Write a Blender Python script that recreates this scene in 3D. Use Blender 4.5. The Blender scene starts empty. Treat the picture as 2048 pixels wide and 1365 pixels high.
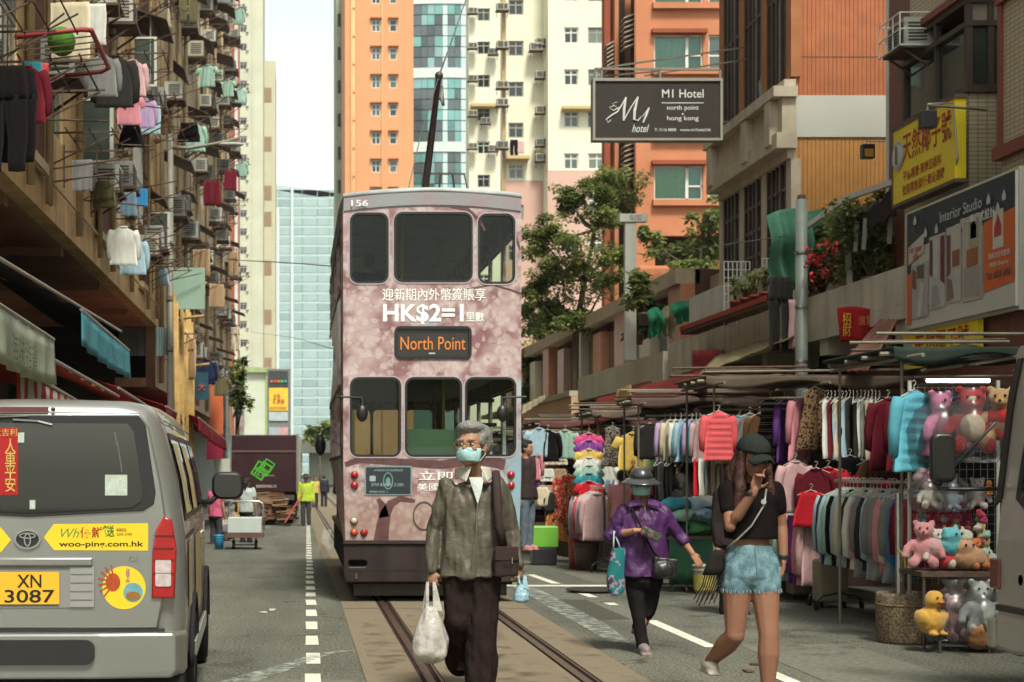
import bpy, bmesh, math, random
from mathutils import Vector, Matrix
from mathutils import noise as mn
from math import sin, cos, pi, radians
V = Vector
SC = bpy.context.scene
COL = SC.collection
rnd = random.Random(7)
# ------------------------------------------------------------------ camera, sky, sun, exposure
F, VX, VY, CH = 3200.0, 595.0, 936.0, 1.5
cam_d = bpy.data.cameras.new('camera'); cam = bpy.data.objects.new('camera', cam_d); COL.objects.link(cam)
cam.location = (0, 0, CH); cam.rotation_euler = (pi / 2, 0, 0)
cam_d.sensor_width = 36; cam_d.lens = F / 2048 * 36
cam_d.shift_x = (1024 - VX) / 2048; cam_d.shift_y = (VY - 682.5) / 2048
cam_d.clip_start = .1; cam_d.clip_end = 4000
cam_d.dof.use_dof = True; cam_d.dof.focus_distance = 10.3; cam_d.dof.aperture_fstop = 5.6
SC.camera = cam
SUN_EL, SUN_AZ = 56, 168          # azimuth the light comes from, clockwise from +Y
w = bpy.data.worlds.new('World'); SC.world = w; w.use_nodes = True
nt = w.node_tree; nt.nodes.clear()
sky = nt.nodes.new('ShaderNodeTexSky'); sky.sky_type = 'NISHITA'; sky.sun_disc = False
sky.sun_elevation = radians(SUN_EL); sky.sun_rotation = radians(SUN_AZ)
sky.air_density = 1.0; sky.dust_density = 1.6; sky.ozone_density = 1.0
hs = nt.nodes.new('ShaderNodeHueSaturation'); hs.inputs['Saturation'].default_value = .25
bg = nt.nodes.new('ShaderNodeBackground'); bg.inputs['Strength'].default_value = .115
wo = nt.nodes.new('ShaderNodeOutputWorld')
wm = nt.nodes.new('ShaderNodeMix'); wm.data_type = 'RGBA'; wm.blend_type = 'MULTIPLY'; wm.inputs['Factor'].default_value = 1; wm.inputs[7].default_value = (.97, 1, .92, 1)
nt.links.new(sky.outputs[0], hs.inputs['Color']); nt.links.new(hs.outputs[0], wm.inputs[6]); nt.links.new(wm.outputs[2], bg.inputs['Color']); nt.links.new(bg.outputs[0], wo.inputs[0])
sun_d = bpy.data.lights.new('sun', 'SUN'); sun_d.energy = 2.2; sun_d.angle = radians(12); sun_d.color = (1, .96, .86)
sun = bpy.data.objects.new('sun', sun_d); COL.objects.link(sun)
_d = V((sin(radians(SUN_AZ)) * cos(radians(SUN_EL)), cos(radians(SUN_AZ)) * cos(radians(SUN_EL)), sin(radians(SUN_EL))))
sun.rotation_euler = _d.to_track_quat('Z', 'Y').to_euler(); sun.location = (0, 0, 60)
SC.view_settings.view_transform = 'Standard'; SC.view_settings.look = 'None'
SC.view_settings.gamma = 1; SC.view_settings.use_curve_mapping = False
SC.view_settings.exposure = 1.15
SC.render.engine = 'CYCLES'
cy = SC.cycles; cy.use_denoising = True; cy.max_bounces = 6; cy.diffuse_bounces = 3; cy.glossy_bounces = 3
cy.transmission_bounces = 4; cy.transparent_max_bounces = 12; cy.caustics_reflective = False; cy.caustics_refractive = False
cy.sample_clamp_indirect = 6; cy.use_adaptive_sampling = True; cy.adaptive_threshold = .02
# ------------------------------------------------------------------ helpers
def P(px, py, Y):
 s = F / Y
 return V(((px - VX) / s, Y, CH - (py - VY) / s))
def gz(Y):
 if Y < 18: return 0.0
 if Y < 34: return -.0155 * (Y - 18)
 if Y < 84: return -.248 - .006 * (Y - 34)
 return -.548
def tag(o, label=None, cat=None, group=None, kind=None):
 if label: o['label'] = label
 if cat: o['category'] = cat
 if group: o['group'] = group
 if kind: o['kind'] = kind
 return o
def empty(name, loc=(0, 0, 0), rz=0, label=None, cat=None, group=None):
 o = bpy.data.objects.new(name, None); COL.objects.link(o)
 o.empty_display_size = .1; o.location = loc; o.rotation_euler = (0, 0, rz)
 return tag(o, label, cat, group)
def inst(name, me, parent=None, loc=(0, 0, 0), rot=(0, 0, 0), scale=(1, 1, 1), mat=None, color=None):
 o = bpy.data.objects.new(name, me); COL.objects.link(o)
 o.parent = parent; o.location = loc; o.rotation_euler = rot
 o.scale = scale if hasattr(scale, '__len__') else (scale,) * 3
 if mat and me.materials:
  o.material_slots[0].link = 'OBJECT'; o.material_slots[0].material = mat
 if color: o.color = (*color, 1)
 return o
def copy_tree(o, parent=None):
 c = o.copy(); COL.objects.link(c); c.parent = parent
 for ch in o.children: copy_tree(ch, c)
 return c
ORD = ['first', 'second', 'third', 'fourth', 'fifth', 'sixth', 'seventh', 'eighth', 'ninth', 'tenth', 'eleventh', 'twelfth',
       'thirteenth', 'fourteenth', 'fifteenth', 'sixteenth', 'seventeenth', 'eighteenth', 'nineteenth', 'twentieth']
ORD += ['twenty-' + x for x in ORD[:9]] + ['thirtieth'] + ['thirty-' + x for x in ORD[:9]]
class MB:
 def __init__(s): s.v = []; s.f = []
 def add(s, vs, fs):
  n = len(s.v); s.v += [tuple(p) for p in vs]; s.f += [tuple(i + n for i in q) for q in fs]; return s
 def box(s, x0, x1, y0, y1, z0, z1):
  return s.add([(x0, y0, z0), (x1, y0, z0), (x1, y1, z0), (x0, y1, z0), (x0, y0, z1), (x1, y0, z1), (x1, y1, z1), (x0, y1, z1)],
                     [(0, 3, 2, 1), (4, 5, 6, 7), (0, 1, 5, 4), (1, 2, 6, 5), (2, 3, 7, 6), (3, 0, 4, 7)])
 def obox(s, c, size, m=None):
  m = m or Matrix.Identity(3); hx, hy, hz = [q / 2 for q in size]; c = V(c)
  t = MB().box(-hx, hx, -hy, hy, -hz, hz)
  return s.add([c + m @ V(p) for p in t.v], t.f)
 def bar(s, p, q, w, h=None):
  p, q = V(p), V(q); d = q - p
  m = d.to_track_quat('Z', 'X').to_matrix() if d.length > 1e-6 else Matrix.Identity(3)
  return s.obox((p + q) / 2, (w, h or w, d.length), m)
 def tube(s, pts, r, n=8, cap=True, closed=False):
  pts = [V(p) for p in pts]; k = len(pts)
  rs = list(r) if hasattr(r, '__len__') else [r] * k
  base = len(s.v); up = None; prev = None
  for i, p in enumerate(pts):
   a = pts[(i - 1) % k] if (i or closed) else p; b = pts[(i + 1) % k] if (i < k - 1 or closed) else p
   t = (b - a)
   t = t.normalized() if t.length > 1e-9 else (prev or V((0, 0, 1)))
   if up is None:
    ref = V((0, 0, 1)) if abs(t.z) < .9 else V((1, 0, 0))
    up = t.cross(ref).normalized()
   else:
    up = (up - t * up.dot(t))
    up = up.normalized() if up.length > 1e-6 else t.orthogonal().normalized()
   sd = t.cross(up); prev = t
   for j in range(n):
    an = 2 * pi * j / n
    s.v.append(tuple(p + (up * cos(an) + sd * sin(an)) * rs[i]))
  for i in range(k - (0 if closed else 1)):
   for j in range(n):
    a = base + i * n + j; b = base + i * n + (j + 1) % n
    i2 = (i + 1) % k
    s.f.append((a, b, base + i2 * n + (j + 1) % n, base + i2 * n + j))
  if cap and not closed:
   s.f.append(tuple(base + j for j in range(n))[::-1]); s.f.append(tuple(base + (k - 1) * n + j for j in range(n)))
  return s
 def loft(s, rings, cap=True):
  n = len(rings[0]); base = len(s.v)
  for r in rings: s.v += [tuple(p) for p in r]
  for i in range(len(rings) - 1):
   for j in range(n):
    a = base + i * n + j; b = base + i * n + (j + 1) % n
    s.f.append((a, b, b + n, a + n))
  if cap:
   s.f.append(tuple(base + j for j in range(n))[::-1]); s.f.append(tuple(base + (len(rings) - 1) * n + j for j in range(n)))
  return s
 def lathe(s, prof, n=20, c=(0, 0, 0), cap=True):
  c = V(c)
  return s.loft([[c + V((r * cos(2 * pi * j / n), r * sin(2 * pi * j / n), z)) for j in range(n)] for r, z in prof], cap)
 def ell(s, c, r, nu=14, nv=9, m=None):
  c = V(c); r = r if hasattr(r, '__len__') else (r, r, r); m = m or Matrix.Identity(3)
  rings = []
  for i in range(nv + 1):
   a = -pi / 2 + pi * min(max(i / nv, .02), .98)
   rings.append([c + m @ V((r[0] * cos(a) * cos(2 * pi * j / nu), r[1] * cos(a) * sin(2 * pi * j / nu), r[2] * sin(a))) for j in range(nu)])
  return s.loft(rings)
 def prism(s, poly, axis, a, b):
  n = len(poly)
  def mk(p, t): return {'x': (t, p[0], p[1]), 'y': (p[0], t, p[1]), 'z': (p[0], p[1], t)}[axis]
  vs = [mk(p, a) for p in poly] + [mk(p, b) for p in poly]
  fs = [tuple(range(n))[::-1], tuple(range(n, 2 * n))] + [(i, (i + 1) % n, n + (i + 1) % n, n + i) for i in range(n)]
  return s.add(vs, fs)
 def grid(s, fn, nu, nv):
  vs = [fn(i / nu, j / nv) for j in range(nv + 1) for i in range(nu + 1)]
  return s.add(vs, [(j * (nu + 1) + i, j * (nu + 1) + i + 1, (j + 1) * (nu + 1) + i + 1, (j + 1) * (nu + 1) + i) for j in range(nv) for i in range(nu)])
 def quad(s, a, b, c, d): return s.add([a, b, c, d], [(0, 1, 2, 3)])
 def xf(s, m): s.v = [tuple(m @ V(p)) for p in s.v]; return s
 def mesh(s, name, mat=None, smooth=False):
  me = bpy.data.meshes.new(name); me.from_pydata(s.v, [], s.f); me.update()
  bm = bmesh.new(); bm.from_mesh(me); bmesh.ops.recalc_face_normals(bm, faces=bm.faces); bm.to_mesh(me); bm.free()
  if mat: me.materials.append(mat)
  if smooth: me.shade_smooth() if smooth is True else (me.shade_smooth(), None)
  return me
 def build(s, name, mat=None, parent=None, smooth=False, color=None, bevel=0, loc=None, solid=0, sub=0):
  o = bpy.data.objects.new(name, s.mesh(name, mat, smooth)); COL.objects.link(o); o.parent = parent
  if color: o.color = (*color, 1)
  if loc is not None: o.location = loc
  if solid:
   md = o.modifiers.new('thick', 'SOLIDIFY'); md.thickness = solid; md.offset = 0
  if bevel:
   md = o.modifiers.new('bevel', 'BEVEL'); md.width = bevel; md.segments = 2; md.limit_method = 'ANGLE'; md.angle_limit = radians(40)
  if sub:
   md = o.modifiers.new('sub', 'SUBSURF'); md.levels = sub; md.render_levels = sub
  return o
def smooth_angle(me, deg=40):
 me.shade_smooth()
 try: me.set_sharp_from_angle(angle=radians(deg))
 except Exception: pass
TMP = bpy.data.scenes.new('workbench')      # small scene for evaluating one object at a time; removed at the end
def evaluated(o):
 TMP.collection.objects.link(o)
 vl = TMP.view_layers[0]; vl.update(); dg = vl.depsgraph; dg.update()
 me = bpy.data.meshes.new_from_object(o.evaluated_get(dg))
 TMP.collection.objects.unlink(o)
 return me
def bake(o):
 """replace an object's mesh by its evaluated (modifiers applied) mesh"""
 mats = list(o.data.materials); COL.objects.unlink(o); me = evaluated(o); COL.objects.link(o)
 o.modifiers.clear(); o.data = me
 if not me.materials:
  for m in mats: me.materials.append(m)
 return o
def remesh(mb, name, voxel, mat, parent, smooth_it=3, color=None, disp=None):
 """fuse overlapping closed shapes into one continuous skin"""
 o = mb.build(name, mat, parent, True, color)
 pm = o.parent; o.parent = None
 md = o.modifiers.new('r', 'REMESH'); md.mode = 'VOXEL'; md.voxel_size = voxel; md.use_smooth_shade = True
 if smooth_it:
  md = o.modifiers.new('s', 'SMOOTH'); md.iterations = smooth_it; md.factor = .5
 bake(o); o.parent = pm
 if disp:
  nv = len(o.data.vertices); co = [0.0] * (nv * 3); no = [0.0] * (nv * 3)
  o.data.vertices.foreach_get('co', co); o.data.vertices.foreach_get('normal', no)
  for i in range(0, nv * 3, 3):
   d = disp(V(co[i:i + 3])); co[i] += no[i] * d; co[i + 1] += no[i + 1] * d; co[i + 2] += no[i + 2] * d
  o.data.vertices.foreach_set('co', co); o.data.update()
 o.data.shade_smooth()
 return o
def rrect(x0, x1, z0, z1, r, n=5):
 out = []
 for cx, cz, a0 in ((x1 - r, z1 - r, 0), (x0 + r, z1 - r, 90), (x0 + r, z0 + r, 180), (x1 - r, z0 + r, 270)):
  for i in range(n + 1):
   a = radians(a0 + 90 * i / n); out.append((cx + r * cos(a), cz + r * sin(a)))
 return out
def ellipse(cx, cz, rx, rz, n=28): return [(cx + rx * cos(2 * pi * i / n), cz + rz * sin(2 * pi * i / n)) for i in range(n)]
_tmpn = 0
def panel(outline, holes, thick, name, mat, parent=None, m=None, color=None, bevel=0):
 """flat sheet with holes, outline in (x, z), thickness along +y"""
 cu = bpy.data.curves.new('c', 'CURVE'); cu.dimensions = '2D'; cu.fill_mode = 'BOTH'; cu.extrude = thick / 2
 if bevel: cu.bevel_depth = bevel; cu.bevel_resolution = 1; cu.extrude = max(thick / 2 - bevel, .0005); cu.offset = -bevel
 for poly in [outline] + list(holes):
  sp = cu.splines.new('POLY'); sp.points.add(len(poly) - 1); sp.use_cyclic_u = True
  for pt, q in zip(sp.points, poly): pt.co = (q[0], q[1], 0, 1)
 to = bpy.data.objects.new('t', cu); me = evaluated(to)
 bpy.data.objects.remove(to); bpy.data.curves.remove(cu)
 me.transform(Matrix(((1, 0, 0, 0), (0, 0, -1, thick / 2), (0, 1, 0, 0), (0, 0, 0, 1))))
 me.name = name; me.materials.clear(); me.materials.append(mat)
 o = bpy.data.objects.new(name, me); COL.objects.link(o); o.parent = parent
 if m: me.transform(m)
 if color: o.color = (*color, 1)
 return o
def text(body, name, mat, parent, o, u, v, width=None, height=None, bold=0, extrude=.002, color=None, align='L', shear=0, spacing=1, vertical=False):
 """lettering: origin o (lower left of its box), directions u and v, fitted to width x height"""
 if vertical: body = '\n'.join(body)
 cu = bpy.data.curves.new('t', 'FONT'); cu.body = body; cu.size = 1; cu.offset = bold; cu.shear = shear; cu.space_character = spacing
 cu.resolution_u = 3; cu.fill_mode = 'FRONT'
 if vertical: cu.align_x = 'CENTER'; cu.space_line = .8
 to = bpy.data.objects.new('t', cu); me = evaluated(to)
 bpy.data.objects.remove(to); bpy.data.curves.remove(cu)
 xs = [q.co.x for q in me.vertices]; ys = [q.co.y for q in me.vertices]
 if not xs: xs = [0, 1]; ys = [0, 1]
 x0, x1, y0, y1 = min(xs), max(xs), min(ys), max(ys)
 w0, h0 = max(x1 - x0, 1e-4), max(y1 - y0, 1e-4)
 if width is None: kx = ky = height / h0
 elif height is None: kx = ky = width / w0
 else: kx, ky = width / w0, height / h0
 u = V(u).normalized(); v = V(v).normalized(); nn = u.cross(v)
 o = V(o)
 for q in me.vertices: q.co = o + u * (q.co.x - x0) * kx + v * (q.co.y - y0) * ky + nn * extrude
 me.update(); me.name = name; me.materials.clear(); me.materials.append(mat)
 ob = bpy.data.objects.new(name, me); COL.objects.link(ob); ob.parent = parent
 if color: ob.color = (*color, 1)
 return ob
# ------------------------------------------------------------------ materials
MATS = {}
def mat(name, col=(.5, .5, .5), rough=.6, metal=0, var=.15, scale=3.0, bump=0, bscale=40, objcol=False, streak=0, streakcol=(.08, .06, .05),
  emit=0, alpha=1, spec=None, coat=0, col2=None, sscale=2.0, sheen=0):
 if name in MATS: return MATS[name]
 m = bpy.data.materials.new(name); MATS[name] = m; m.use_nodes = True
 n = m.node_tree.nodes; L = m.node_tree.links; b = n['Principled BSDF']
 if spec is None: spec = .5 if rough < .45 else .3 if rough < .65 else .1
 b.inputs['Roughness'].default_value = rough; b.inputs['Metallic'].default_value = metal
 b.inputs['Specular IOR Level'].default_value = spec; b.inputs['Coat Weight'].default_value = coat
 if sheen: b.inputs['Sheen Weight'].default_value = sheen
 geo = n.new('ShaderNodeNewGeometry')
 if objcol:
  oi = n.new('ShaderNodeObjectInfo'); src = oi.outputs['Color']
 else:
  rgb = n.new('ShaderNodeRGB'); rgb.outputs[0].default_value = (*col, 1); src = rgb.outputs[0]
 tc = n.new('ShaderNodeTexCoord')
 if var or col2:
  no = n.new('ShaderNodeTexNoise'); no.inputs['Scale'].default_value = scale; no.inputs['Detail'].default_value = 5; no.inputs['Roughness'].default_value = .6
  L.new(geo.outputs['Position'], no.inputs['Vector'])
  if col2:
   rp = n.new('ShaderNodeValToRGB'); rp.color_ramp.elements[0].position = .42; rp.color_ramp.elements[1].position = .62
   L.new(no.outputs['Fac'], rp.inputs[0])
   mx = n.new('ShaderNodeMix'); mx.data_type = 'RGBA'; L.new(rp.outputs[0], mx.inputs['Factor']); L.new(src, mx.inputs[6]); mx.inputs[7].default_value = (*col2, 1)
   src = mx.outputs[2]
  mr = n.new('ShaderNodeMapRange'); mr.inputs['From Min'].default_value = .25; mr.inputs['From Max'].default_value = .75
  mr.inputs['To Min'].default_value = 1 - var; mr.inputs['To Max'].default_value = 1 + var
  L.new(no.outputs['Fac'], mr.inputs['Value'])
  mul = n.new('ShaderNodeVectorMath'); mul.operation = 'SCALE'; L.new(src, mul.inputs[0]); L.new(mr.outputs[0], mul.inputs['Scale']); src = mul.outputs[0]
 if streak:
  mp = n.new('ShaderNodeMapping'); mp.inputs['Scale'].default_value = (sscale, sscale, sscale * .08); L.new(geo.outputs['Position'], mp.inputs['Vector'])
  n2 = n.new('ShaderNodeTexNoise'); n2.inputs['Scale'].default_value = 1.6; n2.inputs['Detail'].default_value = 6; n2.inputs['Roughness'].default_value = .65; L.new(mp.outputs[0], n2.inputs['Vector'])
  mr2 = n.new('ShaderNodeMapRange'); mr2.inputs['From Min'].default_value = .48; mr2.inputs['From Max'].default_value = .75; mr2.inputs['To Max'].default_value = streak; L.new(n2.outputs['Fac'], mr2.inputs['Value'])
  m2 = n.new('ShaderNodeMix'); m2.data_type = 'RGBA'; L.new(mr2.outputs[0], m2.inputs['Factor']); L.new(src, m2.inputs[6]); m2.inputs[7].default_value = (*streakcol, 1); src = m2.outputs[2]
 L.new(src, b.inputs['Base Color'])
 if bump:
  nb = n.new('ShaderNodeTexNoise'); nb.inputs['Scale'].default_value = bscale; nb.inputs['Detail'].default_value = 4
  L.new(tc.outputs['Object'], nb.inputs['Vector'])
  bp = n.new('ShaderNodeBump'); bp.inputs['Strength'].default_value = bump; bp.inputs['Distance'].default_value = .02; L.new(nb.outputs['Fac'], bp.inputs['Height']); L.new(bp.outputs[0], b.inputs['Normal'])
 if emit:
  L.new(src, b.inputs['Emission Color']); b.inputs['Emission Strength'].default_value = emit
 if alpha < 1: b.inputs['Alpha'].default_value = alpha
 return m
def glass(name, tint=(.75, .85, .82), gloss_rough=.02, reflect=1.0, opaque=0.0, dark=(.02, .025, .02)):
 if name in MATS: return MATS[name]
 m = bpy.data.materials.new(name); MATS[name] = m; m.use_nodes = True
 n = m.node_tree.nodes; L = m.node_tree.links; n.clear()
 tr = n.new('ShaderNodeBsdfTransparent'); tr.inputs[0].default_value = (*tint, 1)
 df = n.new('ShaderNodeBsdfDiffuse'); df.inputs[0].default_value = (*dark, 1)
 m0 = n.new('ShaderNodeMixShader'); m0.inputs[0].default_value = opaque; L.new(tr.outputs[0], m0.inputs[1]); L.new(df.outputs[0], m0.inputs[2])
 gl = n.new('ShaderNodeBsdfGlossy'); gl.inputs['Roughness'].default_value = gloss_rough
 fr = n.new('ShaderNodeFresnel'); fr.inputs[0].default_value = 1.5
 mu = n.new('ShaderNodeMath'); mu.operation = 'MULTIPLY'; mu.inputs[1].default_value = reflect; mu.use_clamp = True; L.new(fr.outputs[0], mu.inputs[0])
 mx = n.new('ShaderNodeMixShader'); L.new(mu.outputs[0], mx.inputs[0]); L.new(m0.outputs[0], mx.inputs[1]); L.new(gl.outputs[0], mx.inputs[2])
 o = n.new('ShaderNodeOutputMaterial'); L.new(mx.outputs[0], o.inputs[0])
 return m
def translucent(m, f):
 """let light through thin cloth or leaves"""
 n, L, b = nodes_of(m); o = n['Material Output']; t = n.new('ShaderNodeBsdfTranslucent'); mx = n.new('ShaderNodeMixShader'); mx.inputs[0].default_value = f
 L.new(b.inputs['Base Color'].links[0].from_socket, t.inputs[0]); L.new(b.outputs[0], mx.inputs[1]); L.new(t.outputs[0], mx.inputs[2]); L.new(mx.outputs[0], o.inputs[0]); return m
def nodes_of(m): return m.node_tree.nodes, m.node_tree.links, m.node_tree.nodes['Principled BSDF']
CLOTH = mat('cloth', objcol=True, rough=.85, var=.12, scale=9, bump=.25, bscale=60, spec=.03)
PAINT = mat('paint', objcol=True, rough=.45, var=.08, scale=4)
PLAST = mat('plastic', objcol=True, rough=.35, var=.05, scale=6)
MATTE = mat('matte', objcol=True, rough=.8, var=.15, scale=3)
STEEL = mat('steel', (.42, .42, .38), .35, .9, .2, 8)
DSTEEL = mat('dark_steel', (.10, .09, .08), .5, .5, .2, 8)
RUST = mat('rusty_iron', (.11, .075, .055), .75, .2, .35, 12)
CHROME = mat('chrome', (.7, .7, .68), .12, 1, .05, 4)
RUBBER = mat('rubber', (.022, .02, .02), .8, 0, .2, 10, bump=.2)
BLACK = mat('black_plastic', (.018, .016, .016), .4, 0, .1, 8)
LETTER = mat('lettering', objcol=True, rough=.6, var=0)
GLASS = glass('clear_glass')
TINT = glass('dark_glass', (.10, .13, .11), .03, 1.6, .55, (.03, .032, .026))
# ------------------------------------------------------------------ ground
def asphalt():
 m = mat('asphalt', (.118, .117, .093), .85, 0, .16, .7)
 n, L, b = nodes_of(m); src = b.inputs['Base Color'].links[0].from_socket
 geo = n.new('ShaderNodeNewGeometry')
 a = n.new('ShaderNodeTexNoise'); a.inputs['Scale'].default_value = 42; a.inputs['Detail'].default_value = 3; L.new(geo.outputs['Position'], a.inputs['Vector'])
 r = n.new('ShaderNodeMapRange'); r.inputs['From Min'].default_value = .36; r.inputs['From Max'].default_value = .64; r.inputs['To Min'].default_value = .5; r.inputs['To Max'].default_value = 1.55; L.new(a.outputs['Fac'], r.inputs['Value'])
 sc = n.new('ShaderNodeVectorMath'); sc.operation = 'SCALE'; L.new(src, sc.inputs[0]); L.new(r.outputs[0], sc.inputs['Scale'])
 # worn wheel tracks and stains with their own shape
 mp = n.new('ShaderNodeMapping'); mp.inputs['Scale'].default_value = (1.1, .12, 1); L.new(geo.outputs['Position'], mp.inputs['Vector'])
 s = n.new('ShaderNodeTexNoise'); s.inputs['Scale'].default_value = 1.3; s.inputs['Detail'].default_value = 6; L.new(mp.outputs[0], s.inputs['Vector'])
 r2 = n.new('ShaderNodeMapRange'); r2.inputs['From Min'].default_value = .35; r2.inputs['From Max'].default_value = .7; r2.inputs['To Min'].default_value = .8; r2.inputs['To Max'].default_value = 1.25; L.new(s.outputs['Fac'], r2.inputs['Value'])
 s2 = n.new('ShaderNodeVectorMath'); s2.operation = 'SCALE'; L.new(sc.outputs[0], s2.inputs[0]); L.new(r2.outputs[0], s2.inputs['Scale'])
 # cracks
 vo = n.new('ShaderNodeTexVoronoi'); vo.feature = 'DISTANCE_TO_EDGE'; vo.inputs['Scale'].default_value = .33
 nz = n.new('ShaderNodeTexNoise'); nz.inputs['Scale'].default_value = 1.5; L.new(geo.outputs['Position'], nz.inputs['Vector'])
 ad = n.new('ShaderNodeVectorMath'); ad.operation = 'ADD'; L.new(geo.outputs['Position'], ad.inputs[0]); L.new(nz.outputs['Color'], ad.inputs[1]); L.new(ad.outputs[0], vo.inputs['Vector'])
 lt = n.new('ShaderNodeMapRange'); lt.inputs['From Max'].default_value = .006; lt.inputs['To Min'].default_value = .45; lt.inputs['To Max'].default_value = 1; L.new(vo.outputs['Distance'], lt.inputs['Value'])
 s3 = n.new('ShaderNodeVectorMath'); s3.operation = 'SCALE'; L.new(s2.outputs[0], s3.inputs[0]); L.new(lt.outputs[0], s3.inputs['Scale'])
 L.new(s3.outputs[0], b.inputs['Base Color'])
 bp = n.new('ShaderNodeBump'); bp.inputs['Strength'].default_value = .5; bp.inputs['Distance'].default_value = .006; L.new(a.outputs['Fac'], bp.inputs['Height']); L.new(bp.outputs[0], b.inputs['Normal'])
 return m
ASPH = asphalt()
CONC = mat('track_concrete', (.215, .18, .125), .85, 0, .25, 1.3, bump=.35, bscale=90, col2=(.17, .135, .09))
PAVE = mat('pavement', (.2, .18, .15), .85, 0, .2, 2)
WHITE = mat('road_paint', (.62, .61, .5), .7, 0, .22, 5, bump=.2)
BREAKS = [-40, 18, 34, 84, 420]
def strip(mb, x0, x1, y0, y1, dz, slope=0):
 """flat sheet on the road, following its dip"""
 ys = [y0] + [q for q in BREAKS if y0 < q < y1] + [y1]
 for a, b in zip(ys, ys[1:]):
  mb.quad((x0 + slope * (a - y0), a, gz(a) + dz), (x1 + slope * (a - y0), a, gz(a) + dz), (x1 + slope * (b - y0), b, gz(b) + dz), (x0 + slope * (b - y0), b, gz(b) + dz))
 return mb
road = tag(strip(MB(), -400, 500, -40, 900, 0).build('road', ASPH), kind='structure')
bed = empty('track_bed'); tag(bed, kind='structure')
XL, XR, RA, RB = .48, 2.465, .955, 2.045
y = -4.0; k = 0
while y < 120:
 ln = 3.0 if y < 40 else 12
 for (a, b) in ((XL, RA - .085), (RA + .075, RB - .075), (RB + .085, XR)):
  strip(MB(), a, b, y + .012, y + ln - .012, .006 + .0015 * ((k * 7) % 3)).build('slab', CONC, bed)
 y += ln; k += 1
for x in (RA, RB):
 strip(MB(), x - .085, x + .085, -4, 120, .001).build('groove', mat('groove_dark', (.035, .024, .02), .9, 0, .3, 6), bed)  # flat dark strip beneath and beside the rail
 o = MB()
 for (a, b) in ((x - .052, x + .008), (x + .045, x + .065)):
  strip(o, a, b, -4, 120, .012)
 tag(o.build('rail', mat('rail_steel', (.16, .10, .065), .38, .7, .3, 5)), 'left steel tram rail sunk in the concrete bed' if x == RA else 'right steel tram rail sunk in the concrete bed', 'rail', 'tram rails')
# painted marks: short dashes left of the track, lane dashes at right, stop line
def mark(x0, x1, y0, y1, dx=0):
 j = lambda: rnd.uniform(-.006, .006)
 return MB().add([(x0 + j(), y0 + j(), gz(y0) + .004), (x1 + j(), y0 + j(), gz(y0) + .004), (x1 + dx + j(), y1 + j(), gz(y1) + .004), (x0 + dx + j(), y1 + j(), gz(y1) + .004)], [(0, 1, 2, 3)])
marks = empty('road_marking'); tag(marks, kind='structure')
y = 9.6; st = 1.31
while y < 60:
 x = .117 + .0057 * (y - 11.7)
 mark(x - .055, x + .055, y, y + .72).build('dash', WHITE, marks); y += st
for i, y in enumerate([9.4, 13.35, 17.45, 21.4, 25.4, 29.4, 33.5]):
 mark(3.40, 3.52, y, y + 2.35).build('lane_dash', WHITE, marks)
mark(2.62, 5.6, 20.75, 21.1).build('stop_line', WHITE, marks)
MB().lathe([(.33, 0), (.33, .012), (.28, .014), (.28, .009), (.0, .009)], 28, (3.62, 19.6, .003)).build('manhole_cover', mat('cast_iron', (.05, .045, .04), .6, .5, .3, 20))
tag(COL.objects['manhole_cover'], 'round dark manhole cover in the road near the stop line', 'manhole')
for nm, (a, b) in (('pavement_left', (-60, -2.95)), ('pavement_right', (6.35, 60))):
 o = MB(); ys = [-30, 18, 34, 84, 300]
 for p, q in zip(ys, ys[1:]):
  o.add([(a, p, gz(p) - .1), (b, p, gz(p) - .1), (b, q, gz(q) - .1), (a, q, gz(q) - .1), (a, p, gz(p) + .13), (b, p, gz(p) + .13), (b, q, gz(q) + .13), (a, q, gz(q) + .13)],
              [(4, 5, 6, 7), (0, 1, 5, 4), (1, 2, 6, 5), (3, 0, 4, 7)])
 tag(o.build(nm, PAVE), kind='structure')
FADE = mat('faded_paint', (.40, .43, .38), .8, 0, .2, 6)
n_, L_, b_ = nodes_of(FADE); g_ = n_.new('ShaderNodeNewGeometry'); z_ = n_.new('ShaderNodeTexNoise'); z_.inputs['Scale'].default_value = 9; z_.inputs['Detail'].default_value = 6; L_.new(g_.outputs['Position'], z_.inputs['Vector'])
m_ = n_.new('ShaderNodeMapRange'); m_.inputs['From Min'].default_value = .38; m_.inputs['From Max'].default_value = .68; m_.inputs['To Max'].default_value = .75; L_.new(z_.outputs['Fac'], m_.inputs['Value']); L_.new(m_.outputs[0], b_.inputs['Alpha'])
def smear(pts, w, nm):
 mb = MB(); q = []
 for (px, py), ww in zip(pts, w):
  Y = 4800 / (py - VY); x = (px - VX) * Y / F; q += [(x - ww, Y, .0045), (x + ww, Y + ww * .4, .0045)]
 mb.add(q, [(2 * i, 2 * i + 1, 2 * i + 3, 2 * i + 2) for i in range(len(pts) - 1)]); return mb.build(nm, FADE, marks)
smear([(455, 1372), (540, 1345), (600, 1325), (650, 1308), (705, 1302)], [.14, .12, .08, .08, .07], 'faded_arrow')
smear([(1010, 1160), (1070, 1186), (1130, 1220), (1190, 1252), (1245, 1288)], [.10, .13, .14, .13, .08], 'faded_line')
smear([(655, 1060), (650, 1085), (668, 1110)], [.10, .08, .05], 'faded_line')
DARKA = mat('asphalt_patch', (.075, .073, .058), .85, 0, .3, 22, bump=.4, bscale=60); PALEA = mat('asphalt_pale', (.15, .148, .118), .85, 0, .3, 18, bump=.4, bscale=60)
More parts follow.
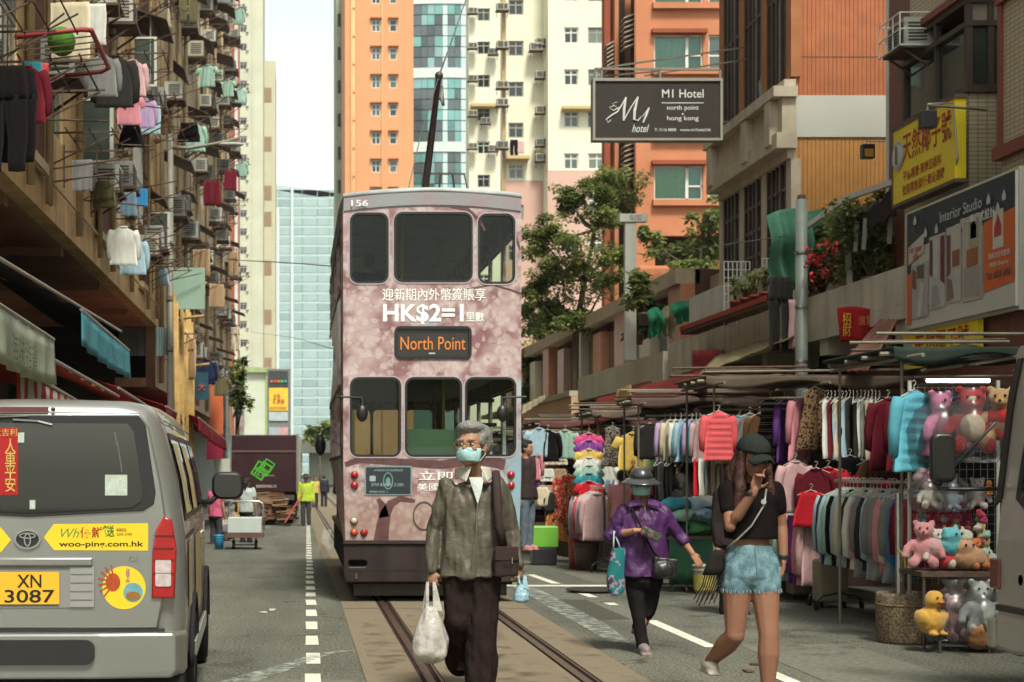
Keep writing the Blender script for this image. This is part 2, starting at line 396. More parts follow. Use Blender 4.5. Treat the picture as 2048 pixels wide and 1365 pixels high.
for (x0, x1, y0, y1, m_) in ((3.7, 4.7, 11.0, 13.6, PALEA), (2.75, 3.3, 15.8, 18.2, DARKA), (-.35, .40, 10.1, 11.3, PALEA), (4.0, 4.9, 21.6, 24.5, PALEA)):
 MB().add([(x0, y0, gz(y0) + .003), (x1, y0 + .03, gz(y0) + .003), (x1 - .02, y1, gz(y1) + .003), (x0 + .03, y1 + .04, gz(y1) + .003)], [(0, 1, 2, 3)]).build('road_patch', m_, road)
STAIN = mat('oil_stain', (.04, .034, .028), .6, 0, .2, 6); n_, L_, b_ = nodes_of(STAIN); g_ = n_.new('ShaderNodeTexCoord'); z_ = n_.new('ShaderNodeTexNoise'); z_.inputs['Scale'].default_value = 3.5; z_.inputs['Detail'].default_value = 7; L_.new(g_.outputs['Object'], z_.inputs['Vector'])
m_ = n_.new('ShaderNodeMapRange'); m_.inputs['From Min'].default_value = .5; m_.inputs['From Max'].default_value = .72; m_.inputs['To Max'].default_value = .38; L_.new(z_.outputs['Fac'], m_.inputs['Value']); L_.new(m_.outputs[0], b_.inputs['Alpha'])
for (x, y, w_, l_) in ((1.5, 11.2, .42, 2.6), (1.45, 14.8, .42, 2.4), (-1.0, 12.0, .7, 1.5), (4.2, 14.5, .6, 1.8), (.75, 13, .2, 3), (2.25, 12.6, .16, 3), (4.3, 17.5, .5, 2)):
 MB().lathe([(.01, 0), (1, 0)], 20, cap=False).xf(Matrix.Translation((x, y, .0125)) @ Matrix.Diagonal((w_, l_, 1, 1))).build('oil_stain', STAIN, road)
# scraps of litter on the road
for (px, py, L_) in ((545, 1222, .09), (527, 1227, .05), (1512, 1330, .12), (1497, 1345, .1)):
 Y = 4800 / (py - 936); c = P(px, py, Y)
 tag(MB().obox((c.x, Y, .012), (L_, .06, .012), Matrix.Rotation(px, 3, 'Z')).build('paper_scrap', PAINT, None, color=(.6, .6, .5) if px < 1000 else (.12, .08, .05)),
  {545: 'white paper scrap on the asphalt left of the dashed line', 527: 'smaller white scrap on the asphalt beside a paper scrap', 1512: 'brown scrap on the asphalt by the lane line', 1497: 'second brown scrap on the asphalt nearer the camera'}[px], 'litter')
# ------------------------------------------------------------------ double-deck tram, rear towards the camera
def blossom():
 m = mat('tram_wrap', (.5, .3, .34), .38, 0, 0, 1, coat=.15)
 n, L, b = nodes_of(m)
 tc = n.new('ShaderNodeTexCoord')
 def N(sc, det=3, v=None):
  t = n.new('ShaderNodeTexNoise'); t.inputs['Scale'].default_value = sc; t.inputs['Detail'].default_value = det; L.new(v or tc.outputs['Object'], t.inputs['Vector']); return t
 def MR(src, a, b_, c=0, d=1):
  r = n.new('ShaderNodeMapRange'); r.interpolation_type = 'SMOOTHSTEP'; L.new(src, r.inputs['Value'])
  for k_, v_ in zip(('From Min', 'From Max', 'To Min', 'To Max'), (a, b_, c, d)): r.inputs[k_].default_value = v_
  return r.outputs[0]
 def MX(f, a, b_, mode='MIX'):
  m_ = n.new('ShaderNodeMix'); m_.data_type = 'RGBA'; m_.blend_type = mode; L.new(f, m_.inputs['Factor'])
  for k_, q in ((6, a), (7, b_)):
   if isinstance(q, tuple): m_.inputs[k_].default_value = (*q, 1)
   else: L.new(q, m_.inputs[k_])
  return m_.outputs[2]
 big = N(1.1, 2); mid = N(3.2, 3); w_ = n.new('ShaderNodeVectorMath'); w_.operation = 'MULTIPLY_ADD'; L.new(N(6, 3).outputs['Color'], w_.inputs[0]); w_.inputs[1].default_value = (.14,) * 3; L.new(tc.outputs['Object'], w_.inputs[2])
 base = MX(MR(mid.outputs['Fac'], .36, .64), (.25, .115, .12), (.47, .34, .33)); base = MX(MR(N(2.1, 4).outputs['Fac'], .40, .32, 0, .7), base, (.19, .10, .085))
 for sc, a, pal in ((5.5, .75, (.54, .44, .42)), (12, .6, (.58, .50, .46))):      # petals in two sizes
  vo = n.new('ShaderNodeTexVoronoi'); vo.inputs['Scale'].default_value = sc; L.new(w_.outputs[0], vo.inputs['Vector'])
  base = MX(MR(vo.outputs['Distance'], .52, .22, 0, a), base, pal); base = MX(MR(vo.outputs['Distance'], .16, .04, 0, .55), base, (.30, .09, .115))
 tw = n.new('ShaderNodeMath'); tw.operation = 'SUBTRACT'; L.new(N(1.7, 3, w_.outputs[0]).outputs['Fac'], tw.inputs[0]); tw.inputs[1].default_value = .5; ab = n.new('ShaderNodeMath'); ab.operation = 'ABSOLUTE'; L.new(tw.outputs[0], ab.inputs[0])
 base = MX(MR(ab.outputs[0], .010, .002, 0, .35), base, (.13, .055, .055))
 mxo = MX(MR(big.outputs['Fac'], .60, .70), base, (.36, .46, .48))
 # sandy trunk area printed low on the panel
 sx = n.new('ShaderNodeSeparateXYZ'); L.new(tc.outputs['Object'], sx.inputs[0])
 zr = n.new('ShaderNodeMapRange'); zr.inputs['From Min'].default_value = 1.45; zr.inputs['From Max'].default_value = .95; L.new(sx.outputs['Z'], zr.inputs['Value'])
 xr = n.new('ShaderNodeMapRange'); xr.inputs['From Min'].default_value = .75; xr.inputs['From Max'].default_value = .45; L.new(sx.outputs['X'], xr.inputs['Value'])
 zx = n.new('ShaderNodeMath'); zx.operation = 'MULTIPLY'; L.new(zr.outputs[0], zx.inputs[0]); L.new(xr.outputs[0], zx.inputs[1])
 sa = n.new('ShaderNodeMath'); sa.operation = 'MULTIPLY'; sa.inputs[1].default_value = .6; L.new(zx.outputs[0], sa.inputs[0])
 mx2 = n.new('ShaderNodeMix'); mx2.data_type = 'RGBA'; L.new(sa.outputs[0], mx2.inputs['Factor']); L.new(mxo, mx2.inputs[6]); mx2.inputs[7].default_value = (.31, .21, .16, 1)
 # the right edge turns to blue
 xe = n.new('ShaderNodeMapRange'); xe.inputs['From Min'].default_value = .72; xe.inputs['From Max'].default_value = .9; L.new(sx.outputs['X'], xe.inputs['Value'])
 ze = n.new('ShaderNodeMapRange'); ze.inputs['From Min'].default_value = 2.2; ze.inputs['From Max'].default_value = 1.5; L.new(sx.outputs['Z'], ze.inputs['Value'])
 xz = n.new('ShaderNodeMath'); xz.operation = 'MULTIPLY'; L.new(xe.outputs[0], xz.inputs[0]); L.new(ze.outputs[0], xz.inputs[1])
 mx3 = n.new('ShaderNodeMix'); mx3.data_type = 'RGBA'; L.new(xz.outputs[0], mx3.inputs['Factor']); L.new(mx2.outputs[2], mx3.inputs[6]); mx3.inputs[7].default_value = (.25, .38, .42, 1)
 L.new(mx3.outputs[2], b.inputs['Base Color'])
 return m
WRAP = blossom()
TS, TCX, TY = 180.0, 864.5, F / 180.0
def tx(px): return (px - TCX) / TS
def tz(py): return CH - (py - VY) / TS
tram = empty('tram', ((TCX - VX) / TS, TY, 0), 0, 'pink blossom-wrapped double-deck tram running away on the rails', 'tram')
up = [(702, 775, 428, 565), (790, 943, 427, 563), (958, 1028, 430, 566)]
lo = [(702, 800, 757, 912), (812, 922, 757, 912), (932, 1030, 757, 911)]
def rr(q, g=0, r=.085): return rrect(tx(q[0]) - g, tx(q[1]) + g, tz(q[3]) - g, tz(q[2]) + g, r + g)
ZT = 4.47
def roofz(x): return 4.60 - .07 * (x / .99) ** 2
topc = [(.99 - 1.98 * i / 14, roofz(.99 - 1.98 * i / 14) - .13) for i in range(15)]
out = [(-.97, .69), (.97, .69), (.99, 1.4)] + topc + [(-.99, 1.4)]
dest = (791, 941, 655, 716)
panel(out, [rr(q) for q in up + lo] + [rr(dest, 0, .05)], .05, 'rear_wall', WRAP, tram, bevel=.006)
for q in up + lo:
 fr = panel(rr(q, .014), [rr(q, -.012)], .06, 'window', BLACK, tram, Matrix.Translation((0, -.006, 0)))
 panel(rr(q, -.004), [], .006, 'pane', glass('tram_glass', (.72, .78, .72), .02, .35), fr, Matrix.Translation((0, .022, 0)))
 panel(rr(q, .026), [rr(q, .0145)], .01, 'seal', mat('pale_trim', (.45, .4, .4), .5, 0, .1), fr, Matrix.Translation((0, -.008, 0)))
# destination box
d = panel(rr(dest, .012, .05), [rr(dest, -.02, .04)], .05, 'destination_box', BLACK, tram, Matrix.Translation((0, -.018, 0)))
panel(rr(dest, -.01, .05), [], .02, 'screen', mat('led_screen', (.035, .03, .024), .3, 0, .1), d, Matrix.Translation((0, .01, 0)))
LED = mat('led_amber', (.62, .20, .04), .5, 0, 0, emit=.12)
text('North Point', 'led_lettering', LED, d, (tx(801), .004, tz(700)), (1, 0, 0), (0, 0, 1), tx(931) - tx(801), .145, .0, .002)
panel(rrect(tx(857), tx(870), tz(709), tz(706), .004), [], .01, 'maker_plate', CHROME, d, Matrix.Translation((0, -.03, 0)))
# roof: cambered, with the pale rear cornice
ROOFM = mat('tram_roof', (.42, .45, .44), .5, 0, .15, 3, streak=.5, streakcol=(.2, .16, .15))
LT = 8.6
def body_w(y): return .99 + .03 * math.sin(min(max(y / 1.0, 0), 1) * pi / 2) - (.16 * max(0, (y - 5.5) / 3.1) ** 1.5)
def roof_ring(y, zoff, k=1.0):
 wv = body_w(y) * k; r = []
 for i in range(17):
  x = -wv + 2 * wv * i / 16; r.append((x, y, 4.61 - .07 * (x / wv) ** 2 + zoff))
 return r
rings = []
for y in (-.035, 0, .4, 1, 3, 5.5, 7, 8, LT):
 a = roof_ring(y, 0); b = roof_ring(y, -.055); rings.append(a + b[::-1])
MB().loft(rings).build('roof', ROOFM, tram, True)
vis = MB()
for k_ in range(16):
 x0, x1 = -.985 + 1.97 * k_ / 16, -.985 + 1.97 * (k_ + 1) / 16
 vis.add([(x0, -.012, roofz(x0) - .18), (x1, -.012, roofz(x1) - .18), (x1, -.045, roofz(x1) - .045), (x0, -.045, roofz(x0) - .045)], [(0, 1, 2, 3)])
 vis.add([(x0, -.012, roofz(x0) - .185), (x1, -.012, roofz(x1) - .185), (x1, .0, roofz(x1) - .20), (x0, .0, roofz(x0) - .20)], [(0, 1, 2, 3)])
vis.build('rear_cornice', mat('faded_wrap', (.46, .50, .5), .5, 0, .25, 2.2, col2=(.42, .33, .36)), tram, True)
text('156', 'fleet_number', LETTER, tram, (tx(702), -.040, 4.40), (1, 0, 0), (0, 0, 1), .19, .07, .02, .004, (.78, .78, .75))
# sides
def side(sgn):
 hol = []
 for zlo, zhi in ((3.5, 4.2), (1.62, 2.42)):
  for i in range(6): hol.append(rrect(.35 + i * 1.33, 1.55 + i * 1.33, zlo, zhi, .07, 3))
 pl = panel([(0.03, .62), (LT, .62), (LT, 4.47), (0.03, 4.47)], hol, .04, 'side_wall', WRAP, tram)
 for vtx in pl.data.vertices:
  y_, z_, t_ = vtx.co.x, vtx.co.z, vtx.co.y
  wv = body_w(y_) - .03 * max(0, 1 - (z_ - .6) / 1.0)
  vtx.co = (sgn * (wv - t_), y_, z_)
 fr = MB()
 for zlo, zhi in ((3.5, 4.2), (1.62, 2.42)):
  for i in range(6):
   ya, yb = .35 + i * 1.33, 1.55 + i * 1.33
   f = MB()
   xm = sgn * (body_w((ya + yb) / 2) - .012)
   f.box(min(xm, xm + sgn * .02), max(xm, xm + sgn * .02), ya - .015, yb + .015, zhi - .02, zhi + .02)
   f.box(min(xm, xm + sgn * .02), max(xm, xm + sgn * .02), ya - .015, yb + .015, zlo - .02, zlo + .02)
   f.build('side_window', BLACK, tram)
 return pl
side(-1); side(1)
# front end wall with windows, floors, seats, poles
fo = [(-.83, .62), (.83, .62), (.83, 4.45), (-.83, 4.45)]
panel(fo, [rrect(-.72, -.3, 3.5, 4.2, .07), rrect(-.25, .25, 3.5, 4.2, .07), rrect(.3, .72, 3.5, 4.2, .07), rrect(-.72, -.3, 1.55, 2.45, .07), rrect(-.25, .25, 1.55, 2.45, .07), rrect(.3, .72, 1.55, 2.45, .07)], .05, 'front_wall', WRAP, tram, Matrix.Translation((0, LT - .05, 0)))
DKG = glass('front_glass', (.7, .75, .7), .02, .6)
for q in ((-.72, -.3), (-.25, .25), (.3, .72)):
 for z in ((3.5, 4.2), (1.55, 2.45)): MB().box(q[0], q[1], LT - .03, LT - .02, *z).build('front_pane', DKG, tram)
INT = mat('tram_interior', (.20, .17, .12), .6, 0, .2, 4)
MB().box(-.93, .93, .06, LT - .06, .66, .72).build('lower_floor', INT, tram)
MB().box(-.93, .93, .06, LT - .06, 2.58, 2.64).build('upper_floor', INT, tram)
for zb in (.72, 2.64):
 for i in range(7):
  for sx_ in (-.68, .62):
   yy = .75 + i * 1.08
   if zb < 1 and sx_ > 0 and i == 0: continue
   sm = MB(); sm.box(sx_ - .26, sx_ + .26, yy, yy + .4, zb + .38, zb + .44); sm.box(sx_ - .26, sx_ + .26, yy - .04, yy, zb + .40, zb + .88)
   sm.box(sx_ - .2, sx_ - .17, yy + .1, yy + .3, zb, zb + .38); sm.box(sx_ + .17, sx_ + .2, yy + .1, yy + .3, zb, zb + .38)
   sm.build('seat', mat('tram_seat', (.22, .10, .06), .5, 0, .15, 5), tram)
YP = mat('yellow_pole', (.62, .43, .10), .35, .2, .1, 4)
for (x_, y_, z0, z1) in ((.17, .5, .72, 2.58), (-.25, 1.8, .72, 2.58), (.3, 3.2, .72, 2.58), (-.28, .9, 2.64, 4.4), (.28, 2.4, 2.64, 4.4)):
 MB().tube([(x_, y_, z0), (x_, y_, z1)], .018, 8).build('grab_pole', YP, tram)
MB().box(-.27, .30, .16, .20, 1.63, 1.93).build('cash_box_panel', mat('pale_green_panel', (.24, .33, .25), .5, 0, .05), tram)
st = MB()
for i in range(6): st.box(.42, .9, .5 + i * .24, .74 + i * .24, .8 + i * .3, .84 + i * .3)
st.build('stair', INT, tram)
MB().tube([(-.4, .3, 4.25), (-.4, .3, 3.0), (.35, .9, 2.75)], .02, 8).build('hand_rail', DSTEEL, tram)
# bumper and underframe
BUM = mat('tram_bumper', (.024, .014, .013), .5, 0, .2, 5, streak=.3, streakcol=(.1, .08, .07))
bo = [(-.965, .23), (.965, .23), (.985, .30), (.985, .655), (-.985, .655), (-.985, .30)]
panel(bo, [rrect(tx(697), tx(733), tz(1133), tz(1121), .03)], .10, 'bumper', BUM, tram, Matrix.Translation((0, -.06, 0)), bevel=.015)
MB().box(-.99, .99, -.085, .02, .658, .69).build('bumper_rail', mat('bumper_rail', (.04, .026, .026), .4, .2, .2), tram)
MB().box(-.99, .99, -.064, -.06, .36, .374).build('bumper_seam', BLACK, tram)
MB().box(tx(697), tx(733), .02, .04, tz(1135), tz(1119)).build('tow_slot', RUBBER, tram)
MB().tube([(tx(712), -.07, tz(1147)), (tx(712), -.07, tz(1157))], .012, 6).build('hook', STEEL, tram)
MB().box(-.9, .9, .08, LT - .1, .2, .62).build('underframe', RUBBER, tram)
for yy in (2.4, 5.6):
 for sx_ in (-.545, .545):
  MB().lathe([(.02, -.05), (.38, -.05), (.38, .05), (.36, .06), (.02, .06)], 24).xf(Matrix.Translation((sx_, yy, .38)) @ Matrix.Rotation(pi / 2, 4, 'Y')).build('wheel', DSTEEL, tram, True)
# skirt shadows the bogie: lifeguard board
MB().box(-.86, .86, .25, .3, .06, .24).build('lifeguard', DSTEEL, tram)
def lamp(px, py, col, r=.037):
 l = MB().lathe([(r * 1.15, 0), (r * 1.15, .012), (r, .02)], 20).xf(Matrix.Translation((tx(px), 0, tz(py))) @ Matrix.Rotation(pi / 2, 4, 'X')).build('lamp', DSTEEL, tram, True)
 MB().ell((tx(px), -.015, tz(py)), (r, .03, r), 18, 8).build('lens', mat('lens_%d_%d' % (px, py), col, .15, 0, .1, 30, coat=.8), l, True)
lamp(709, 950, (.45, .01, .015)); lamp(709, 971, (.45, .01, .015)); lamp(708, 1042, (.5, .45, .36)); lamp(708, 1065, (.62, .07, .02)); lamp(728, 1065, (.42, .01, .02))
lamp(1022, 950, (.45, .01, .015)); lamp(1022, 971, (.45, .01, .015)); lamp(1022, 1065, (.62, .07, .02))
# printed advertising
U, W3 = (1, 0, 0), (0, 0, 1)
PW = (.9, .9, .86)
text('迎新期內外幣簽賬享', 'lettering', LETTER, tram, (tx(765), -.004, tz(602)), U, W3, tx(971) - tx(765), .14, .004, .003, PW)
text('HK$2=1', 'lettering', LETTER, tram, (tx(766), -.004, tz(649)), U, W3, tx(927) - tx(766), .225, .028, .003, PW)
text('里數', 'lettering', LETTER, tram, (tx(932), -.004, tz(644)), U, W3, tx(968) - tx(932), .11, .012, .003, PW)
text('立即申請', 'lettering', LETTER, tram, (tx(838), -.004, tz(961)), U, W3, .78, .10, .006, .003, PW)
text('美國運通卡優惠', 'lettering', LETTER, tram, (tx(834), -.004, tz(982)), U, W3, .88, .085, .004, .003, PW)
card = panel(rrect(tx(729), tx(824), tz(991), tz(932), .01), [], .008, 'card_poster', mat('poster_frame', (.20, .26, .27), .4, 0, .1), tram, Matrix.Translation((0, -.009, 0)))
panel(rrect(tx(732), tx(821), tz(988), tz(935), .01), [], .004, 'card_face', mat('card_face', (.022, .033, .038), .3, 0, .25, 9), card, Matrix.Translation((0, -.013, 0)))
panel(rrect(tx(739), tx(751), tz(963), tz(952), .008), [], .003, 'chip', mat('chip', (.4, .45, .45), .3, .3, .1), card, Matrix.Translation((0, -.016, 0)))
panel(ellipse(tx(776), tz(962), .055, .095), [ellipse(tx(776), tz(962), .045, .083)], .003, 'oval', mat('oval_teal', (.13, .27, .26), .4), card, Matrix.Translation((0, -.016, 0)))
panel(ellipse(tx(776), tz(964), .025, .05), [], .003, 'oval_core', MATS['oval_teal'], card, Matrix.Translation((0, -.016, 0)))
text('3759 876543 21001', 'card_number', LETTER, card, (tx(742), -.014, tz(973)), U, W3, .36, .035, 0, .004, (.32, .4, .4))
text('MEMBER SINCE 12', 'card_name', LETTER, card, (tx(739), -.014, tz(986)), U, W3, .2, .022, 0, .004, (.32, .4, .4))
text('AMERICAN EXPRESS', 'card_brand', LETTER, card, (tx(748), -.014, tz(943)), U, W3, .32, .022, 0, .004, (.32, .4, .4))
panel(ellipse(tx(848), tz(1032), .125, .16), [ellipse(tx(848), tz(1032), .112, .147)], .006, 'round_emblem', mat('emblem_dark', (.075, .06, .055), .5), tram, Matrix.Translation((0, -.008, 0)))
# printed blossom branches and trunk
def branch(pts, r0, r1):
 b = MB(); n_ = len(pts)
 pts = [(tx(x), tz(y_)) for x, y_ in pts]
 L1, L2 = [], []
 for i, (x, z) in enumerate(pts):
  a = pts[max(i - 1, 0)]; c = pts[min(i + 1, n_ - 1)]; dx, dz = c[0] - a[0], c[1] - a[1]; l_ = math.hypot(dx, dz); r = r0 + (r1 - r0) * i / (n_ - 1)
  L1.append((x - dz / l_ * r, -.002, z + dx / l_ * r)); L2.append((x + dz / l_ * r, -.002, z - dx / l_ * r))
 vs = L1 + L2
 b.add(vs, [(i, i + 1, n_ + i + 1, n_ + i) for i in range(n_ - 1)])
 b.build('printed_branch', mat('branch_print', (.115, .055, .055), .5, 0, .4, 9), tram)
branch([(762, 1083), (766, 1050), (772, 1025), (782, 1008), (800, 998), (830, 1003)], .085, .02)
branch([(768, 1035), (764, 1010), (756, 998)], .06, .02)
branch([(875, 402), (905, 412), (935, 420), (958, 440), (970, 462)], .035, .012)
branch([(1030, 470), (1040, 500)], .02, .01)
branch([(880, 586), (940, 578), (985, 570), (1020, 580), (1042, 588)], .006, .012)
branch([(690, 930), (720, 920), (800, 925), (880, 930), (960, 920), (1010, 930)], .03, .06)
# mirrors on curved arms
for sgn, bx_, name in ((-1, 723, 'l'), (1, 1001, 'r')):
 ex = sgn * .99
 mb = MB().tube([(ex, .3, tz(795)), (ex + sgn * .05, .1, tz(795)), (ex + sgn * .03, -.12, tz(795)), (tx(bx_), -.16, tz(797)), (tx(bx_), -.18, tz(812))], .012, 6)
 mr_ = mb.build('mirror_arm', BLACK, tram)
 MB().ell((tx(bx_), -.18, tz(828)), (.065, .045, .095), 14, 8).build('mirror', BLACK, mr_, True)
m_ = MB().tube([(-.80, LT - .2, tz(820)), (-1.05, LT - .1, tz(822)), (-1.12, LT - .1, tz(845))], .015, 6).build('mirror_arm', BLACK, tram)
MB().ell((-1.12, LT - .1, 1.86), (.09, .05, .16), 14, 8).build('mirror', BLACK, m_, True)
# trolley pole with base frame, rope and head
pb = V((tx(842), 2.6, 4.62)); pt = V(((878 - TCX) / TS, 1.2, tz(150)))
sc_ = (TY + 2.6) / TY
pb = V(((842 - VX) / (F / (TY + 2.6)) - tram.location.x, 2.6, 4.62))
ptw = P(878, 152, TY + 1.0); pt = ptw - tram.location
pole = MB().tube([pb, pb.lerp(pt, .5), pt], [.05, .045, .032], 10).build('trolley_pole', mat('pole_paint', (.055, .03, .03), .5, .2, .2), tram, True)
MB().ell(pt, (.05, .06, .05), 12, 8).build('pole_head', DSTEEL, pole, True)
MB().tube([pt + V((0, 0, -.25)), pt + V((.05, 0, -.35)), pt + V((.03, 0, -.12))], .02, 6).build('pole_clamp', DSTEEL, pole, True)
bf = MB()
for dx in (-.14, .2, .5):
 bf.bar(pb + V((dx, .2, 0)), pb + V((dx * .5 + .15, 0, .62)), .02)
bf.bar(pb + V((.0, 0, .62)), pb + V((.55, 0, .62)), .018); bf.bar(pb + V((.55, 0, .62)), pb + V((.62, 0, .3)), .018); bf.bar(pb + V((-.1, 0, .2)), pb + V((.75, 0, .2)), .03); bf.bar(pb + V((.72, 0, 0)), pb + V((.72, 0, .22)), .03)
bf.bar(pb + V((.3, 0, .0)), pb + V((.3, 0, .16)), .16, .12)
bf.build('pole_base', DSTEEL, tram)
MB().tube([V((tx(815), .1, 4.55)), V((tx(833), .1, tz(300))).lerp(pt, .2), pt], .006, 5).build('rope', DSTEEL, pole)
wtop = P(935, -60, 60)
tag(MB().tube([ptw, P(900, 92, TY + 7), P(935, -10, TY + 16), P(960, -120, TY + 40)], .012, 5).build('trolley_wire', DSTEEL), 'thin dark overhead wire rising from the tram pole head', 'wire')
# ------------------------------------------------------------------ silver van at left, rear three-quarter
VSX, VCX = 365.0, 60.0
VYY = F / VSX
def vx(px): return (px - VCX) / VSX
def vz(py): return CH - (py - VY) / VSX
SILV = mat('silver_paint', (.30, .30, .27), .28, .6, .06, 2, coat=.5)
van = empty('van', ((VCX - VX) / VSX, VYY, 0), radians(1.6), 'silver delivery van with yellow stickers parked at left, rear to camera', 'van')
def sec(y, inset, z0=.36, zt=1.88, n=4):
 """cross-section ring of the body at depth y"""
 hw = .855 - inset; pts = []
 prof = [(.80, z0), (.845, z0 + .07), (.855, .75), (.85, 1.12), (.80, 1.45), (.735, 1.70), (.70, zt - .10), (.64, zt - .035), (.52, zt - .008), (.25, zt), (0, zt + .005)]
 r = [(max(x - inset * (1 if x > .3 else x / .3), 0), y, z) for x, z in prof]
 return r + [(-x, y, z) for x, _, z in reversed(r[:-1])]
rg = []
for y_, ins, zt in ((-.005, .10, 1.80), (.012, .06, 1.835), (.05, .022, 1.862), (.12, .004, 1.878), (.3, 0, 1.885), (1.2, 0, 1.9), (3.0, 0, 1.9), (3.6, .005, 1.86)):
 rg.append(sec(y_, ins, .36, zt))
body = MB().loft(rg)
ob = body.build('body', SILV, van); smooth_angle(ob.data, 50)
# nose
nose = []
for y_, zt, ins in ((3.6, 1.86, .005), (3.95, 1.62, .02), (4.25, 1.32, .03), (4.55, 1.05, .05), (4.66, .8, .1)):
 r = sec(y_, ins, .36, 1.88); nose.append([(x, yy, min(z, zt + .02 * (1 - abs(x)))) for x, yy, z in r])
o_ = MB().loft(nose).build('nose', SILV, van); smooth_angle(o_.data, 50)
def vr(x0, x1, y0, y1): return (vx(x0), vx(x1), vz(y1), vz(y0))
def vpanel(name, px, r, matl, dy, t=.006, parent=van, color=None):
 x0, x1, z0, z1 = vr(*px)
 return panel(rrect(x0, x1, z0, z1, r), [], t, name, matl, parent, Matrix.Translation((0, dy, 0)), color)
# tailgate skin: flat rear door with window opening, proud of the body
gate_o = [(-.70, .62), (.70, .62), (.735, .8), (.755, 1.15), (.72, 1.40), (.655, 1.72), (.60, 1.80), (-.60, 1.80), (-.655, 1.72), (-.72, 1.40), (-.755, 1.15), (-.735, .8)]
gate = panel(gate_o, [], .05, 'tailgate', SILV, van, Matrix.Translation((0, -.05, 0)), bevel=.012)
wv_ = [(-.62, vz(830)), (.60, vz(832)), (.635, vz(850)), (.69, vz(985)), (.68, vz(1008)), (.62, vz(1022)), (0, vz(1034)), (-.62, vz(1022)), (-.68, vz(1008)), (-.69, vz(985)), (-.655, vz(850))]
rw = panel(wv_, [], .012, 'rear_window', BLACK, gate, Matrix.Translation((0, -.06, 0)), bevel=.003)
wi_ = [(x * .90, 1.5 + (z - 1.5) * .88 - .01) for x, z in wv_]
VGL = glass('van_glass', (.1, .12, .1), .03, 2.2, .6, (.018, .018, .010))
panel(wi_, [], .004, 'pane', VGL, rw, Matrix.Translation((0, -.066, 0)))
# things seen in and on the rear glass
RED = mat('banner_red', (.34, .012, .012), .6, 0, .1, 8)
fc = vpanel('red_paper_charm', (-60, 40, 856, 990), .004, RED, -.0705, .003, gate)
GOLD = (.55, .33, .08)
text('人車平安', 'lettering', LETTER, fc, (vx(14), -.071, vz(984)), U, W3, vx(36) - vx(14), vz(878) - vz(984), .01, .003, GOLD, vertical=True)
text('大吉利', 'lettering', LETTER, fc, (vx(-8), -.071, vz(873)), U, W3, vx(38) - vx(-8), .04, .006, .003, GOLD)
text('出入平安', 'lettering', LETTER, fc, (vx(-40), -.071, vz(984)), U, W3, .06, vz(878) - vz(984), .01, .003, GOLD, vertical=True)
vpanel('window_label', (212, 256, 950, 991), .002, mat('label_white', (.42, .48, .4), .6, 0, .25, 60), -.0705, .002, gate)
vpanel('window_label', (40, 52, 866, 886), .002, MATS['label_white'], -.0705, .002, gate)
vpanel('window_label', (63, 74, 1000, 1018), .002, MATS['label_white'], -.0705, .002, gate)
MB().tube([(vx(231), -.066, vz(866)), (vx(240), -.068, vz(905)), (vx(246), -.069, vz(945))], .004, 5).build('aerial_wire', STEEL, gate)
MB().tube([(vx(30), -.066, vz(842)), (vx(80), -.072, vz(845)), (vx(108), -.075, vz(852))], .011, 6).build('wiper_arm', BLACK, gate)
MB().tube([(vx(-60), -.066, vz(838)), (vx(60), -.068, vz(834))], .007, 6).build('wiper_blade', BLACK, gate)
vpanel('brake_light', (2, 100, 815, 826), .008, mat('brake_red', (.10, .008, .008), .25, 0, .1, coat=.5), -.058, .012, gate)
MB().lathe([(.012, 0), (.012, .02), (.004, .025)], 12).xf(Matrix.Translation((vx(109), -.05, vz(820))) @ Matrix.Rotation(pi / 2, 4, 'X')).build('washer_nozzle', BLACK, gate)
# stickers
YEL = mat('sticker_yellow', (.72, .52, .015), .4, 0, .06, 6, coat=.2)
def arrow(px0, px1, py0, py1, rev=False):
 x0, x1, z0, z1 = vr(px0, px1, py0, py1); m = (z0 + z1) / 2; t = .055
 return [(x0, m), (x0 + t, z0), (x1, z0 - .003), (x1, z1 + .004), (x0 + t, z1)] if not rev else [(x1, m), (x1 - t, z1), (x0, z1), (x0, z0), (x1 - t, z0)]
sk = panel(arrow(90, 297, 1048, 1100), [], .002, 'sticker', YEL, gate, Matrix.Translation((0, -.0525, 0)))
text('woo-ping.com.hk', 'lettering', LETTER, sk, (vx(120), -.0527, vz(1096)), U, W3, vx(288) - vx(120), .038, .018, .001, (.03, .012, .008))
text('優鮮', 'lettering', LETTER, sk, (vx(162), -.0527, vz(1076)), U, W3, vx(206) - vx(162), .062, .015, .001, (.32, .04, .01))
text('餸', 'lettering', LETTER, sk, (vx(206), -.0527, vz(1074)), U, W3, vx(230) - vx(206), .065, .015, .001, (.05, .16, .02))
text('Wh', 'lettering', LETTER, sk, (vx(124), -.0527, vz(1075)), U, W3, vx(160) - vx(124), .05, -.005, .001, (.09, .22, .03), shear=.35)
text('專業配送', 'lettering', LETTER, sk, (vx(234), -.0527, vz(1063)), U, W3, .055, .018, .006, .001, (.2, .06, .02))
text('2345 6789', 'lettering', LETTER, sk, (vx(234), -.0527, vz(1071)), U, W3, .085, .014, .006, .001, (.2, .06, .02))
panel(arrow(-180, 25, 1055, 1104, True), [], .002, 'sticker', YEL, gate, Matrix.Translation((0, -.0525, 0)))
x_, z_ = vx(249), vz(1175)
rs_ = panel(ellipse(x_, z_, .118, .118, 36), [], .002, 'round_sticker', YEL, gate, Matrix.Translation((0, -.0525, 0)))
panel(ellipse(x_ - .06, z_ + .03, .04, .05, 24), [], .002, 'print', mat('print_red', (.36, .06, .015), .5, 0, .3, 60), rs_, Matrix.Translation((0, -.054, 0)))
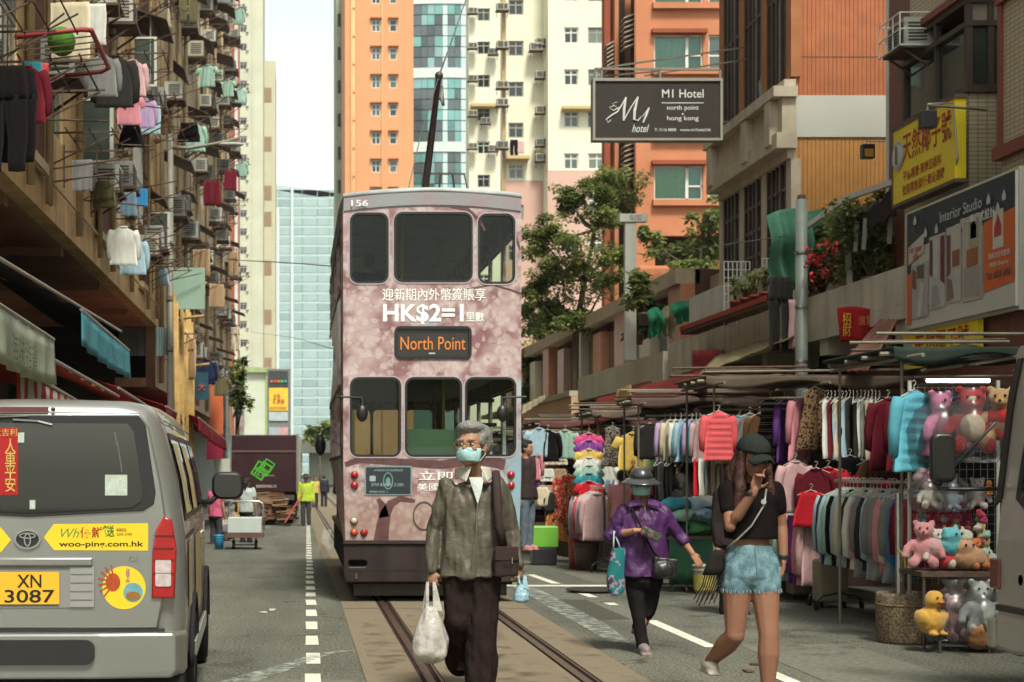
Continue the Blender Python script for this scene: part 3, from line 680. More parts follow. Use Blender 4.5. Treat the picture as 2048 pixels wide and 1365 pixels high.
panel(ellipse(x_ + .05, z_ - .025, .053, .053, 24), [], .002, 'print', mat('print_blue', (.14, .30, .34), .5, 0, .2, 40), rs_, Matrix.Translation((0, -.054, 0)))
panel(ellipse(x_ + .05, z_ - .045, .04, .025, 20), [], .002, 'print', mat('print_mix', (.12, .2, .03), .5, 0, .2, 70, col2=(.4, .04, .02)), rs_, Matrix.Translation((0, -.0555, 0)))
for i in range(7):
 a = radians(100 + i * 22)
 MB().obox((x_ - .055 + .062 * cos(a), -.0545, z_ + .03 + .072 * sin(a)), (.008, .001, .05), Matrix.Rotation(-a + pi / 2, 3, 'Y')).build('print', MATS['print_red'], rs_)
text('送餸上門', 'print', LETTER, rs_, (x_ + .01, -.0545, z_ + .02), U, W3, .022, .085, .006, .001, (.3, .1, .25), vertical=True)
# maker's oval badge
bd = panel(ellipse(vx(58), vz(1078), .074, .055), [ellipse(vx(58), vz(1078), .062, .044)], .014, 'badge', CHROME, gate, Matrix.Translation((0, -.062, 0)))
panel(ellipse(vx(58), vz(1078), .064, .046), [], .003, 'badge_field', BLACK, bd, Matrix.Translation((0, -.054, 0)))
panel(ellipse(vx(58), vz(1071), .046, .017), [ellipse(vx(58), vz(1071), .037, .010)], .009, 'badge_ring', CHROME, bd, Matrix.Translation((0, -.061, 0)))
panel(ellipse(vx(58), vz(1079), .020, .038), [ellipse(vx(58), vz(1079), .012, .029)], .009, 'badge_ring', CHROME, bd, Matrix.Translation((0, -.062, 0)))
text('GL', 'badge_letters', CHROME, gate, (vx(258), -.056, vz(1121)), U, W3, .06, .026, .01, .001)
# garnish, plate, vents
MB().box(vx(-140), vx(187), -.075, -.045, vz(1131), vz(1115)).build('garnish', CHROME, gate, bevel=.008)
rec = vpanel('plate_recess', (-70, 190, 1128, 1214), .012, mat('recess_grey', (.22, .22, .2), .5, 0, .1), -.056, .008, gate)
vpanel('vent_panel', (142, 190, 1133, 1213), .006, mat('vent_grey', (.30, .29, .27), .4, .2, .1), -.062, .008, rec)
for i in range(4): MB().box(vx(143), vx(187), -.0655, -.061, vz(1148 + i * 17), vz(1146.5 + i * 17)).build('vent_slat', CHROME, rec)
pl_ = vpanel('number_plate', (3, 121, 1143, 1207), .003, mat('plate_yellow', (.72, .40, .02), .35, 0, .06, 8), -.066, .006, gate)
INK = (.014, .012, .01)
text('XN', 'lettering', LETTER, pl_, (vx(38), -.0665, vz(1174)), U, W3, vx(86) - vx(38), vz(1148) - vz(1174), .012, .001, INK)
text('3087', 'lettering', LETTER, pl_, (vx(13), -.0665, vz(1204)), U, W3, vx(112) - vx(13), vz(1178) - vz(1204), .012, .001, INK)
# tail lights
tl = panel([(.668, vz(1196)), (.795, vz(1196)), (.805, vz(1100)), (.78, vz(1040)), (.735, vz(1032)), (.69, vz(1060)), (.672, vz(1100))], [], .05, 'tail_light', mat('tail_red', (.33, .008, .008), .2, 0, .15, 14, coat=.8), van, Matrix.Translation((0, -.068, 0)), bevel=.01)
panel(rrect(.69, .775, vz(1172), vz(1118), .01), [], .008, 'reverse_lens', mat('lens_clear', (.5, .42, .4), .15, 0, .3, 40, coat=.8), tl, Matrix.Translation((0, -.074, 0)))
for zz in (1070, 1095, 1118, 1145): MB().box(.675, .79, -.0755, -.067, vz(zz + .8), vz(zz)).build('lens_rib', mat('rib_dark', (.12, .01, .01), .3), tl)
panel([(-.668, vz(1196)), (-.795, vz(1196)), (-.805, vz(1100)), (-.78, vz(1040)), (-.735, vz(1032)), (-.69, vz(1060)), (-.672, vz(1100))], [], .05, 'tail_light', MATS['tail_red'], van, Matrix.Translation((0, -.068, 0)))
# bumper with step recess
bmp = MB().loft([[(x * k, y_, z) for x, y_, z in [(-.85, .25, zz), (-.86, .02, zz), (-.80, -.12, zz), (-.4, -.16, zz), (.4, -.16, zz), (.80, -.12, zz), (.86, .02, zz), (.85, .25, zz)]] for zz, k in ((.36, .97), (.40, 1), (.585, 1.0), (.605, .985))])
b2 = bmp.build('bumper', SILV, van, bevel=.012)
panel(rrect(-.45, .37, .44, .575, .05), [], .05, 'bumper_step', BLACK, b2, Matrix.Translation((0, -.185, 0)))
MB().box(-.84, .84, -.02, .3, .24, .36).build('under_tray', RUBBER, van)
MB().box(-.72, .74, -.058, -.044, .606, .622).build('gate_gap', BLACK, van)
# right side: windows, doors, wheels, graphics
def sidex(z):  # outer surface x of the body at height z
 for (x0, z0), (x1, z1) in zip([(.845, .43), (.855, .75), (.85, 1.12), (.80, 1.45), (.735, 1.70), (.70, 1.80)], [(.855, .75), (.85, 1.12), (.80, 1.45), (.735, 1.70), (.70, 1.80), (.64, 1.87)]):
  if z0 <= z <= z1: return x0 + (x1 - x0) * (z - z0) / (z1 - z0)
 return .845 if z < .5 else .64
def side_patch(name, y0, y1, z0, z1, matl, parent, off=.006, n=6, sg=1, cut=0):
 zs = [z0 + (z1 - z0) * i / n for i in range(n + 1)]
 mb = MB()
 mb.add([(sg * (sidex(z) + off), y, z) for z in zs for y in (y0 + cut * (z - z0), y1 - cut * (z - z0))], [(2 * i, 2 * i + 1, 2 * i + 3, 2 * i + 2) for i in range(n)])
 return mb.build(name, matl, parent, True)
for sg in (1, -1):
 for (a, b) in ((.22, 1.25), (1.32, 2.45), (2.52, 3.35)):
  w_ = side_patch('side_window', a, b, 1.20, 1.70, BLACK, van, .005, 6, sg, .06)
  side_patch('pane', a + .05, b - .05, 1.24, 1.66, VGL, w_, .009, 6, sg, .06)
  if sg == 1 and a < 2: side_patch('poster', a + .12, a + .72, 1.24, 1.64, mat('poster_yellow', (.5, .38, .1), .4, 0, .3, 5, col2=(.45, .45, .38)), w_, .012, 6, sg)
 side_patch('gutter', .02, 3.6, 1.755, 1.765, BLACK, van, .012, 1, sg)
 for yy in (1.28, 2.48): side_patch('door_seam', yy - .006, yy + .006, .45, 1.75, BLACK, van, .004, 8, sg)
 side_patch('slide_rail', .15, 1.25, 1.10, 1.125, BLACK, van, .006, 1, sg)
 MB().box(*((sg * .862 - .012, sg * .862 + .012)), 2.3, 2.44, 1.02, 1.06).build('door_handle', CHROME, van, bevel=.006)
 MB().box(*((sg * .862 - .012, sg * .862 + .012)), 2.55, 2.69, 1.02, 1.06).build('door_handle', CHROME, van, bevel=.006)
 for yy in (1.02, 3.6):
  wl = MB().lathe([(.10, -.09), (.29, -.095), (.325, -.07), (.33, 0), (.325, .07), (.29, .095), (.19, .085)], 30).xf(Matrix.Translation((sg * .775, yy, .33)) @ Matrix.Rotation(sg * pi / 2, 4, 'Y')).build('wheel', RUBBER, van, True)
  MB().lathe([(.0, .06), (.05, .075), (.10, .05), (.17, .06), (.20, .085)], 24).xf(Matrix.Translation((sg * .775, yy, .33)) @ Matrix.Rotation(sg * pi / 2, 4, 'Y')).build('rim', STEEL, wl, True)
  # wheel arch, dark lip
  MB().tube([(sg * .862, yy + .40 * cos(a), .33 + .40 * sin(a)) for a in [pi * i / 14 for i in range(15)]], .018, 6).build('wheel_arch', RUBBER, van, True)
  panel([(yy + .385 * cos(pi * i / 14), .33 + .385 * sin(pi * i / 14)) for i in range(15)], [], .004, 'arch_well', RUBBER, van, Matrix.Translation((sg * .860, 0, 0)) @ Matrix(((0, -1, 0, 0), (1, 0, 0, 0), (0, 0, 1, 0), (0, 0, 0, 1))))
side_patch('side_graphic', 1.35, 2.40, .55, 1.08, mat('side_yellow', (.5, .36, .07), .4, 0, .35, 4, col2=(.36, .33, .24)), van, .006, 4)
side_patch('side_graphic', .30, .75, .70, 1.08, MATS['side_yellow'], van, .006, 4)
MB().obox((.865, 2.0, .40), (.03, 2.0, .10)).build('sill', SILV, van, bevel=.01)
for sg in (1, -1):
 ma = MB().tube([(sg * .80, 3.38, 1.24), (sg * .90, 3.36, 1.24), (sg * .96, 3.33, 1.30)], .022, 8).build('mirror_arm', BLACK, van, True)
 mm = panel(rrect(sg * 1.03 - .12, sg * 1.03 + .12, 1.26, 1.47, .07), [], .10, 'mirror', BLACK, ma, Matrix.Translation((0, 3.30, 0)), bevel=.03)
 panel(rrect(sg * 1.03 - .10, sg * 1.03 + .10, 1.28, 1.45, .055), [], .004, 'mirror_glass', mat('mirror_glass', (.05, .05, .045), .06, .6, 0), ma, Matrix.Translation((0, 3.292, 0)))
# ------------------------------------------------------------------ light bus cut by the right edge
BS, BX = 300.0, 1985.0
bY = F / BS
BUSP = mat('bus_paint', (.42, .41, .36), .35, .35, .08, 2.5, coat=.4)
bus = empty('minibus', ((BX - VX) / BS, bY, 0), 0, 'grey-beige light bus nosing in at the right edge beside the toys', 'minibus')
# local: side plane x=0, y: 0 = front end, negative = towards the camera (rear)
ps = [(0, .30), (-.05, .52), (-.03, .95), (-.10, 1.25), (-.30, 1.95), (-.55, 2.35), (-.9, 2.52), (-5.2, 2.55), (-5.2, .32), (-1.78, .32)]
arch = [(-1.32 + .46 * cos(pi * (1 - i / 12)), .40 + .46 * sin(pi * (1 - i / 12))) for i in range(13)]
prof = ps + arch + [(-.86, .32), (-.3, .28)]
bb = MB(); rg = []
for x_, ins in ((0.03, .0), (0.0, .02), (.05, 0), (1.9, 0)):
 pass
o_ = MB().prism(prof, 'x', 0, 1.9).build('body', BUSP, bus, bevel=.035)
win = [(-.36, 1.30), (-.44, 1.55), (-.66, 2.10), (-.80, 2.20), (-1.45, 2.20), (-1.45, 1.22), (-.50, 1.22)]
fr = MB().prism(win, 'x', -.008, .0).build('door_window', BLACK, bus)
wi = [(-.43, 1.32), (-.50, 1.55), (-.70, 2.06), (-.82, 2.15), (-1.40, 2.15), (-1.40, 1.28), (-.52, 1.28)]
MB().prism(wi, 'x', -.012, -.008).build('pane', glass('bus_glass', (.1, .12, .1), .03, 1.8, .6, (.03, .032, .022)), fr)
wsh = MB().add([(.12, .012, 1.29), (1.78, .012, 1.29), (1.74, -.29, 1.98), (.16, -.29, 1.98)], [(0, 1, 2, 3)]).xf(Matrix.Translation((0, -.075, .0))).build('windscreen', MATS['bus_glass'], bus)
ws2 = MB().prism([(-.02, 1.22), (-.075, 1.26), (-.27, 1.98), (-.40, 2.2), (-.47, 2.2), (-.33, 1.9), (-.16, 1.30)], 'x', -.014, .0).build('windscreen_pillar', BLACK, bus)
for (a, b) in ((-2.7, -1.6), (-3.9, -2.8), (-5.0, -4.0)):
 MB().prism(rrect(a, b, 1.25, 2.15, .07), 'x', -.008, 0).build('side_window', TINT, bus)
MB().prism(rrect(-1.50, -.36, .42, 2.28, .08), 'x', -.003, 0).build('door', BUSP, bus)
MB().box(-.02, 0, -1.45, -1.30, 1.02, 1.07).build('door_handle', BLACK, bus, bevel=.006)
for sx_ in (.14, 1.76):
 wl = MB().lathe([(.10, -.1), (.31, -.105), (.35, -.08), (.36, 0), (.35, .08), (.31, .105), (.2, .09)], 30).xf(Matrix.Translation((sx_, -1.32, .36)) @ Matrix.Rotation(-pi / 2, 4, 'Y')).build('wheel', RUBBER, bus, True)
 MB().lathe([(0, .05), (.06, .08), (.11, .05), (.19, .06), (.21, .09)], 24).xf(Matrix.Translation((sx_, -1.32, .36)) @ Matrix.Rotation(-pi / 2, 4, 'Y')).build('rim', STEEL, wl, True)
MB().tube([(-.012, -1.32 + .475 * cos(pi * i / 16), .40 + .475 * sin(pi * i / 16)) for i in range(17)], .022, 6).build('arch_lip', BUSP, bus, True)
MB().box(-.02, .5, -.05, .06, .30, .50).build('front_bumper', mat('bumper_beige', (.36, .34, .27), .5, 0, .12, 4), bus, bevel=.02)
MB().box(-.022, .01, -.13, -.0, .70, .90).build('side_indicator', mat('indicator', (.17, .05, .03), .25, 0, .1, coat=.6), bus, bevel=.01)
MB().box(-.025, 0, -.6, -.1, .56, .60).build('rubbing_strip', BLACK, bus)
MB().lathe([(.008, -.01), (.035, -.01), (.035, .0), (.008, .0)], 16).xf(Matrix.Translation((-.003, -.42, .78)) @ Matrix.Rotation(-pi / 2, 4, 'Y')).build('fuel_cap', BUSP, bus)
ma = MB().tube([(.02, -.02, 1.36), (-.18, .10, 1.355), (-.30, .13, 1.36), (-.335, .14, 1.40), (-.335, .14, 1.55)], .014, 8).tube([(.0, -.05, 1.80), (-.14, .08, 1.60), (-.27, .12, 1.44), (-.3, .13, 1.38)], .010, 6).build('mirror_arm', BLACK, bus, True)
mm = panel(rrect(-.375, -.215, 1.40, 1.735, .05), [], .08, 'mirror', BLACK, ma, Matrix.Translation((0, .06, 0)), bevel=.02)
panel(rrect(-.36, -.23, 1.43, 1.715, .045), [], .004, 'mirror_glass', MATS['mirror_glass'], ma, Matrix.Translation((0, .054, 0)))
# ------------------------------------------------------------------ maroon box lorry far left, loaded with cardboard
LS = 61.0; lY = F / LS
MAR = mat('lorry_maroon', (.035, .012, .015), .45, 0, .12, 1.5, coat=.1)
lor = empty('box_lorry', ((528 - VX) / LS, lY, gz(lY)), radians(-1), 'maroon box lorry with green squares parked far down the left lane', 'lorry')
def lx(px): return (px - 528) / LS
def lz(py): return CH - (py - VY) / LS - gz(lY)
zt, zb = lz(870), lz(985)
MB().box(-1.09, 1.09, 0, 5.5, zb, zt).build('cargo_box', MAR, lor, bevel=.03)
MB().box(-1.12, -1.06, -.03, 5.5, zb - .05, zt + .03).build('corner_post', STEEL, lor); MB().box(1.06, 1.12, -.03, 5.5, zb - .05, zt + .03).build('corner_post', STEEL, lor)
MB().box(-1.05, 1.05, -.03, -.005, lz(905), lz(901)).build('door_bar', mat('bar_maroon', (.12, .07, .06), .5), lor)
MB().box(-1.0, 1.0, -.5, -.2, lz(1000), lz(990)).build('tail_lift', DSTEEL, lor)
GRN = mat('logo_green', (.08, .42, .04), .5, 0, .05)
def diamond(px, py, r, t, rot=45):
 o_ = [(lx(px) + r * cos(radians(rot + 90 * i)), lz(py) + r * sin(radians(rot + 90 * i))) for i in range(4)]
 i_ = [(lx(px) + (r - t) * cos(radians(rot + 90 * i)), lz(py) + (r - t) * sin(radians(rot + 90 * i))) for i in range(4)]
 panel(o_, [i_], .01, 'logo_square', GRN, lor, Matrix.Translation((0, -.016, 0)))
for q in ((520, 948, .24, .07, 12), (511, 945, .17, .06, 12), (530, 938, .27, .075, 12), (536, 932, .25, .05, 12), (520, 933, .2, .06, 12)): diamond(*q)
text('廢紙回收有限公司', 'lettering', LETTER, lor, (lx(512), -.012, lz(976)), U, W3, .66, .10, .004, .003, (.55, .5, .45))
text('RECYCLING', 'lettering', LETTER, lor, (lx(518), -.012, lz(953)), U, W3, .5, .05, 0, .003, (.4, .36, .33))
MB().box(-.95, .95, .1, 7.2, .45, .62).build('chassis', RUBBER, lor)
MB().box(-1.02, 1.02, 5.7, 7.4, .5, 2.3).build('cab', MAR, lor, bevel=.08)
for yy in (1.1, 6.4):
 for sx_ in (-.8, .8):
  MB().lathe([(.05, -.13), (.40, -.13), (.42, 0), (.40, .13), (.05, .13)], 20).xf(Matrix.Translation((sx_, yy, .42)) @ Matrix.Rotation(pi / 2, 4, 'Y')).build('wheel', RUBBER, lor, True)
MB().box(-.8, -.5, -.05, .1, .62, .74).build('lamp', MATS['tail_red'], lor); MB().box(.5, .8, -.05, .1, .62, .74).build('lamp', MATS['tail_red'], lor)
CARD = mat('cardboard', objcol=True, rough=.8, var=.25, scale=7)
k = 0
for (px, py, w_, h_) in ((500, 1030, .5, .3), (522, 1028, .5, .34), (548, 1026, .5, .36), (568, 1029, .5, .3), (585, 1024, .35, .45), (510, 1007, .5, .28), (535, 1005, .55, .3), (560, 1005, .5, .26), (520, 990, .6, .18), (552, 990, .6, .2)):
 b_ = empty('cardboard_bale', (lor.location.x + lx(px), lY - .75 - rnd.random() * .15, gz(lY) + max(.0, lz(py) - h_ * .5)), rnd.uniform(-.2, .2),
               'flattened cardboard bale %s' % ['low at the near left under the lorry box', 'bottom row beside the leftmost bale', 'bottom row in the middle behind the lorry', 'bottom row right of the middle', 'at the far right behind the lorry', 'second layer at left on the bales', 'second layer in the middle', 'second layer at right', 'topmost at left, under the lorry door', 'topmost at right, under the lorry door'][k], 'cardboard', 'cardboard behind the lorry')
 nl = 5
 for i in range(nl):
  MB().obox((rnd.uniform(-.03, .03), rnd.uniform(-.03, .03), h_ * (i + .5) / nl), (w_ * rnd.uniform(.85, 1.1), .45, h_ / nl * .85), Matrix.Rotation(rnd.uniform(-.12, .12), 3, 'Y')).build('sheet', CARD, b_, color=rnd.choice([(.22, .13, .07), (.17, .09, .045), (.28, .19, .12), (.09, .035, .025)]))
 k += 1
# ------------------------------------------------------------------ facade kit
def frame_at(name, loc, rz, label, cat): return empty(name, loc, rz, label, cat)
def wall(parent, x0, x1, z0, z1, holes, matl, thick=.25, name='wall', y=0):
 o = panel([(x0, z0), (x1, z0), (x1, z1), (x0, z1)], [[(a, c), (b, c), (b, d), (a, d)] for a, b, c, d in holes], thick, name, matl, parent, Matrix.Translation((0, y, 0)))
 return o
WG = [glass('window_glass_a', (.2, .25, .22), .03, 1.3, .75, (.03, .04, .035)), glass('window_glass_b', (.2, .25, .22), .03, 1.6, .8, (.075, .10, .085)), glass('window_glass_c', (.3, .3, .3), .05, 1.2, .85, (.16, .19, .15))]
WHITEF = mat('white_frame', (.55, .55, .48), .5, 0, .12, 3); GREYF = mat('grey_frame', (.25, .25, .22), .5, 0, .15, 4); BRNF = mat('brown_frame', (.06, .042, .032), .5, 0, .2, 5)
_wm = {}
def window(parent, x0, x1, z0, z1, fmat, gl, cols=2, top=0.0, y=.06, t=.05, curtain=None, ledge=None):
 """frame with mullions (window) and its pane, set back in the opening"""
 f = MB(); d0, d1 = y, y + .05
 f.box(x0, x0 + t, d0, d1, z0, z1); f.box(x1 - t, x1, d0, d1, z0, z1); f.box(x0 + t, x1 - t, d0, d1, z0, z0 + t); f.box(x0 + t, x1 - t, d0, d1, z1 - t, z1)
 for i in range(1, cols):
  xx = x0 + (x1 - x0) * i / cols; f.box(xx - t / 2, xx + t / 2, d0 + .004, d1 - .004, z0 + t, z1 - t)
 if top: zz = z1 - top; f.box(x0 + t, x1 - t, d0 + .006, d1 - .006, zz - t / 2, zz + t / 2)
 fo = f.build('window', fmat, parent)
 MB().box(x0 + t * .6, x1 - t * .6, y + .02, y + .032, z0 + t * .6, z1 - t * .6).build('pane', gl, fo)
 if curtain:
  c, a, b = curtain; m = MB(); n = 14; xa, xb = x0 + (x1 - x0) * a, x0 + (x1 - x0) * b
  m.add([(xa + (xb - xa) * i / n, y + .10 + .03 * (i % 2), z) for i in range(n + 1) for z in (z0, z1)], [(2 * i, 2 * i + 2, 2 * i + 3, 2 * i + 1) for i in range(n)])
  m.build('curtain', CLOTH, fo, color=c)
 if ledge: MB().box(x0 - .08, x1 + .08, -ledge, y, z0 - .09, z0 - .005).build('sill', MATS.get('sill_mat') or mat('sill_mat', (.4, .37, .3), .7), fo)
 return fo
# window air conditioner, built once
AC_BODY = mat('ac_casing', objcol=True, rough=.5, var=.15, scale=5, streak=.35, streakcol=(.12, .09, .06))
_acb = MB().box(-.33, .33, -.42, .1, 0, .42).mesh('casing', AC_BODY)
_acg = MB()
for i in range(7): _acg.box(-.29, .05, -.432, -.42, .06 + i * .047, .085 + i * .047)
_acg.box(.09, .29, -.428, -.42, .06, .36)
for i in range(6): _acg.box(.33, .336, -.36, -.08, .07 + i * .05, .095 + i * .05); _acg.box(-.336, -.33, -.36, -.08, .07 + i * .05, .095 + i * .05)
_acg = _acg.mesh('grille', mat('ac_grille', (.06, .055, .045), .6, 0, .2))
_acs = MB().box(-.38, .38, -.48, .06, -.05, -.0).bar((-.3, -.44, -.04), (-.3, 0, -.34), .03).bar((.3, -.44, -.04), (.3, 0, -.34), .03).mesh('shelf', RUST)
ACC = [(.42, .41, .34), (.33, .33, .28), (.47, .45, .38), (.27, .28, .25), (.40, .36, .27)]
def ac(x, y, z, rz, label, group, k=1.0, color=None):
 e = empty('air_conditioner', (x, y, z), rz, label, 'air conditioner', group); e.scale = (k, k, k)
 inst('casing', _acb, e, color=color or rnd.choice(ACC)); inst('grille', _acg, e); inst('shelf', _acs, e)
 return e
# drying rack: two triangular brackets and rods
_rb = MB().bar((0, 0, 0), (0, -.9, .02), .022).bar((0, 0, -.42), (0, -.85, .0), .018).bar((0, 0, -.5), (0, 0, .1), .02).bar((0, -.45, .0), (0, -.45, -.2), .015).mesh('bracket', RUST)
_rr = MB().tube([(-.8, 0, 0), (.8, 0, 0)], .011, 6).mesh('rod', RUST)
def rack(x, y, z, rz, label, group, k=1.0, rods=3):
 e = empty('drying_rack', (x, y, z), rz, label, 'drying rack', group); e.scale = (k, k, k)
 inst('bracket', _rb, e, (-.62, 0, 0)); inst('bracket', _rb, e, (.62, 0, 0))
 for i in range(rods): inst('rod', _rr, e, (0, -.22 - i * .3, .02 + .012))
 return e
# garments: closed, folded cloth shapes that hang from their top centre, width along x
def garment_mesh(kind, seed=0):
 r = random.Random(seed * 31 + len(kind)); m = MB(); ph = [r.uniform(0, 6.28) for _ in range(6)]
 def sheet(prof, th, nx=12, nz=12, folds=4, x_off=0, amp=1.0):
  """prof(t)->(left, right) half-outline, t from 0 top to 1 bottom, H = prof height"""
  H = prof[-1][2]
  def at(t):
   for a, b in zip(prof, prof[1:]):
    if a[2] <= t * H <= b[2]:
     k = (t * H - a[2]) / max(b[2] - a[2], 1e-6); return a[0] + (b[0] - a[0]) * k, a[1] + (b[1] - a[1]) * k
   return prof[-1][0], prof[-1][1]
  rings = []
  for j in range(nz + 1):
   t = j / nz; xl, xr = at(t); ring = []
   for side in (-1, 1):
    for i in range(nx + 1):
     u = i / nx if side < 0 else 1 - i / nx
     x = xl + (xr - xl) * u
     f = (.35 + .65 * t) * amp * (1 if kind in ('coat', 'jacket') else 1.7) * (.014 * sin(folds * 6.28 * u + ph[0] + 2 * t) + .008 * sin(folds * 11 * u + ph[1] - 3 * t))
     if kind == 'puffer': f = .0; b = th * (1.0 + .45 * abs(sin(t * H * 3.14 / .10)))
     else: b = th * (.8 + .3 * t)
     edge = math.sqrt(max(0, 1 - (2 * u - 1) ** 2)) ** .6
     ring.append((x + x_off + .006 * sin(9 * t + ph[2]), side * b * edge + f, -t * H))
   rings.append(ring)
  m.loft(rings)
 def sleeve(sx, length, w, th, out):
  pts = [(sx * .20, 0, -.06), (sx * (.235 + out * .4), 0, -.16), (sx * (.25 + out), .01, -.16 - length * .5), (sx * (.245 + out), .015, -.16 - length)]
  ring = []
  for (x, y, z), k in zip(pts, (1.0, 1.0, .85, .7)):
   ring.append([(x + w * k * cos(a), y + th * k * sin(a), z + .02 * cos(a) * sx) for a in [6.283 * i / 10 for i in range(10)]])
  m.loft(ring)
 if kind in ('tee', 'shirt', 'coat', 'puffer', 'jacket'):
  H = {'tee': .62, 'shirt': .68, 'coat': .9, 'puffer': .78, 'jacket': .66}[kind]; fl = {'tee': .25, 'shirt': .25, 'coat': .29, 'puffer': .27, 'jacket': .26}[kind]
  th = {'tee': .014, 'shirt': .018, 'coat': .035, 'puffer': .07, 'jacket': .032}[kind]
  sheet([(-.075, .075, 0), (-.13, .13, .03), (-.225, .225, .10), (-.225, .225, .22), (-fl, fl, H)], th, nz=26 if kind == 'puffer' else 12)
  if kind == 'tee': sleeve(-1, .10, .075, .02, .05); sleeve(1, .10, .075, .02, .05)
  else:
   L = {'shirt': .42, 'coat': .48, 'puffer': .46, 'jacket': .44}[kind]; wth = {'shirt': .055, 'coat': .065, 'puffer': .075, 'jacket': .062}[kind]
   sleeve(-1, L, wth, wth * .8, .01 + r.random() * .03); sleeve(1, L, wth, wth * .8, .01 + r.random() * .03)
  m.tube([(.07 * cos(6.28 * i / 12), .03 * sin(6.28 * i / 12), .005) for i in range(12)], .015, 6, closed=True)
 elif kind == 'dress':
  sheet([(-.09, .09, 0), (-.19, .19, .08), (-.18, .18, .3), (-.21, .21, .45), (-.31, .31, 1.0)], .035, nz=14, folds=5, amp=1.6)
 elif kind == 'trousers':
  sheet([(-.19, .19, 0), (-.20, .20, .08), (-.22, .22, .26), (-.225, .225, .30)], .035, nz=5)
  for sx in (-1, 1): sheet([(-.105, .105, 0), (-.095, .095, .35), (-.08, .08, .70)], .03, nx=8, nz=8, x_off=sx * .112)
  m.v = m.v[:]  # legs start at the crotch
  n0 = 6 * 26
  for i in range(n0, len(m.v)): x, y_, z = m.v[i]; m.v[i] = (x, y_, z - .27)
 elif kind == 'hung_trousers':
  sheet([(-.10, .10, 0), (-.11, .11, .1), (-.095, .095, .75)], .03, nx=8, nz=10, folds=2)
 elif kind == 'skirt':
  sheet([(-.15, .15, 0), (-.17, .17, .1), (-.27, .27, .5)], .04, nz=8, folds=6, amp=1.8)
 elif kind == 'towel':
  sheet([(-.25, .25, 0), (-.26, .26, .4), (-.25, .25, .75)], .010, nz=10, folds=3, amp=1.6)
 elif kind == 'shorts':
  sheet([(-.19, .19, 0), (-.20, .20, .08), (-.24, .24, .3)], .04, nz=6)
  for sx in (-1, 1): sheet([(-.125, .125, 0), (-.13, .13, .16)], .035, nx=8, nz=4, x_off=sx * .122)
  for i in range(7 * 26, len(m.v)): x, y_, z = m.v[i]; m.v[i] = (x, y_, z - .27)
 elif kind == 'cap_bag':
  sheet([(-.1, .1, 0), (-.2, .2, .15), (-.2, .2, .35), (-.1, .1, .42)], .09, nz=8)
 return m.mesh(kind, CLOTH, True)
GM = {}
def gm(kind, seed=0):
 k = (kind, seed % 3)
 if k not in GM: GM[k] = garment_mesh(kind, seed % 3)
 return GM[k]
_hang = MB().tube([(0, 0, .03), (0, 0, .07), (.02, 0, .085), (.025, 0, .11), (0, 0, .125), (-.02, 0, .11)], .004, 5).tube([(-.19, 0, -.045), (0, 0, .035), (.19, 0, -.045)], .007, 5).mesh('hanger', mat('hanger_white', (.5, .48, .42), .4))
CN = {'white': (.62, .62, .55), 'cream': (.55, .48, .34), 'black': (.012, .010, .010), 'charcoal': (.032, .03, .028), 'grey': (.2, .2, .19), 'pale blue': (.33, .46, .52), 'mint': (.32, .48, .38), 'teal': (.04, .23, .27), 'blue': (.04, .20, .42),
      'navy': (.022, .03, .07), 'purple': (.13, .05, .22), 'violet': (.22, .06, .27), 'pink': (.55, .22, .25), 'pale pink': (.55, .35, .34), 'hot pink': (.60, .07, .20), 'red': (.48, .02, .03), 'maroon': (.13, .016, .025), 'coral': (.60, .10, .11), 'orange': (.58, .16, .03),
      'yellow': (.62, .42, .10), 'green': (.10, .30, .11), 'lime': (.22, .42, .06), 'sage': (.26, .36, .19), 'brown': (.14, .07, .035), 'tan': (.34, .23, .13), 'lilac': (.42, .30, .46), 'olive': (.13, .12, .06), 'sky blue': (.20, .42, .55), 'dark green': (.02, .10, .06), 'steel blue': (.13, .2, .26)}
def garment(kind, colour, loc, rz, label, group=None, k=(1, 1, 1), seed=None, hanger=True, patt=None, name=None):
 seed = rnd.randrange(3) if seed is None else seed
 nm = name or {'hung_trousers': 'trousers', 'cap_bag': 'cloth_bag', 'tee': 't_shirt'}.get(kind, kind)
 o = inst(nm, gm(kind, seed), None, loc, (0, 0, rz), k, patt, CN[colour] if isinstance(colour, str) else colour)
 tag(o, label, {'tee': 't-shirt', 'hung_trousers': 'trousers', 'cap_bag': 'bag'}.get(kind, kind), group)
 if hanger: inst('hanger', _hang, o)
 return o
def pattern(name, base, cols, scale, thr=.5, kind='noise'):
 m = mat(name, base, .85, 0, .1, 8)
 n, L, b = nodes_of(m); tc = n.new('ShaderNodeTexCoord')
 if kind == 'noise': t = n.new('ShaderNodeTexNoise'); t.inputs['Scale'].default_value = scale; o = t.outputs['Fac']; L.new(tc.outputs['Object'], t.inputs['Vector'])
 elif kind == 'voronoi': t = n.new('ShaderNodeTexVoronoi'); t.inputs['Scale'].default_value = scale; o = t.outputs['Distance']; L.new(tc.outputs['Object'], t.inputs['Vector'])
 else:
  t = n.new('ShaderNodeTexWave'); t.bands_direction = 'Z' if kind == 'hstripe' else 'X'; t.inputs['Scale'].default_value = scale; t.inputs['Distortion'].default_value = .4; o = t.outputs['Fac']; L.new(tc.outputs['Object'], t.inputs['Vector'])
 rp = n.new('ShaderNodeValToRGB'); rp.color_ramp.interpolation = 'CONSTANT'; e = rp.color_ramp.elements; e[0].position = 0; e[0].color = (*base, 1); e[1].position = thr; e[1].color = (*cols[0], 1)
 for i, c in enumerate(cols[1:]): q = e.new(min(.99, thr + .09 * (i + 1))); q.color = (*c, 1)
 L.new(o, rp.inputs[0]); L.new(rp.outputs[0], b.inputs['Base Color'])
 return m
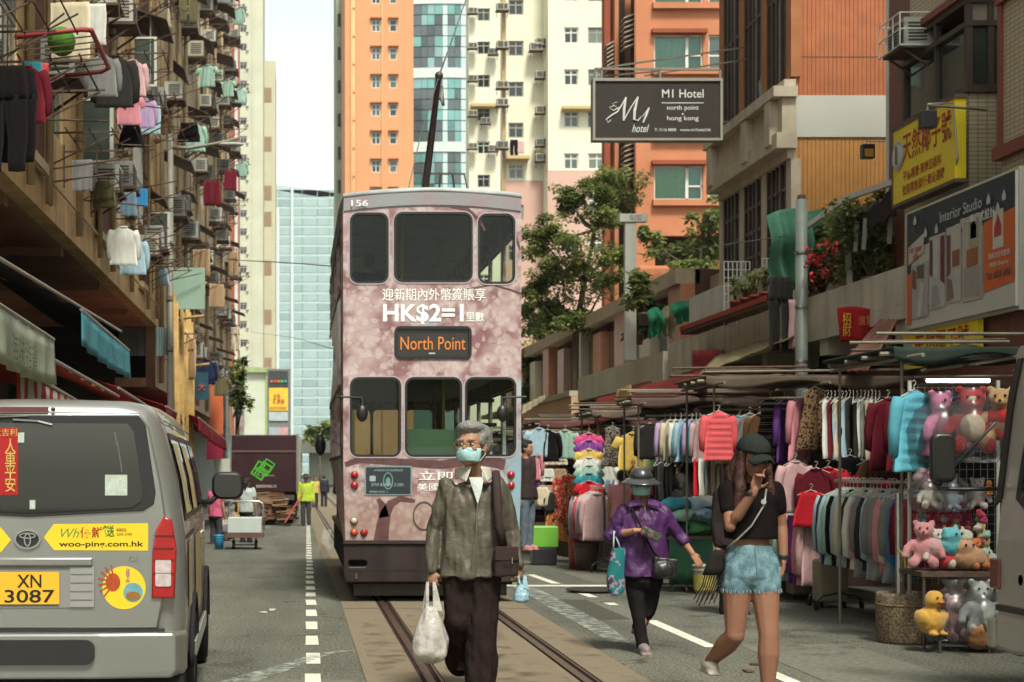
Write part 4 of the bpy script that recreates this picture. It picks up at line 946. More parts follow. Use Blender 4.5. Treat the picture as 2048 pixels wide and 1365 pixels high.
# ------------------------------------------------------------------ left side of the street
TAN = mat('tan_render', (.56, .37, .18), .9, 0, .22, 1.1, bump=.3, bscale=25, streak=.5, streakcol=(.12, .07, .04), sscale=2.4)
TAN2 = mat('grey_render', (.38, .30, .2), .9, 0, .22, 1.1, bump=.3, bscale=25, streak=.6, streakcol=(.09, .06, .045), sscale=2.4)
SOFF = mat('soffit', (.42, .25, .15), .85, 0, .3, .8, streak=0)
PIPE = mat('drain_pipe', (.42, .31, .17), .6, 0, .2, 5)
def leftY(px, X=-3.1): return F * (-X) / (VX - px)
# near tenement: its upper floors overhang the pavement
XN_ = -3.1
t1 = empty('tenement_block', (XN_, 0, 0), pi / 2, 'tan tenement overhanging the pavement at left, hung with laundry racks', 'building')
y0, y1 = 13.2, 35.4
ST = 2.75
holes = []; wins = []
bays = [(14.0, 15.4), (16.3, 17.7), (19.75, 21.1), (22.6, 23.9), (26.6, 28.0), (29.6, 31.0), (32.6, 33.9)]
for r_ in range(4):
 zb = 5.75 + r_ * ST
 for b_ in bays: holes.append((b_[0], b_[1], zb, zb + 1.35)); wins.append((b_[0], b_[1], zb, zb + 1.35))
wall(t1, y0, y1, 4.62, 16.5, holes, TAN, .22); wall(t1, -90, y0 - .01, 4.62, 10, [], TAN, .22, 'unseen_rear_wing')  # unseen wing behind the camera, added to shape street light and reflections
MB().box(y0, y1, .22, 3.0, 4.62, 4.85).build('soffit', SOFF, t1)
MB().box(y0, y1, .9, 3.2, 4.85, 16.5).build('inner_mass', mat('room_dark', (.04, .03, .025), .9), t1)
MB().box(y1 - .2, y1, .222, 3.0, 4.85, 16.5).build('end_wall', TAN, t1)
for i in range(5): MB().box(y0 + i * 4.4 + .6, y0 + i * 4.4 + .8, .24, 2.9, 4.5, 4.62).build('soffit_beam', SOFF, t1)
for a, b in ((18.15, 19.3), (24.5, 26.0), (31.3, 32.2)):   # recessed brown strips
 MB().box(a, b, -.05, .0, 5.15, 16.5).build('brown_panel', mat('brown_strip', (.125, .055, .035), .85, 0, .2, 2, streak=.4), t1)
 MB().box(a - .05, b + .05, -.10, .0, 5.03, 5.15).build('panel_sill', PIPE, t1)
for (x, w_) in ((18.05, .05), (19.4, .045), (19.55, .03), (22.1, .05), (24.4, .04), (26.1, .05), (29.1, .045), (32.3, .04), (34.4, .05)):
 p_ = MB().tube([(x, -.09, 4.7), (x, -.09, 16.5)], w_, 8); p_.build('drain_pipe', PIPE, t1, True)
 for zz in (6, 8.5, 11, 13.5): MB().lathe([(w_ * 1.5, 0), (w_ * 1.5, .06)], 10, (x, -.09, zz)).build('pipe_collar', RUST, t1)
AWN = mat('brown_awning', (.10, .06, .045), .6, .2, .3, 6)
def canopy(parent, x0, x1, z, d=.55, drop=.3):
 MB().add([(x0, 0, z), (x1, 0, z), (x1, -d, z - drop), (x0, -d, z - drop), (x0, 0, z + .02), (x1, 0, z + .02), (x1, -d, z - drop + .02), (x0, -d, z - drop + .02)], [(0, 3, 2, 1), (4, 5, 6, 7), (0, 1, 5, 4), (1, 2, 6, 5), (2, 3, 7, 6), (3, 0, 4, 7)]).build('canopy', AWN, parent)
for i, (a, b, c, d) in enumerate(wins):
 gl = WG[(i * 7) % 3]
 w_ = window(t1, a, b, c, d, rnd.choice([GREYF, WHITEF, GREYF]), gl, 2 + i % 2, .38, .03, .05)
 if i % 3 == 0: canopy(t1, a - .15, b + .15, d + .12, rnd.uniform(.4, .7), rnd.uniform(.2, .4))
 if i % 4 == 0:   # projecting grille cage with an opened sash
  cg = MB()
  for q in range(8): xx = a + (b - a) * q / 7; cg.bar((xx, -.38, c), (xx, -.38, d), .018)
  for zz in (c, (c + d) / 2, d): cg.bar((a, -.38, zz), (b, -.38, zz), .02); cg.bar((a, -.38, zz), (a, 0, zz), .02); cg.bar((b, -.38, zz), (b, 0, zz), .02)
  cg.build('window_cage', GREYF, t1)
 if i % 3 == 0:
  fr = MB(); ww = .5; fr.box(a - .02, a + .02, -ww, 0, c + .05, c + .09); fr.box(a - .02, a + .02, -ww, 0, d - .42, d - .38); fr.box(a - .02, a + .02, -ww, -ww + .05, c + .09, d - .42); fr.box(a - .02, a + .02, -.05, 0, c + .09, d - .42)
  so = fr.build('open_sash', WHITEF, t1); MB().box(a - .006, a + .006, -ww + .05, -.05, c + .09, d - .42).build('pane', WG[1], so)
NB = ['nearest', 'second', 'third', 'fourth', 'fifth', 'sixth', 'farthest']
FL = ['lowest', 'second', 'third', 'top']
acspots = {(0, 1): 17.75, (1, 1): 21.5}
for r_ in range(4):
 for bi, b_ in enumerate(bays):
  zb = 5.75 + r_ * ST
  if r_ + bi != 1:
   xx = b_[1] + .45 if bi % 2 else b_[0] - .42
   ac(XN_ + .02, xx, zb + rnd.uniform(-.1, .7), pi / 2, 'air conditioner on the tan tenement, %s floor, %s window from the camera' % (FL[r_], NB[bi]), 'air conditioners on the tan tenement', rnd.uniform(.85, 1.05))
  if True:
   rack(XN_ + .02, (b_[0] + b_[1]) / 2 + .1, zb - .08, pi / 2, 'iron drying rack on the tan tenement, %s floor, %s window from the camera' % (FL[r_], NB[bi]), 'drying racks on the tan tenement', rnd.uniform(.85, 1.05), rnd.randint(2, 4))
  for q in range(rnd.choice([0, 0, 1, 1])):
   if r_ == 0 and bi in (0, 1): continue
   c_ = rnd.choice(['white', 'pale blue', 'grey', 'pale pink', 'navy', 'black', 'charcoal', 'cream', 'brown', 'tan', 'olive']); kd = rnd.choice(['shirt', 'tee', 'towel', 'trousers', 'skirt', 'shorts'])
   garment(kd, c_, (XN_ + .30 + .3 * q, (b_[0] + b_[1]) / 2 + rnd.uniform(-.4, .5), zb - .1), rnd.uniform(-.9, .9), '%s %s drying on the tan tenement, %s floor, %s window, %s rod' % (c_, {'tee': 't-shirt'}.get(kd, kd), FL[r_], NB[bi], ('inner', 'outer')[q]), 'laundry on the tan tenement', (rnd.uniform(.6, .9), .5, rnd.uniform(.6, .9)), hanger=False)
for i in range(70):   # poles, pipes and brackets poking out between the windows
 yy = rnd.uniform(16.5, 35); zz = rnd.uniform(5, 13); o_ = MB().tube([(yy, 0, zz), (yy + rnd.uniform(-.3, .3), -rnd.uniform(.5, 1.1), zz + rnd.uniform(-.1, .5))], .012, 6).build('wall_bracket', RUST, t1)
for i in range(6):
 yy = rnd.uniform(20, 35); zz = rnd.uniform(5, 12); MB().box(yy, yy + rnd.uniform(.3, .7), -rnd.uniform(.12, .3), 0, zz, zz + rnd.uniform(.3, .7)).build('wall_box', MATTE, t1, color=rnd.choice([(.3, .28, .22), (.14, .1, .08), (.2, .24, .22), (.36, .33, .26)]))
for i in range(5):
 zz = 5.0 + i * 2.3; MB().tube([(14, -.06, zz), (24, -.06, zz + .05), (35, -.06, zz)], .02, 6).build('wall_pipe', RUST if i % 2 else PIPE, t1)
# hand-placed laundry on the near tenement (pixel in the photo, distance from the wall)
def hang(px, py, out, kind, colour, label, k=1.0, rz=None, hanger=False, group='laundry on the tan tenement', patt=None, X=XN_):
 X = X + out; Y = F * (-X) / (VX - px); z = CH + (VY - py) * Y / F
 return garment(kind, colour, (X, Y, z), rnd.uniform(-.3, .3) if rz is None else rz, label, group, (k, k * .6, k), hanger=hanger, patt=patt)
hang(10, 132, .55, 'trousers', 'black', 'black wide trousers drying on the red basket at the left edge', .95)
hang(34, 140, .6, 'trousers', 'black', 'black trousers drying on the red basket, second from the left', .85)
hang(52, 135, .5, 'shirt', 'maroon', 'dark red shirt drying at the right end of the red basket', .8)
hang(66, 124, .45, 'towel', 'teal', 'small teal cloth drying by the red basket corner', .35)
hang(78, 126, .45, 'towel', 'coral', 'small coral cloth drying by the red basket corner', .4)
hang(205, 112, .5, 'shirt', 'grey', 'grey shirt left of the big black jacket on the laundry line', .8)
hang(229, 114, .6, 'jacket', 'charcoal', 'big black jacket hung out in the middle of the tan facade', 1.05, 0)
hang(266, 122, .55, 'shirt', 'pale pink', 'pale pink shirt right of the big black jacket', .8)
hang(258, 190, .5, 'tee', 'pink', 'pink t-shirt hung below the big black jacket', .75)
hang(262, 244, .5, 'skirt', 'black', 'black skirt hung under the pink t-shirt', .8)
hang(288, 198, .45, 'shirt', 'lilac', 'lilac shirt hung right of the pink t-shirt', .75)
hang(302, 212, .4, 'towel', 'pale blue', 'pale blue cloth hung right of the lilac shirt', .7)
hang(378, 246, .45, 'shorts', 'black', 'black shorts hung out beside the lamp arm', 1.1)
hang(247, 455, .45, 'shirt', 'white', 'white shirt hung low on the tan facade above the soffit edge', .85)
hang(266, 478, .45, 'shirt', 'pale blue', 'pale blue shirt hung low beside the white shirt', .85)
hang(256, 385, .45, 'towel', 'steel blue', 'blue patterned cloth hung by the middle window', .5)
hang(283, 378, .45, 'towel', 'blue', 'bright blue cloth hung by the middle window', .4)
hang(165, 320, .3, 'towel', 'grey', 'grey towel hung from a lower iron bracket', .55)
hang(315, 225, .35, 'tee', 'brown', 'brown t-shirt hung from a pole by the far windows', .7)
hang(140, 5, .5, 'towel', 'cream', 'long cream curtain cloth hanging at the top left', .9)
hang(185, 8, .5, 'towel', 'white', 'white cloth hanging at the top of the tan facade', .7)
rd = empty('clothes_basket', (XN_ + .05, leftY(40), CH + (VY - 118) * leftY(40) / F), pi / 2, 'red wire drying basket at the top left edge', 'drying basket')
MB().tube([(-.9, -.05, 0), (-.9, -.75, .08), (-.8, -.85, .1), (.8, -.85, .1), (.9, -.75, .08), (.9, -.05, 0)], .028, 8).build('rim', mat('red_plastic', (.35, .05, .05), .5, 0, .1), rd, True)
for i in range(8): MB().bar((-.85 + i * .24, -.05, -.0), (-.85 + i * .24, -.84, .09), .014).build('wire', RUST, rd)
MB().ell((.1, -.4, .22), (.22, .16, .16), 12, 8).build('green_pot_plant', mat('pot_green', (.08, .25, .03), .8, 0, .4, 14), rd, True)
# lower tenement further off
X2 = -3.15
t2 = empty('far_tenement', (X2, 0, 0), pi / 2, 'weathered tenement beyond the tan block, dense with air conditioners', 'building')
holes = []; wins = []
bays2 = [(36.3 + i * 2.6, 37.7 + i * 2.6) for i in range(15)]
for r_ in range(8):
 zb = 4.6 + r_ * 2.75
 for b_ in bays2: holes.append((b_[0], b_[1], zb, zb + 1.3)); wins.append((b_[0], b_[1], zb, zb + 1.3, r_))
wall(t2, 35.5, 75.5, 3.3, 27, holes, TAN2, .22)
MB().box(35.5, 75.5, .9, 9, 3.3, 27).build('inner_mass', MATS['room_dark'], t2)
MB().box(35.5, 75.5, .22, .9, 3.3, 3.5).build('soffit', SOFF, t2)
for i, (a, b, c, d, r_) in enumerate(wins):
 window(t2, a, b, c, d, rnd.choice([GREYF, WHITEF, WHITEF]), rnd.choice(WG), 2, .35, .03, .06)
 if i % 2: canopy(t2, a - .1, b + .1, d + .1, rnd.uniform(.4, .8), rnd.uniform(.15, .4))
for x in (36.0, 38.6, 41.3, 43.8, 49, 54.2, 59.4, 64.6, 70):
 MB().tube([(x, -.09, 3.4), (x, -.09, 27)], .06, 6).build('drain_pipe', PIPE, t2, True)
for r_ in range(8):
 for bi, b_ in enumerate(bays2):
  zb = 4.6 + r_ * 2.75
  f_, n_ = ORD[r_], ORD[bi]
  if (r_ * 2 + bi) % 5 != 0:
   ac(X2 + .02, b_[1] + .5, zb + rnd.uniform(0, .7), pi / 2, 'air conditioner on the weathered far tenement, %s floor up, %s window along' % (f_, n_), 'air conditioners on the far tenement', rnd.uniform(.9, 1.15))
  if (r_ + bi) % 3 == 0:
   rack(X2 + .02, (b_[0] + b_[1]) / 2, zb - .08, pi / 2, 'drying rack on the weathered far tenement, %s floor up, %s window along' % (f_, n_), 'drying racks on the far tenement', rnd.uniform(.9, 1.2), 3)
   if (bi + r_) % 2 == 0 or bi < 5:
    c_ = rnd.choice(['white', 'pale blue', 'maroon', 'grey', 'mint', 'grey', 'navy', 'mint', 'cream', 'tan', 'charcoal', 'olive'])
    kd = rnd.choice(['shirt', 'tee', 'towel', 'trousers'])
    garment(kd, c_, (X2 + .62, (b_[0] + b_[1]) / 2 + rnd.uniform(-.3, .3), zb - .1), rnd.uniform(-.5, .5), '%s %s drying on the far tenement, %s floor up, %s window along' % (c_, {'tee': 't-shirt'}.get(kd, kd), f_, n_), 'laundry on the far tenement', hanger=False)
# orange-trimmed slim block and pale tower beyond
t3 = empty('trimmed_block', (-3.3, 76, 0), 0, 'slim block with cyan and orange vertical trim beyond the far tenement', 'building')
MB().box(-6, 0, 0, 14, 0, 40).build('wall', mat('trim_wall', (.36, .40, .36), .8, 0, .15, 1), t3)
MB().box(.0, .12, -.05, .3, 0, 40).build('cyan_trim', mat('cyan_trim', (.30, .50, .5), .6), t3); MB().box(.0, .13, 2.4, 4.2, 0, 40).build('orange_trim', mat('orange_trim', (.5, .13, .06), .7), t3); MB().box(.0, .15, 8, 9, 0, 40).build('white_trim', mat('white_trim', (.6, .6, .55), .7), t3)
MB().box(.0, .13, 10, 12, 0, 40).build('orange_trim', MATS['orange_trim'], t3)
PALE = mat('pale_tower', (.50, .50, .38), .9, 0, .1, .3, streak=.2, streakcol=(.3, .28, .2), sscale=.6)
Yt = 246.0; st_ = F / Yt
t4 = empty('pale_tower', ((468 - VX) / st_, Yt, 0), 0, 'tall pale cream tower with one column of windows at left', 'tower')
W4 = (526 - 468) / st_
rows = [(CH + (VY - py) / st_) for py in range(18, 800, 37)]
hl = [((480 - 468) / st_, (494 - 468) / st_, z - .75, z + .35) for z in rows]
wall(t4, 0, W4, 0, 84, hl, PALE, .3); MB().box(.05, W4 - .05, .5, 14, 0, 84).build('core', MATS['room_dark'], t4)
MB().box(W4 - .3, W4, .3, 14, 0, 84).build('side_wall', PALE, t4)
for (a, b, c, d) in hl: window(t4, a, b, c, d, GREYF, WG[0], 2, .3, .05, .1)
for z in rows: MB().box(W4 * .42, W4 * .5, -.35, 0, z - .8, z - .45).build('ac_ledge', PALE, t4)
MB().box(W4 * .62, W4 * .68, -.2, 0, 0, 84).build('rib', PALE, t4)
t5 = empty('patched_tower', ((524 - VX) / st_, Yt + 10, 0), 0, 'cream tower with brown patches beside the pale tower', 'tower')
MB().box(0, 1.9, 0, 14, 0, CH + (VY - 122) / (F / (Yt + 10))).build('wall', mat('cream_tower', (.52, .48, .34), .9, 0, .08, .3), t5)
for py in (-20, 78, 176, 274, 372, 424, 522, 620, 716):
 z = CH + (VY - py) / (F / (Yt + 10))
 if z < 64: MB().box(.1, 1.3, -.06, 0, z - 2.3, z).build('brown_panel', mat('patch_brown', (.30, .21, .14), .9), t5)
MB().box(1.55, 1.62, -.08, 0, 0, 64).build('trim', WHITEF, t5)
# distant glass office block closing the street
Yg = 350.0; sg_ = F / Yg
gb = empty('glass_office', ((548 - VX) / sg_, Yg, 0), 0, 'distant pale blue glass office block closing the street', 'building')
Wg = (690 - 548) / sg_; Hg = CH + (VY - 380) / sg_
GBM = [mat('office_glass_%d' % i, c, .5, 0, .1, .5) for i, c in enumerate([(.27, .37, .36), (.30, .40, .39), (.24, .34, .34), (.33, .43, .41)])]  # pane colours paled to stand for part of the distance haze
MB().box(0, Wg, .3, 30, 0, Hg).build('core', mat('office_core', (.2, .33, .35), .6), gb)
nf = 30; cols = [0, 1.2, 3.8, 4.2, 6.2, 9.5, 12.2, Wg]
for i in range(nf):
 za, zb = Hg * i / nf, Hg * (i + 1) / nf
 for a, b in zip(cols, cols[1:]):
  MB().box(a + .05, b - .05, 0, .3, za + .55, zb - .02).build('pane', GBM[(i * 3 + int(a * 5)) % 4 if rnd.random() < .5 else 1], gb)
 MB().box(0, Wg, .05, .3, za, za + .5).build('spandrel', mat('spandrel', (.40, .50, .48), .6), gb)
MB().box(3.7, 4.25, -.5, .2, 0, Hg + 1).build('fin', mat('white_fin', (.52, .60, .57), .5), gb); MB().box(-.1, 1.2, -.2, .2, 0, Hg - 4).build('fin', MATS['white_fin'], gb)
MB().add([(0, 0, Hg), (Wg, 0, Hg - 2.4), (Wg, 20, Hg - 2.4), (0, 20, Hg), (0, 0, Hg + 1.2), (Wg, 0, Hg - 1.0), (Wg, 20, Hg - 1.0), (0, 20, Hg + 1.2)], [(0, 3, 2, 1), (4, 5, 6, 7), (0, 1, 5, 4), (1, 2, 6, 5), (2, 3, 7, 6), (3, 0, 4, 7)]).build('parapet', MATS['spandrel'], gb)
# end-of-street pieces: low buildings, bridge, billboard
Yb = 140.0; sb_ = F / Yb
def bxp(name, px0, px1, py0, py1, Y, depth, matl, label, cat, parent=None):
 a = P(px0, py1, Y); b = P(px1, py0, Y)
 o = MB().box(a.x, b.x, Y, Y + depth, max(a.z, gz(Y)), b.z).build(name, matl, parent)
 return tag(o, label, cat) if not parent else o
lowb = empty('hoarding_building', (0, 0, 0), 0, 'low white building with lime green stripe at the street end', 'building')
bxp('wall', 470, 532, 742, 1000, 150, 12, mat('hoarding_white', (.50, .53, .42), .7, 0, .1, .5), None, None, lowb)
bxp('lime_stripe', 532, 541, 742, 1000, 149.7, 12, mat('lime_paint', (.28, .42, .08), .6), None, None, lowb)
bxp('roof_edge', 468, 541, 735, 745, 149.5, 12, mat('roof_green', (.3, .36, .17), .7), None, None, lowb)
bxp('notice', 475, 489, 822, 855, 149.4, .3, mat('notice_grey', (.25, .2, .19), .7), None, None, lowb)
sgb = empty('billboard', (0, 0, 0), 0, 'lit column of stacked adverts, yellow panel in the middle', 'billboard')
bxp('casing', 534, 581, 738, 905, 120, 1.0, mat('billboard_grey', (.16, .17, .16), .6), None, None, sgb)
bxp('top_panel', 537, 576, 742, 776, 119.9, .1, mat('panel_dark', (.045, .05, .045), .5), None, None, sgb)
for i, c in enumerate([(.45, .12, .12), (.5, .06, .03), (.5, .14, .03), (.08, .35, .06), (.06, .25, .4)]):
 q = P(543 + i * 7, 763, 119.85); MB().lathe([(.11, 0), (.11, .03)], 12).xf(Matrix.Translation(q) @ Matrix.Rotation(pi / 2, 4, 'X')).build('emblem_dot', mat('dot_%d' % i, c, .5), sgb)
yp = bxp('yellow_panel', 538, 576, 775, 822, 119.9, .1, mat('advert_yellow', (.72, .45, .05), .5), None, None, sgb)
text('北角\n匯商場', 'lettering', LETTER, sgb, P(546, 808, 119.85), U, W3, .85, .75, .01, .004, (.35, .06, .02))
text('NORTH POINT', 'lettering', LETTER, sgb, P(540, 819, 119.85), U, W3, 1.25, .2, .01, .004, (.35, .06, .02))
bxp('white_panel', 538, 576, 824, 842, 119.9, .1, mat('advert_white', (.38, .42, .42), .5), None, None, sgb)
bxp('pink_panel', 538, 557, 855, 875, 119.9, .1, mat('advert_blue', (.3, .36, .38), .5), None, None, sgb); bxp('pink_panel', 557, 576, 855, 875, 119.9, .1, mat('advert_pink', (.5, .28, .28), .5), None, None, sgb)
fb = empty('footbridge', (0, 0, 0), 0, 'grey footbridge across the end of the street', 'bridge')
bxp('deck', 560, 705, 880, 906, 190, 5, mat('bridge_grey', (.28, .28, .23), .8, 0, .1, .3), None, None, fb)
bxp('retaining_wall', 618, 760, 905, 975, 195, 1, mat('bridge_pale', (.42, .44, .36), .8, 0, .1, .3), None, None, fb)
bxp('pier', 596, 604, 905, 990, 191, 2, MATS['bridge_grey'], None, None, fb)
# street lamp in front of the left block
lp = empty('street_lamp', ((341 - VX) / 92, F / 92, gz(F / 92)), 0, 'grey street lamp with long arm in front of the left tenement', 'street lamp')
LMP = mat('lamp_grey', (.21, .2, .16), .6, .2, .15, 5)
MB().tube([(0, 0, 0), (0, 0, 1.2), (0, 0, 9.0)], [.085, .075, .06], 12).build('post', LMP, lp, True)
MB().tube([(0, 0, 8.72), (.4, 0, 8.70), (1.0, 0, 8.80), (1.5, 0, 8.92)], [.05, .04, .035, .03], 8).build('arm', LMP, lp, True)
MB().ell((1.32, 0, 8.78), (.28, .10, .055), 14, 8).build('lamp_head', mat('lamp_pale', (.35, .34, .29), .5), lp, True)
for z in (4.3, 5.4, 6.6): MB().lathe([(.095, 0), (.095, .08)], 12, (0, 0, z)).build('collar', LMP, lp)
MB().box(.05, .75, -.03, .03, 5.2, 6.1).build('bracket_sign', mat('sign_mint', (.26, .38, .29), .6, 0, .1), lp)
# shopfronts and awnings under the overhang
sh = empty('shop_row', (-5.9, 0, 0), pi / 2, 'dark shop fronts under the left overhang', 'shop front')
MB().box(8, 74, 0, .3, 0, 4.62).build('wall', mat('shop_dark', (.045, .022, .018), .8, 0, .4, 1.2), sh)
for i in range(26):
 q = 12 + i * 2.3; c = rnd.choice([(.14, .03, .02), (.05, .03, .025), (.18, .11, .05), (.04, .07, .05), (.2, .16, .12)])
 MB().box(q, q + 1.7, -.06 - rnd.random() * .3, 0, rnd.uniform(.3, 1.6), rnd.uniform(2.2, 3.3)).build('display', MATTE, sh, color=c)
CANV = translucent(mat('canvas', objcol=True, rough=.8, var=.18, scale=3, streak=.25, streakcol=(.2, .17, .12)), .45)
def awning(px0, py0, px1, py1, X, drop, depth, colour, label, stripes=None, valance=0, rise=.5):
 """sloping street awning; its outer edge runs from one pixel to the other at lateral distance X"""
 Ya = F * (-X) / (VX - px0); Yb_ = F * (-X) / (VX - px1); za = CH + (VY - py0) * Ya / F; zb_ = CH + (VY - py1) * Yb_ / F
 e = empty('awning', (X, Ya, 0), 0, label, 'awning', 'awnings along the left pavement')
 n = 14; sag = lambda u: -.05 * sin(pi * u)
 mb = MB()
 def fn(u, v): return (-depth * v, (Yb_ - Ya) * u + .0, za + (zb_ - za) * u + rise * v + sag(u) * (1 - v) + .025 * sin(u * 40) * (1 - v))
 o = mb.grid(fn, n * 2, 6).build('sheet', CANV, e, True, colour, solid=.012)
 if valance:
  vb = MB().grid(lambda u, v: (.02 + .03 * sin(u * 33) * v, (Yb_ - Ya) * u, za + (zb_ - za) * u + sag(u) - valance * v), n * 3, 4)
  vb.build('valance', stripes or CANV, e, True, colour, solid=.006)
 MB().tube([(0.015, 0, za - .01), (0.015, Yb_ - Ya, zb_ - .01)], .022, 8).build('pole', STEEL, e)
 return e
STRIPE = pattern('stripe_cloth', (.42, .03, .03), [(.02, .02, .02), (.06, .26, .30), (.55, .5, .4)], 1.1, .3, 'vstripe')
nn_, LL_, bb_ = nodes_of(STRIPE)
for q in nn_:
 if q.type == 'TEX_WAVE': q.bands_direction = 'Y'; q.inputs['Distortion'].default_value = 0; q.inputs['Scale'].default_value = .55
BWST = pattern('blue_white_cloth', (.05, .27, .33), [(.55, .6, .55), (.12, .4, .45)], 2.2, .42, 'vstripe')
for q in BWST.node_tree.nodes:
 if q.type == 'TEX_WAVE': q.bands_direction = 'Y'
awning(-40, 585, 104, 678, -2.75, 0, 1.6, (.66, .70, .55), 'grey-green canvas awning with drop curtain above the van', None, .52, .45)
awning(90, 710, 235, 792, -2.85, 0, 1.5, (.5, .14, .1), 'faded red awning behind the van roof', None, .0, .5)
awning(30, 730, 150, 800, -2.9, 0, 1.2, (.4, .05, .04), 'awning with multicoloured striped curtain above the van', STRIPE, .5, .3)
awning(160, 618, 256, 700, -2.95, 0, 1.2, (.05, .09, .1), 'dark awning with blue and white striped fringe', BWST, .5, .45)
awning(235, 775, 350, 848, -2.8, 0, 1.5, (.48, .07, .06), 'long red awning sloping away past the van', None, 0, .5)
awning(330, 812, 425, 868, -2.6, 0, 1.5, (.33, .05, .05), 'red awning by the bamboo poles', None, .15, .5)
awning(395, 835, 450, 880, -2.35, 0, 1.2, (.42, .03, .05), 'bright red awning far down the left pavement', None, .35, .4)
awning(-30, 500, 240, 662, -3.0, 0, .5, (.04, .055, .055), 'dark rolled awning under the tan soffit', None, 0, .1)
text('海味雜貨', 'lettering', LETTER, None, (-2.70, 15.0, 2.48), (0, 1, 0), W3, 1.5, .3, 0, .02, (.14, .2, .13)); tag(COL.objects['lettering'] if 'lettering' in COL.objects and COL.objects['lettering'].parent is None else [o for o in COL.objects if o.name.startswith('lettering') and o.parent is None][-1], 'faint green writing on the grey-green awning curtain', 'writing')
# corrugated blue hoarding and bamboo scaffold under the far tenement
cb = MB(); n = 44; a = P(238, 712, 35.6); b = P(350, 655, 35.6)
cb.add([(a.x + (b.x - a.x) * i / n, 35.6 + .03 * (i % 2), z) for i in range(n + 1) for z in (a.z, b.z)], [(2 * i, 2 * i + 2, 2 * i + 3, 2 * i + 1) for i in range(n)])
tag(cb.build('corrugated_hoarding', mat('corrugated_blue', (.36, .5, .5), .6, 0, .2, 2, streak=.5, streakcol=(.13, .12, .1)), solid=.01), 'pale blue corrugated metal hoarding under the far tenement', 'hoarding')
BAM = mat('bamboo', (.42, .27, .09), .6, 0, .3, 6)
bsc = empty('bamboo_bundle', (0, 0, 0), 0, 'bundle of upright bamboo poles lashed beside the lamp post', 'bamboo poles')
for i in range(13):
 px = 350 + i * 2.9; X = -2.62 + .03 * (i % 3); Y = F * X / (px - VX)
 zt = CH + (VY - (585 + 60 * ((i * 5) % 4) / 3)) * Y / F
 MB().tube([(X, Y, gz(Y)), (X + .02, Y, 2.5), (X + rnd.uniform(-.03, .03), Y, zt)], .035, 7).build('pole', BAM, bsc, True)
for px, py in ((372, 575), (378, 735), (365, 640)):
 Y = F * -2.6 / (px - VX); q = P(px, py, Y); MB().tube([(q.x - .3, Y, q.z), (q.x + .5, Y - .4, q.z + .05)], .035, 7).build('cross_pole', BAM, bsc, True)
sgn_ = bxp('blue_sign', 385, 416, 745, 800, 42, .1, mat('deep_blue_sign', (.02, .065, .09), .5), 'dark blue shop sign with red mark beside the bamboo', 'sign')
text('大', 'lettering', LETTER, sgn_, P(396, 782, 41.97), U, W3, .2, .22, .01, .004, (.4, .06, .02))
bxp('orange_hoarding', 417, 446, 762, 868, 58, .15, mat('orange_board', (.55, .13, .05), .6, 0, .15, 2), 'orange hoarding on the left pavement beyond the blue sign', 'hoarding')
bxp('crimson_curtain', 413, 447, 868, 920, 56, .1, mat('crimson', (.24, .02, .045), .8, 0, .2, 3), 'crimson shop curtain under the orange hoarding', 'curtain')
bxp('white_box', 428, 460, 918, 955, 50, .5, mat('box_white', (.45, .44, .37), .7), 'pale stall counter on the left pavement by the lorry', 'counter')
tag(MB().tube([P(452, 1000, 60), P(452, 742, 60)], .09, 8).build('steel_post', STEEL), 'plain grey steel post on the left pavement by the orange hoarding', 'post')
# ------------------------------------------------------------------ right side of the street
def tilemat(name, c1, c2, mortar, sx, sz, rough=.5):
 m = mat(name, c1, rough, 0, .1, 2)
 n, L, b = nodes_of(m); geo = n.new('ShaderNodeNewGeometry')
 sp = n.new('ShaderNodeSeparateXYZ'); L.new(geo.outputs['Position'], sp.inputs[0]); ad = n.new('ShaderNodeMath'); L.new(sp.outputs[0], ad.inputs[0]); L.new(sp.outputs[1], ad.inputs[1])
 cb = n.new('ShaderNodeCombineXYZ'); L.new(ad.outputs[0], cb.inputs[0]); L.new(sp.outputs[2], cb.inputs[1])
 t = n.new('ShaderNodeTexBrick'); t.offset = 0; t.inputs['Color1'].default_value = (*c1, 1); t.inputs['Color2'].default_value = (*c2, 1); t.inputs['Mortar'].default_value = (*mortar, 1)
 t.inputs['Scale'].default_value = 1; t.inputs['Brick Width'].default_value = sx; t.inputs['Row Height'].default_value = sz; t.inputs['Mortar Size'].default_value = .004
 L.new(cb.outputs[0], t.inputs['Vector']); L.new(t.outputs['Color'], b.inputs['Base Color'])
 bp = n.new('ShaderNodeBump'); bp.inputs['Strength'].default_value = .4; bp.inputs['Distance'].default_value = .004; bp.invert = True; L.new(t.outputs['Fac'], bp.inputs['Height']); L.new(bp.outputs[0], b.inputs['Normal'])
 return m
TILE = tilemat('beige_tile', (.45, .39, .26), (.40, .35, .23), (.16, .13, .09), .10, .048)
RTILE = tilemat('red_tile', (.19, .065, .04), (.16, .05, .035), (.1, .06, .05), .10, .05)
REDT = mat('red_trim', (.20, .06, .04), .6, 0, .15, 3)
r1 = empty('tiled_building', (0, 0, 0), 0, 'beige tiled building with brown bay windows at the right edge', 'building')
MB().box(7.8, 14, 2, 20.4, 3.1, 15).build('wall', TILE, r1); MB().box(7.8, 14, -90, 1.99, 3.1, 9).build('unseen_rear_wing', TILE, r1)  # its part behind the camera is unseen, added to dim light from there
MB().box(7.3, 7.8, 17.4, 19.25, 3.4, 5.58).build('bay_base', TILE, r1)
bay = MB()
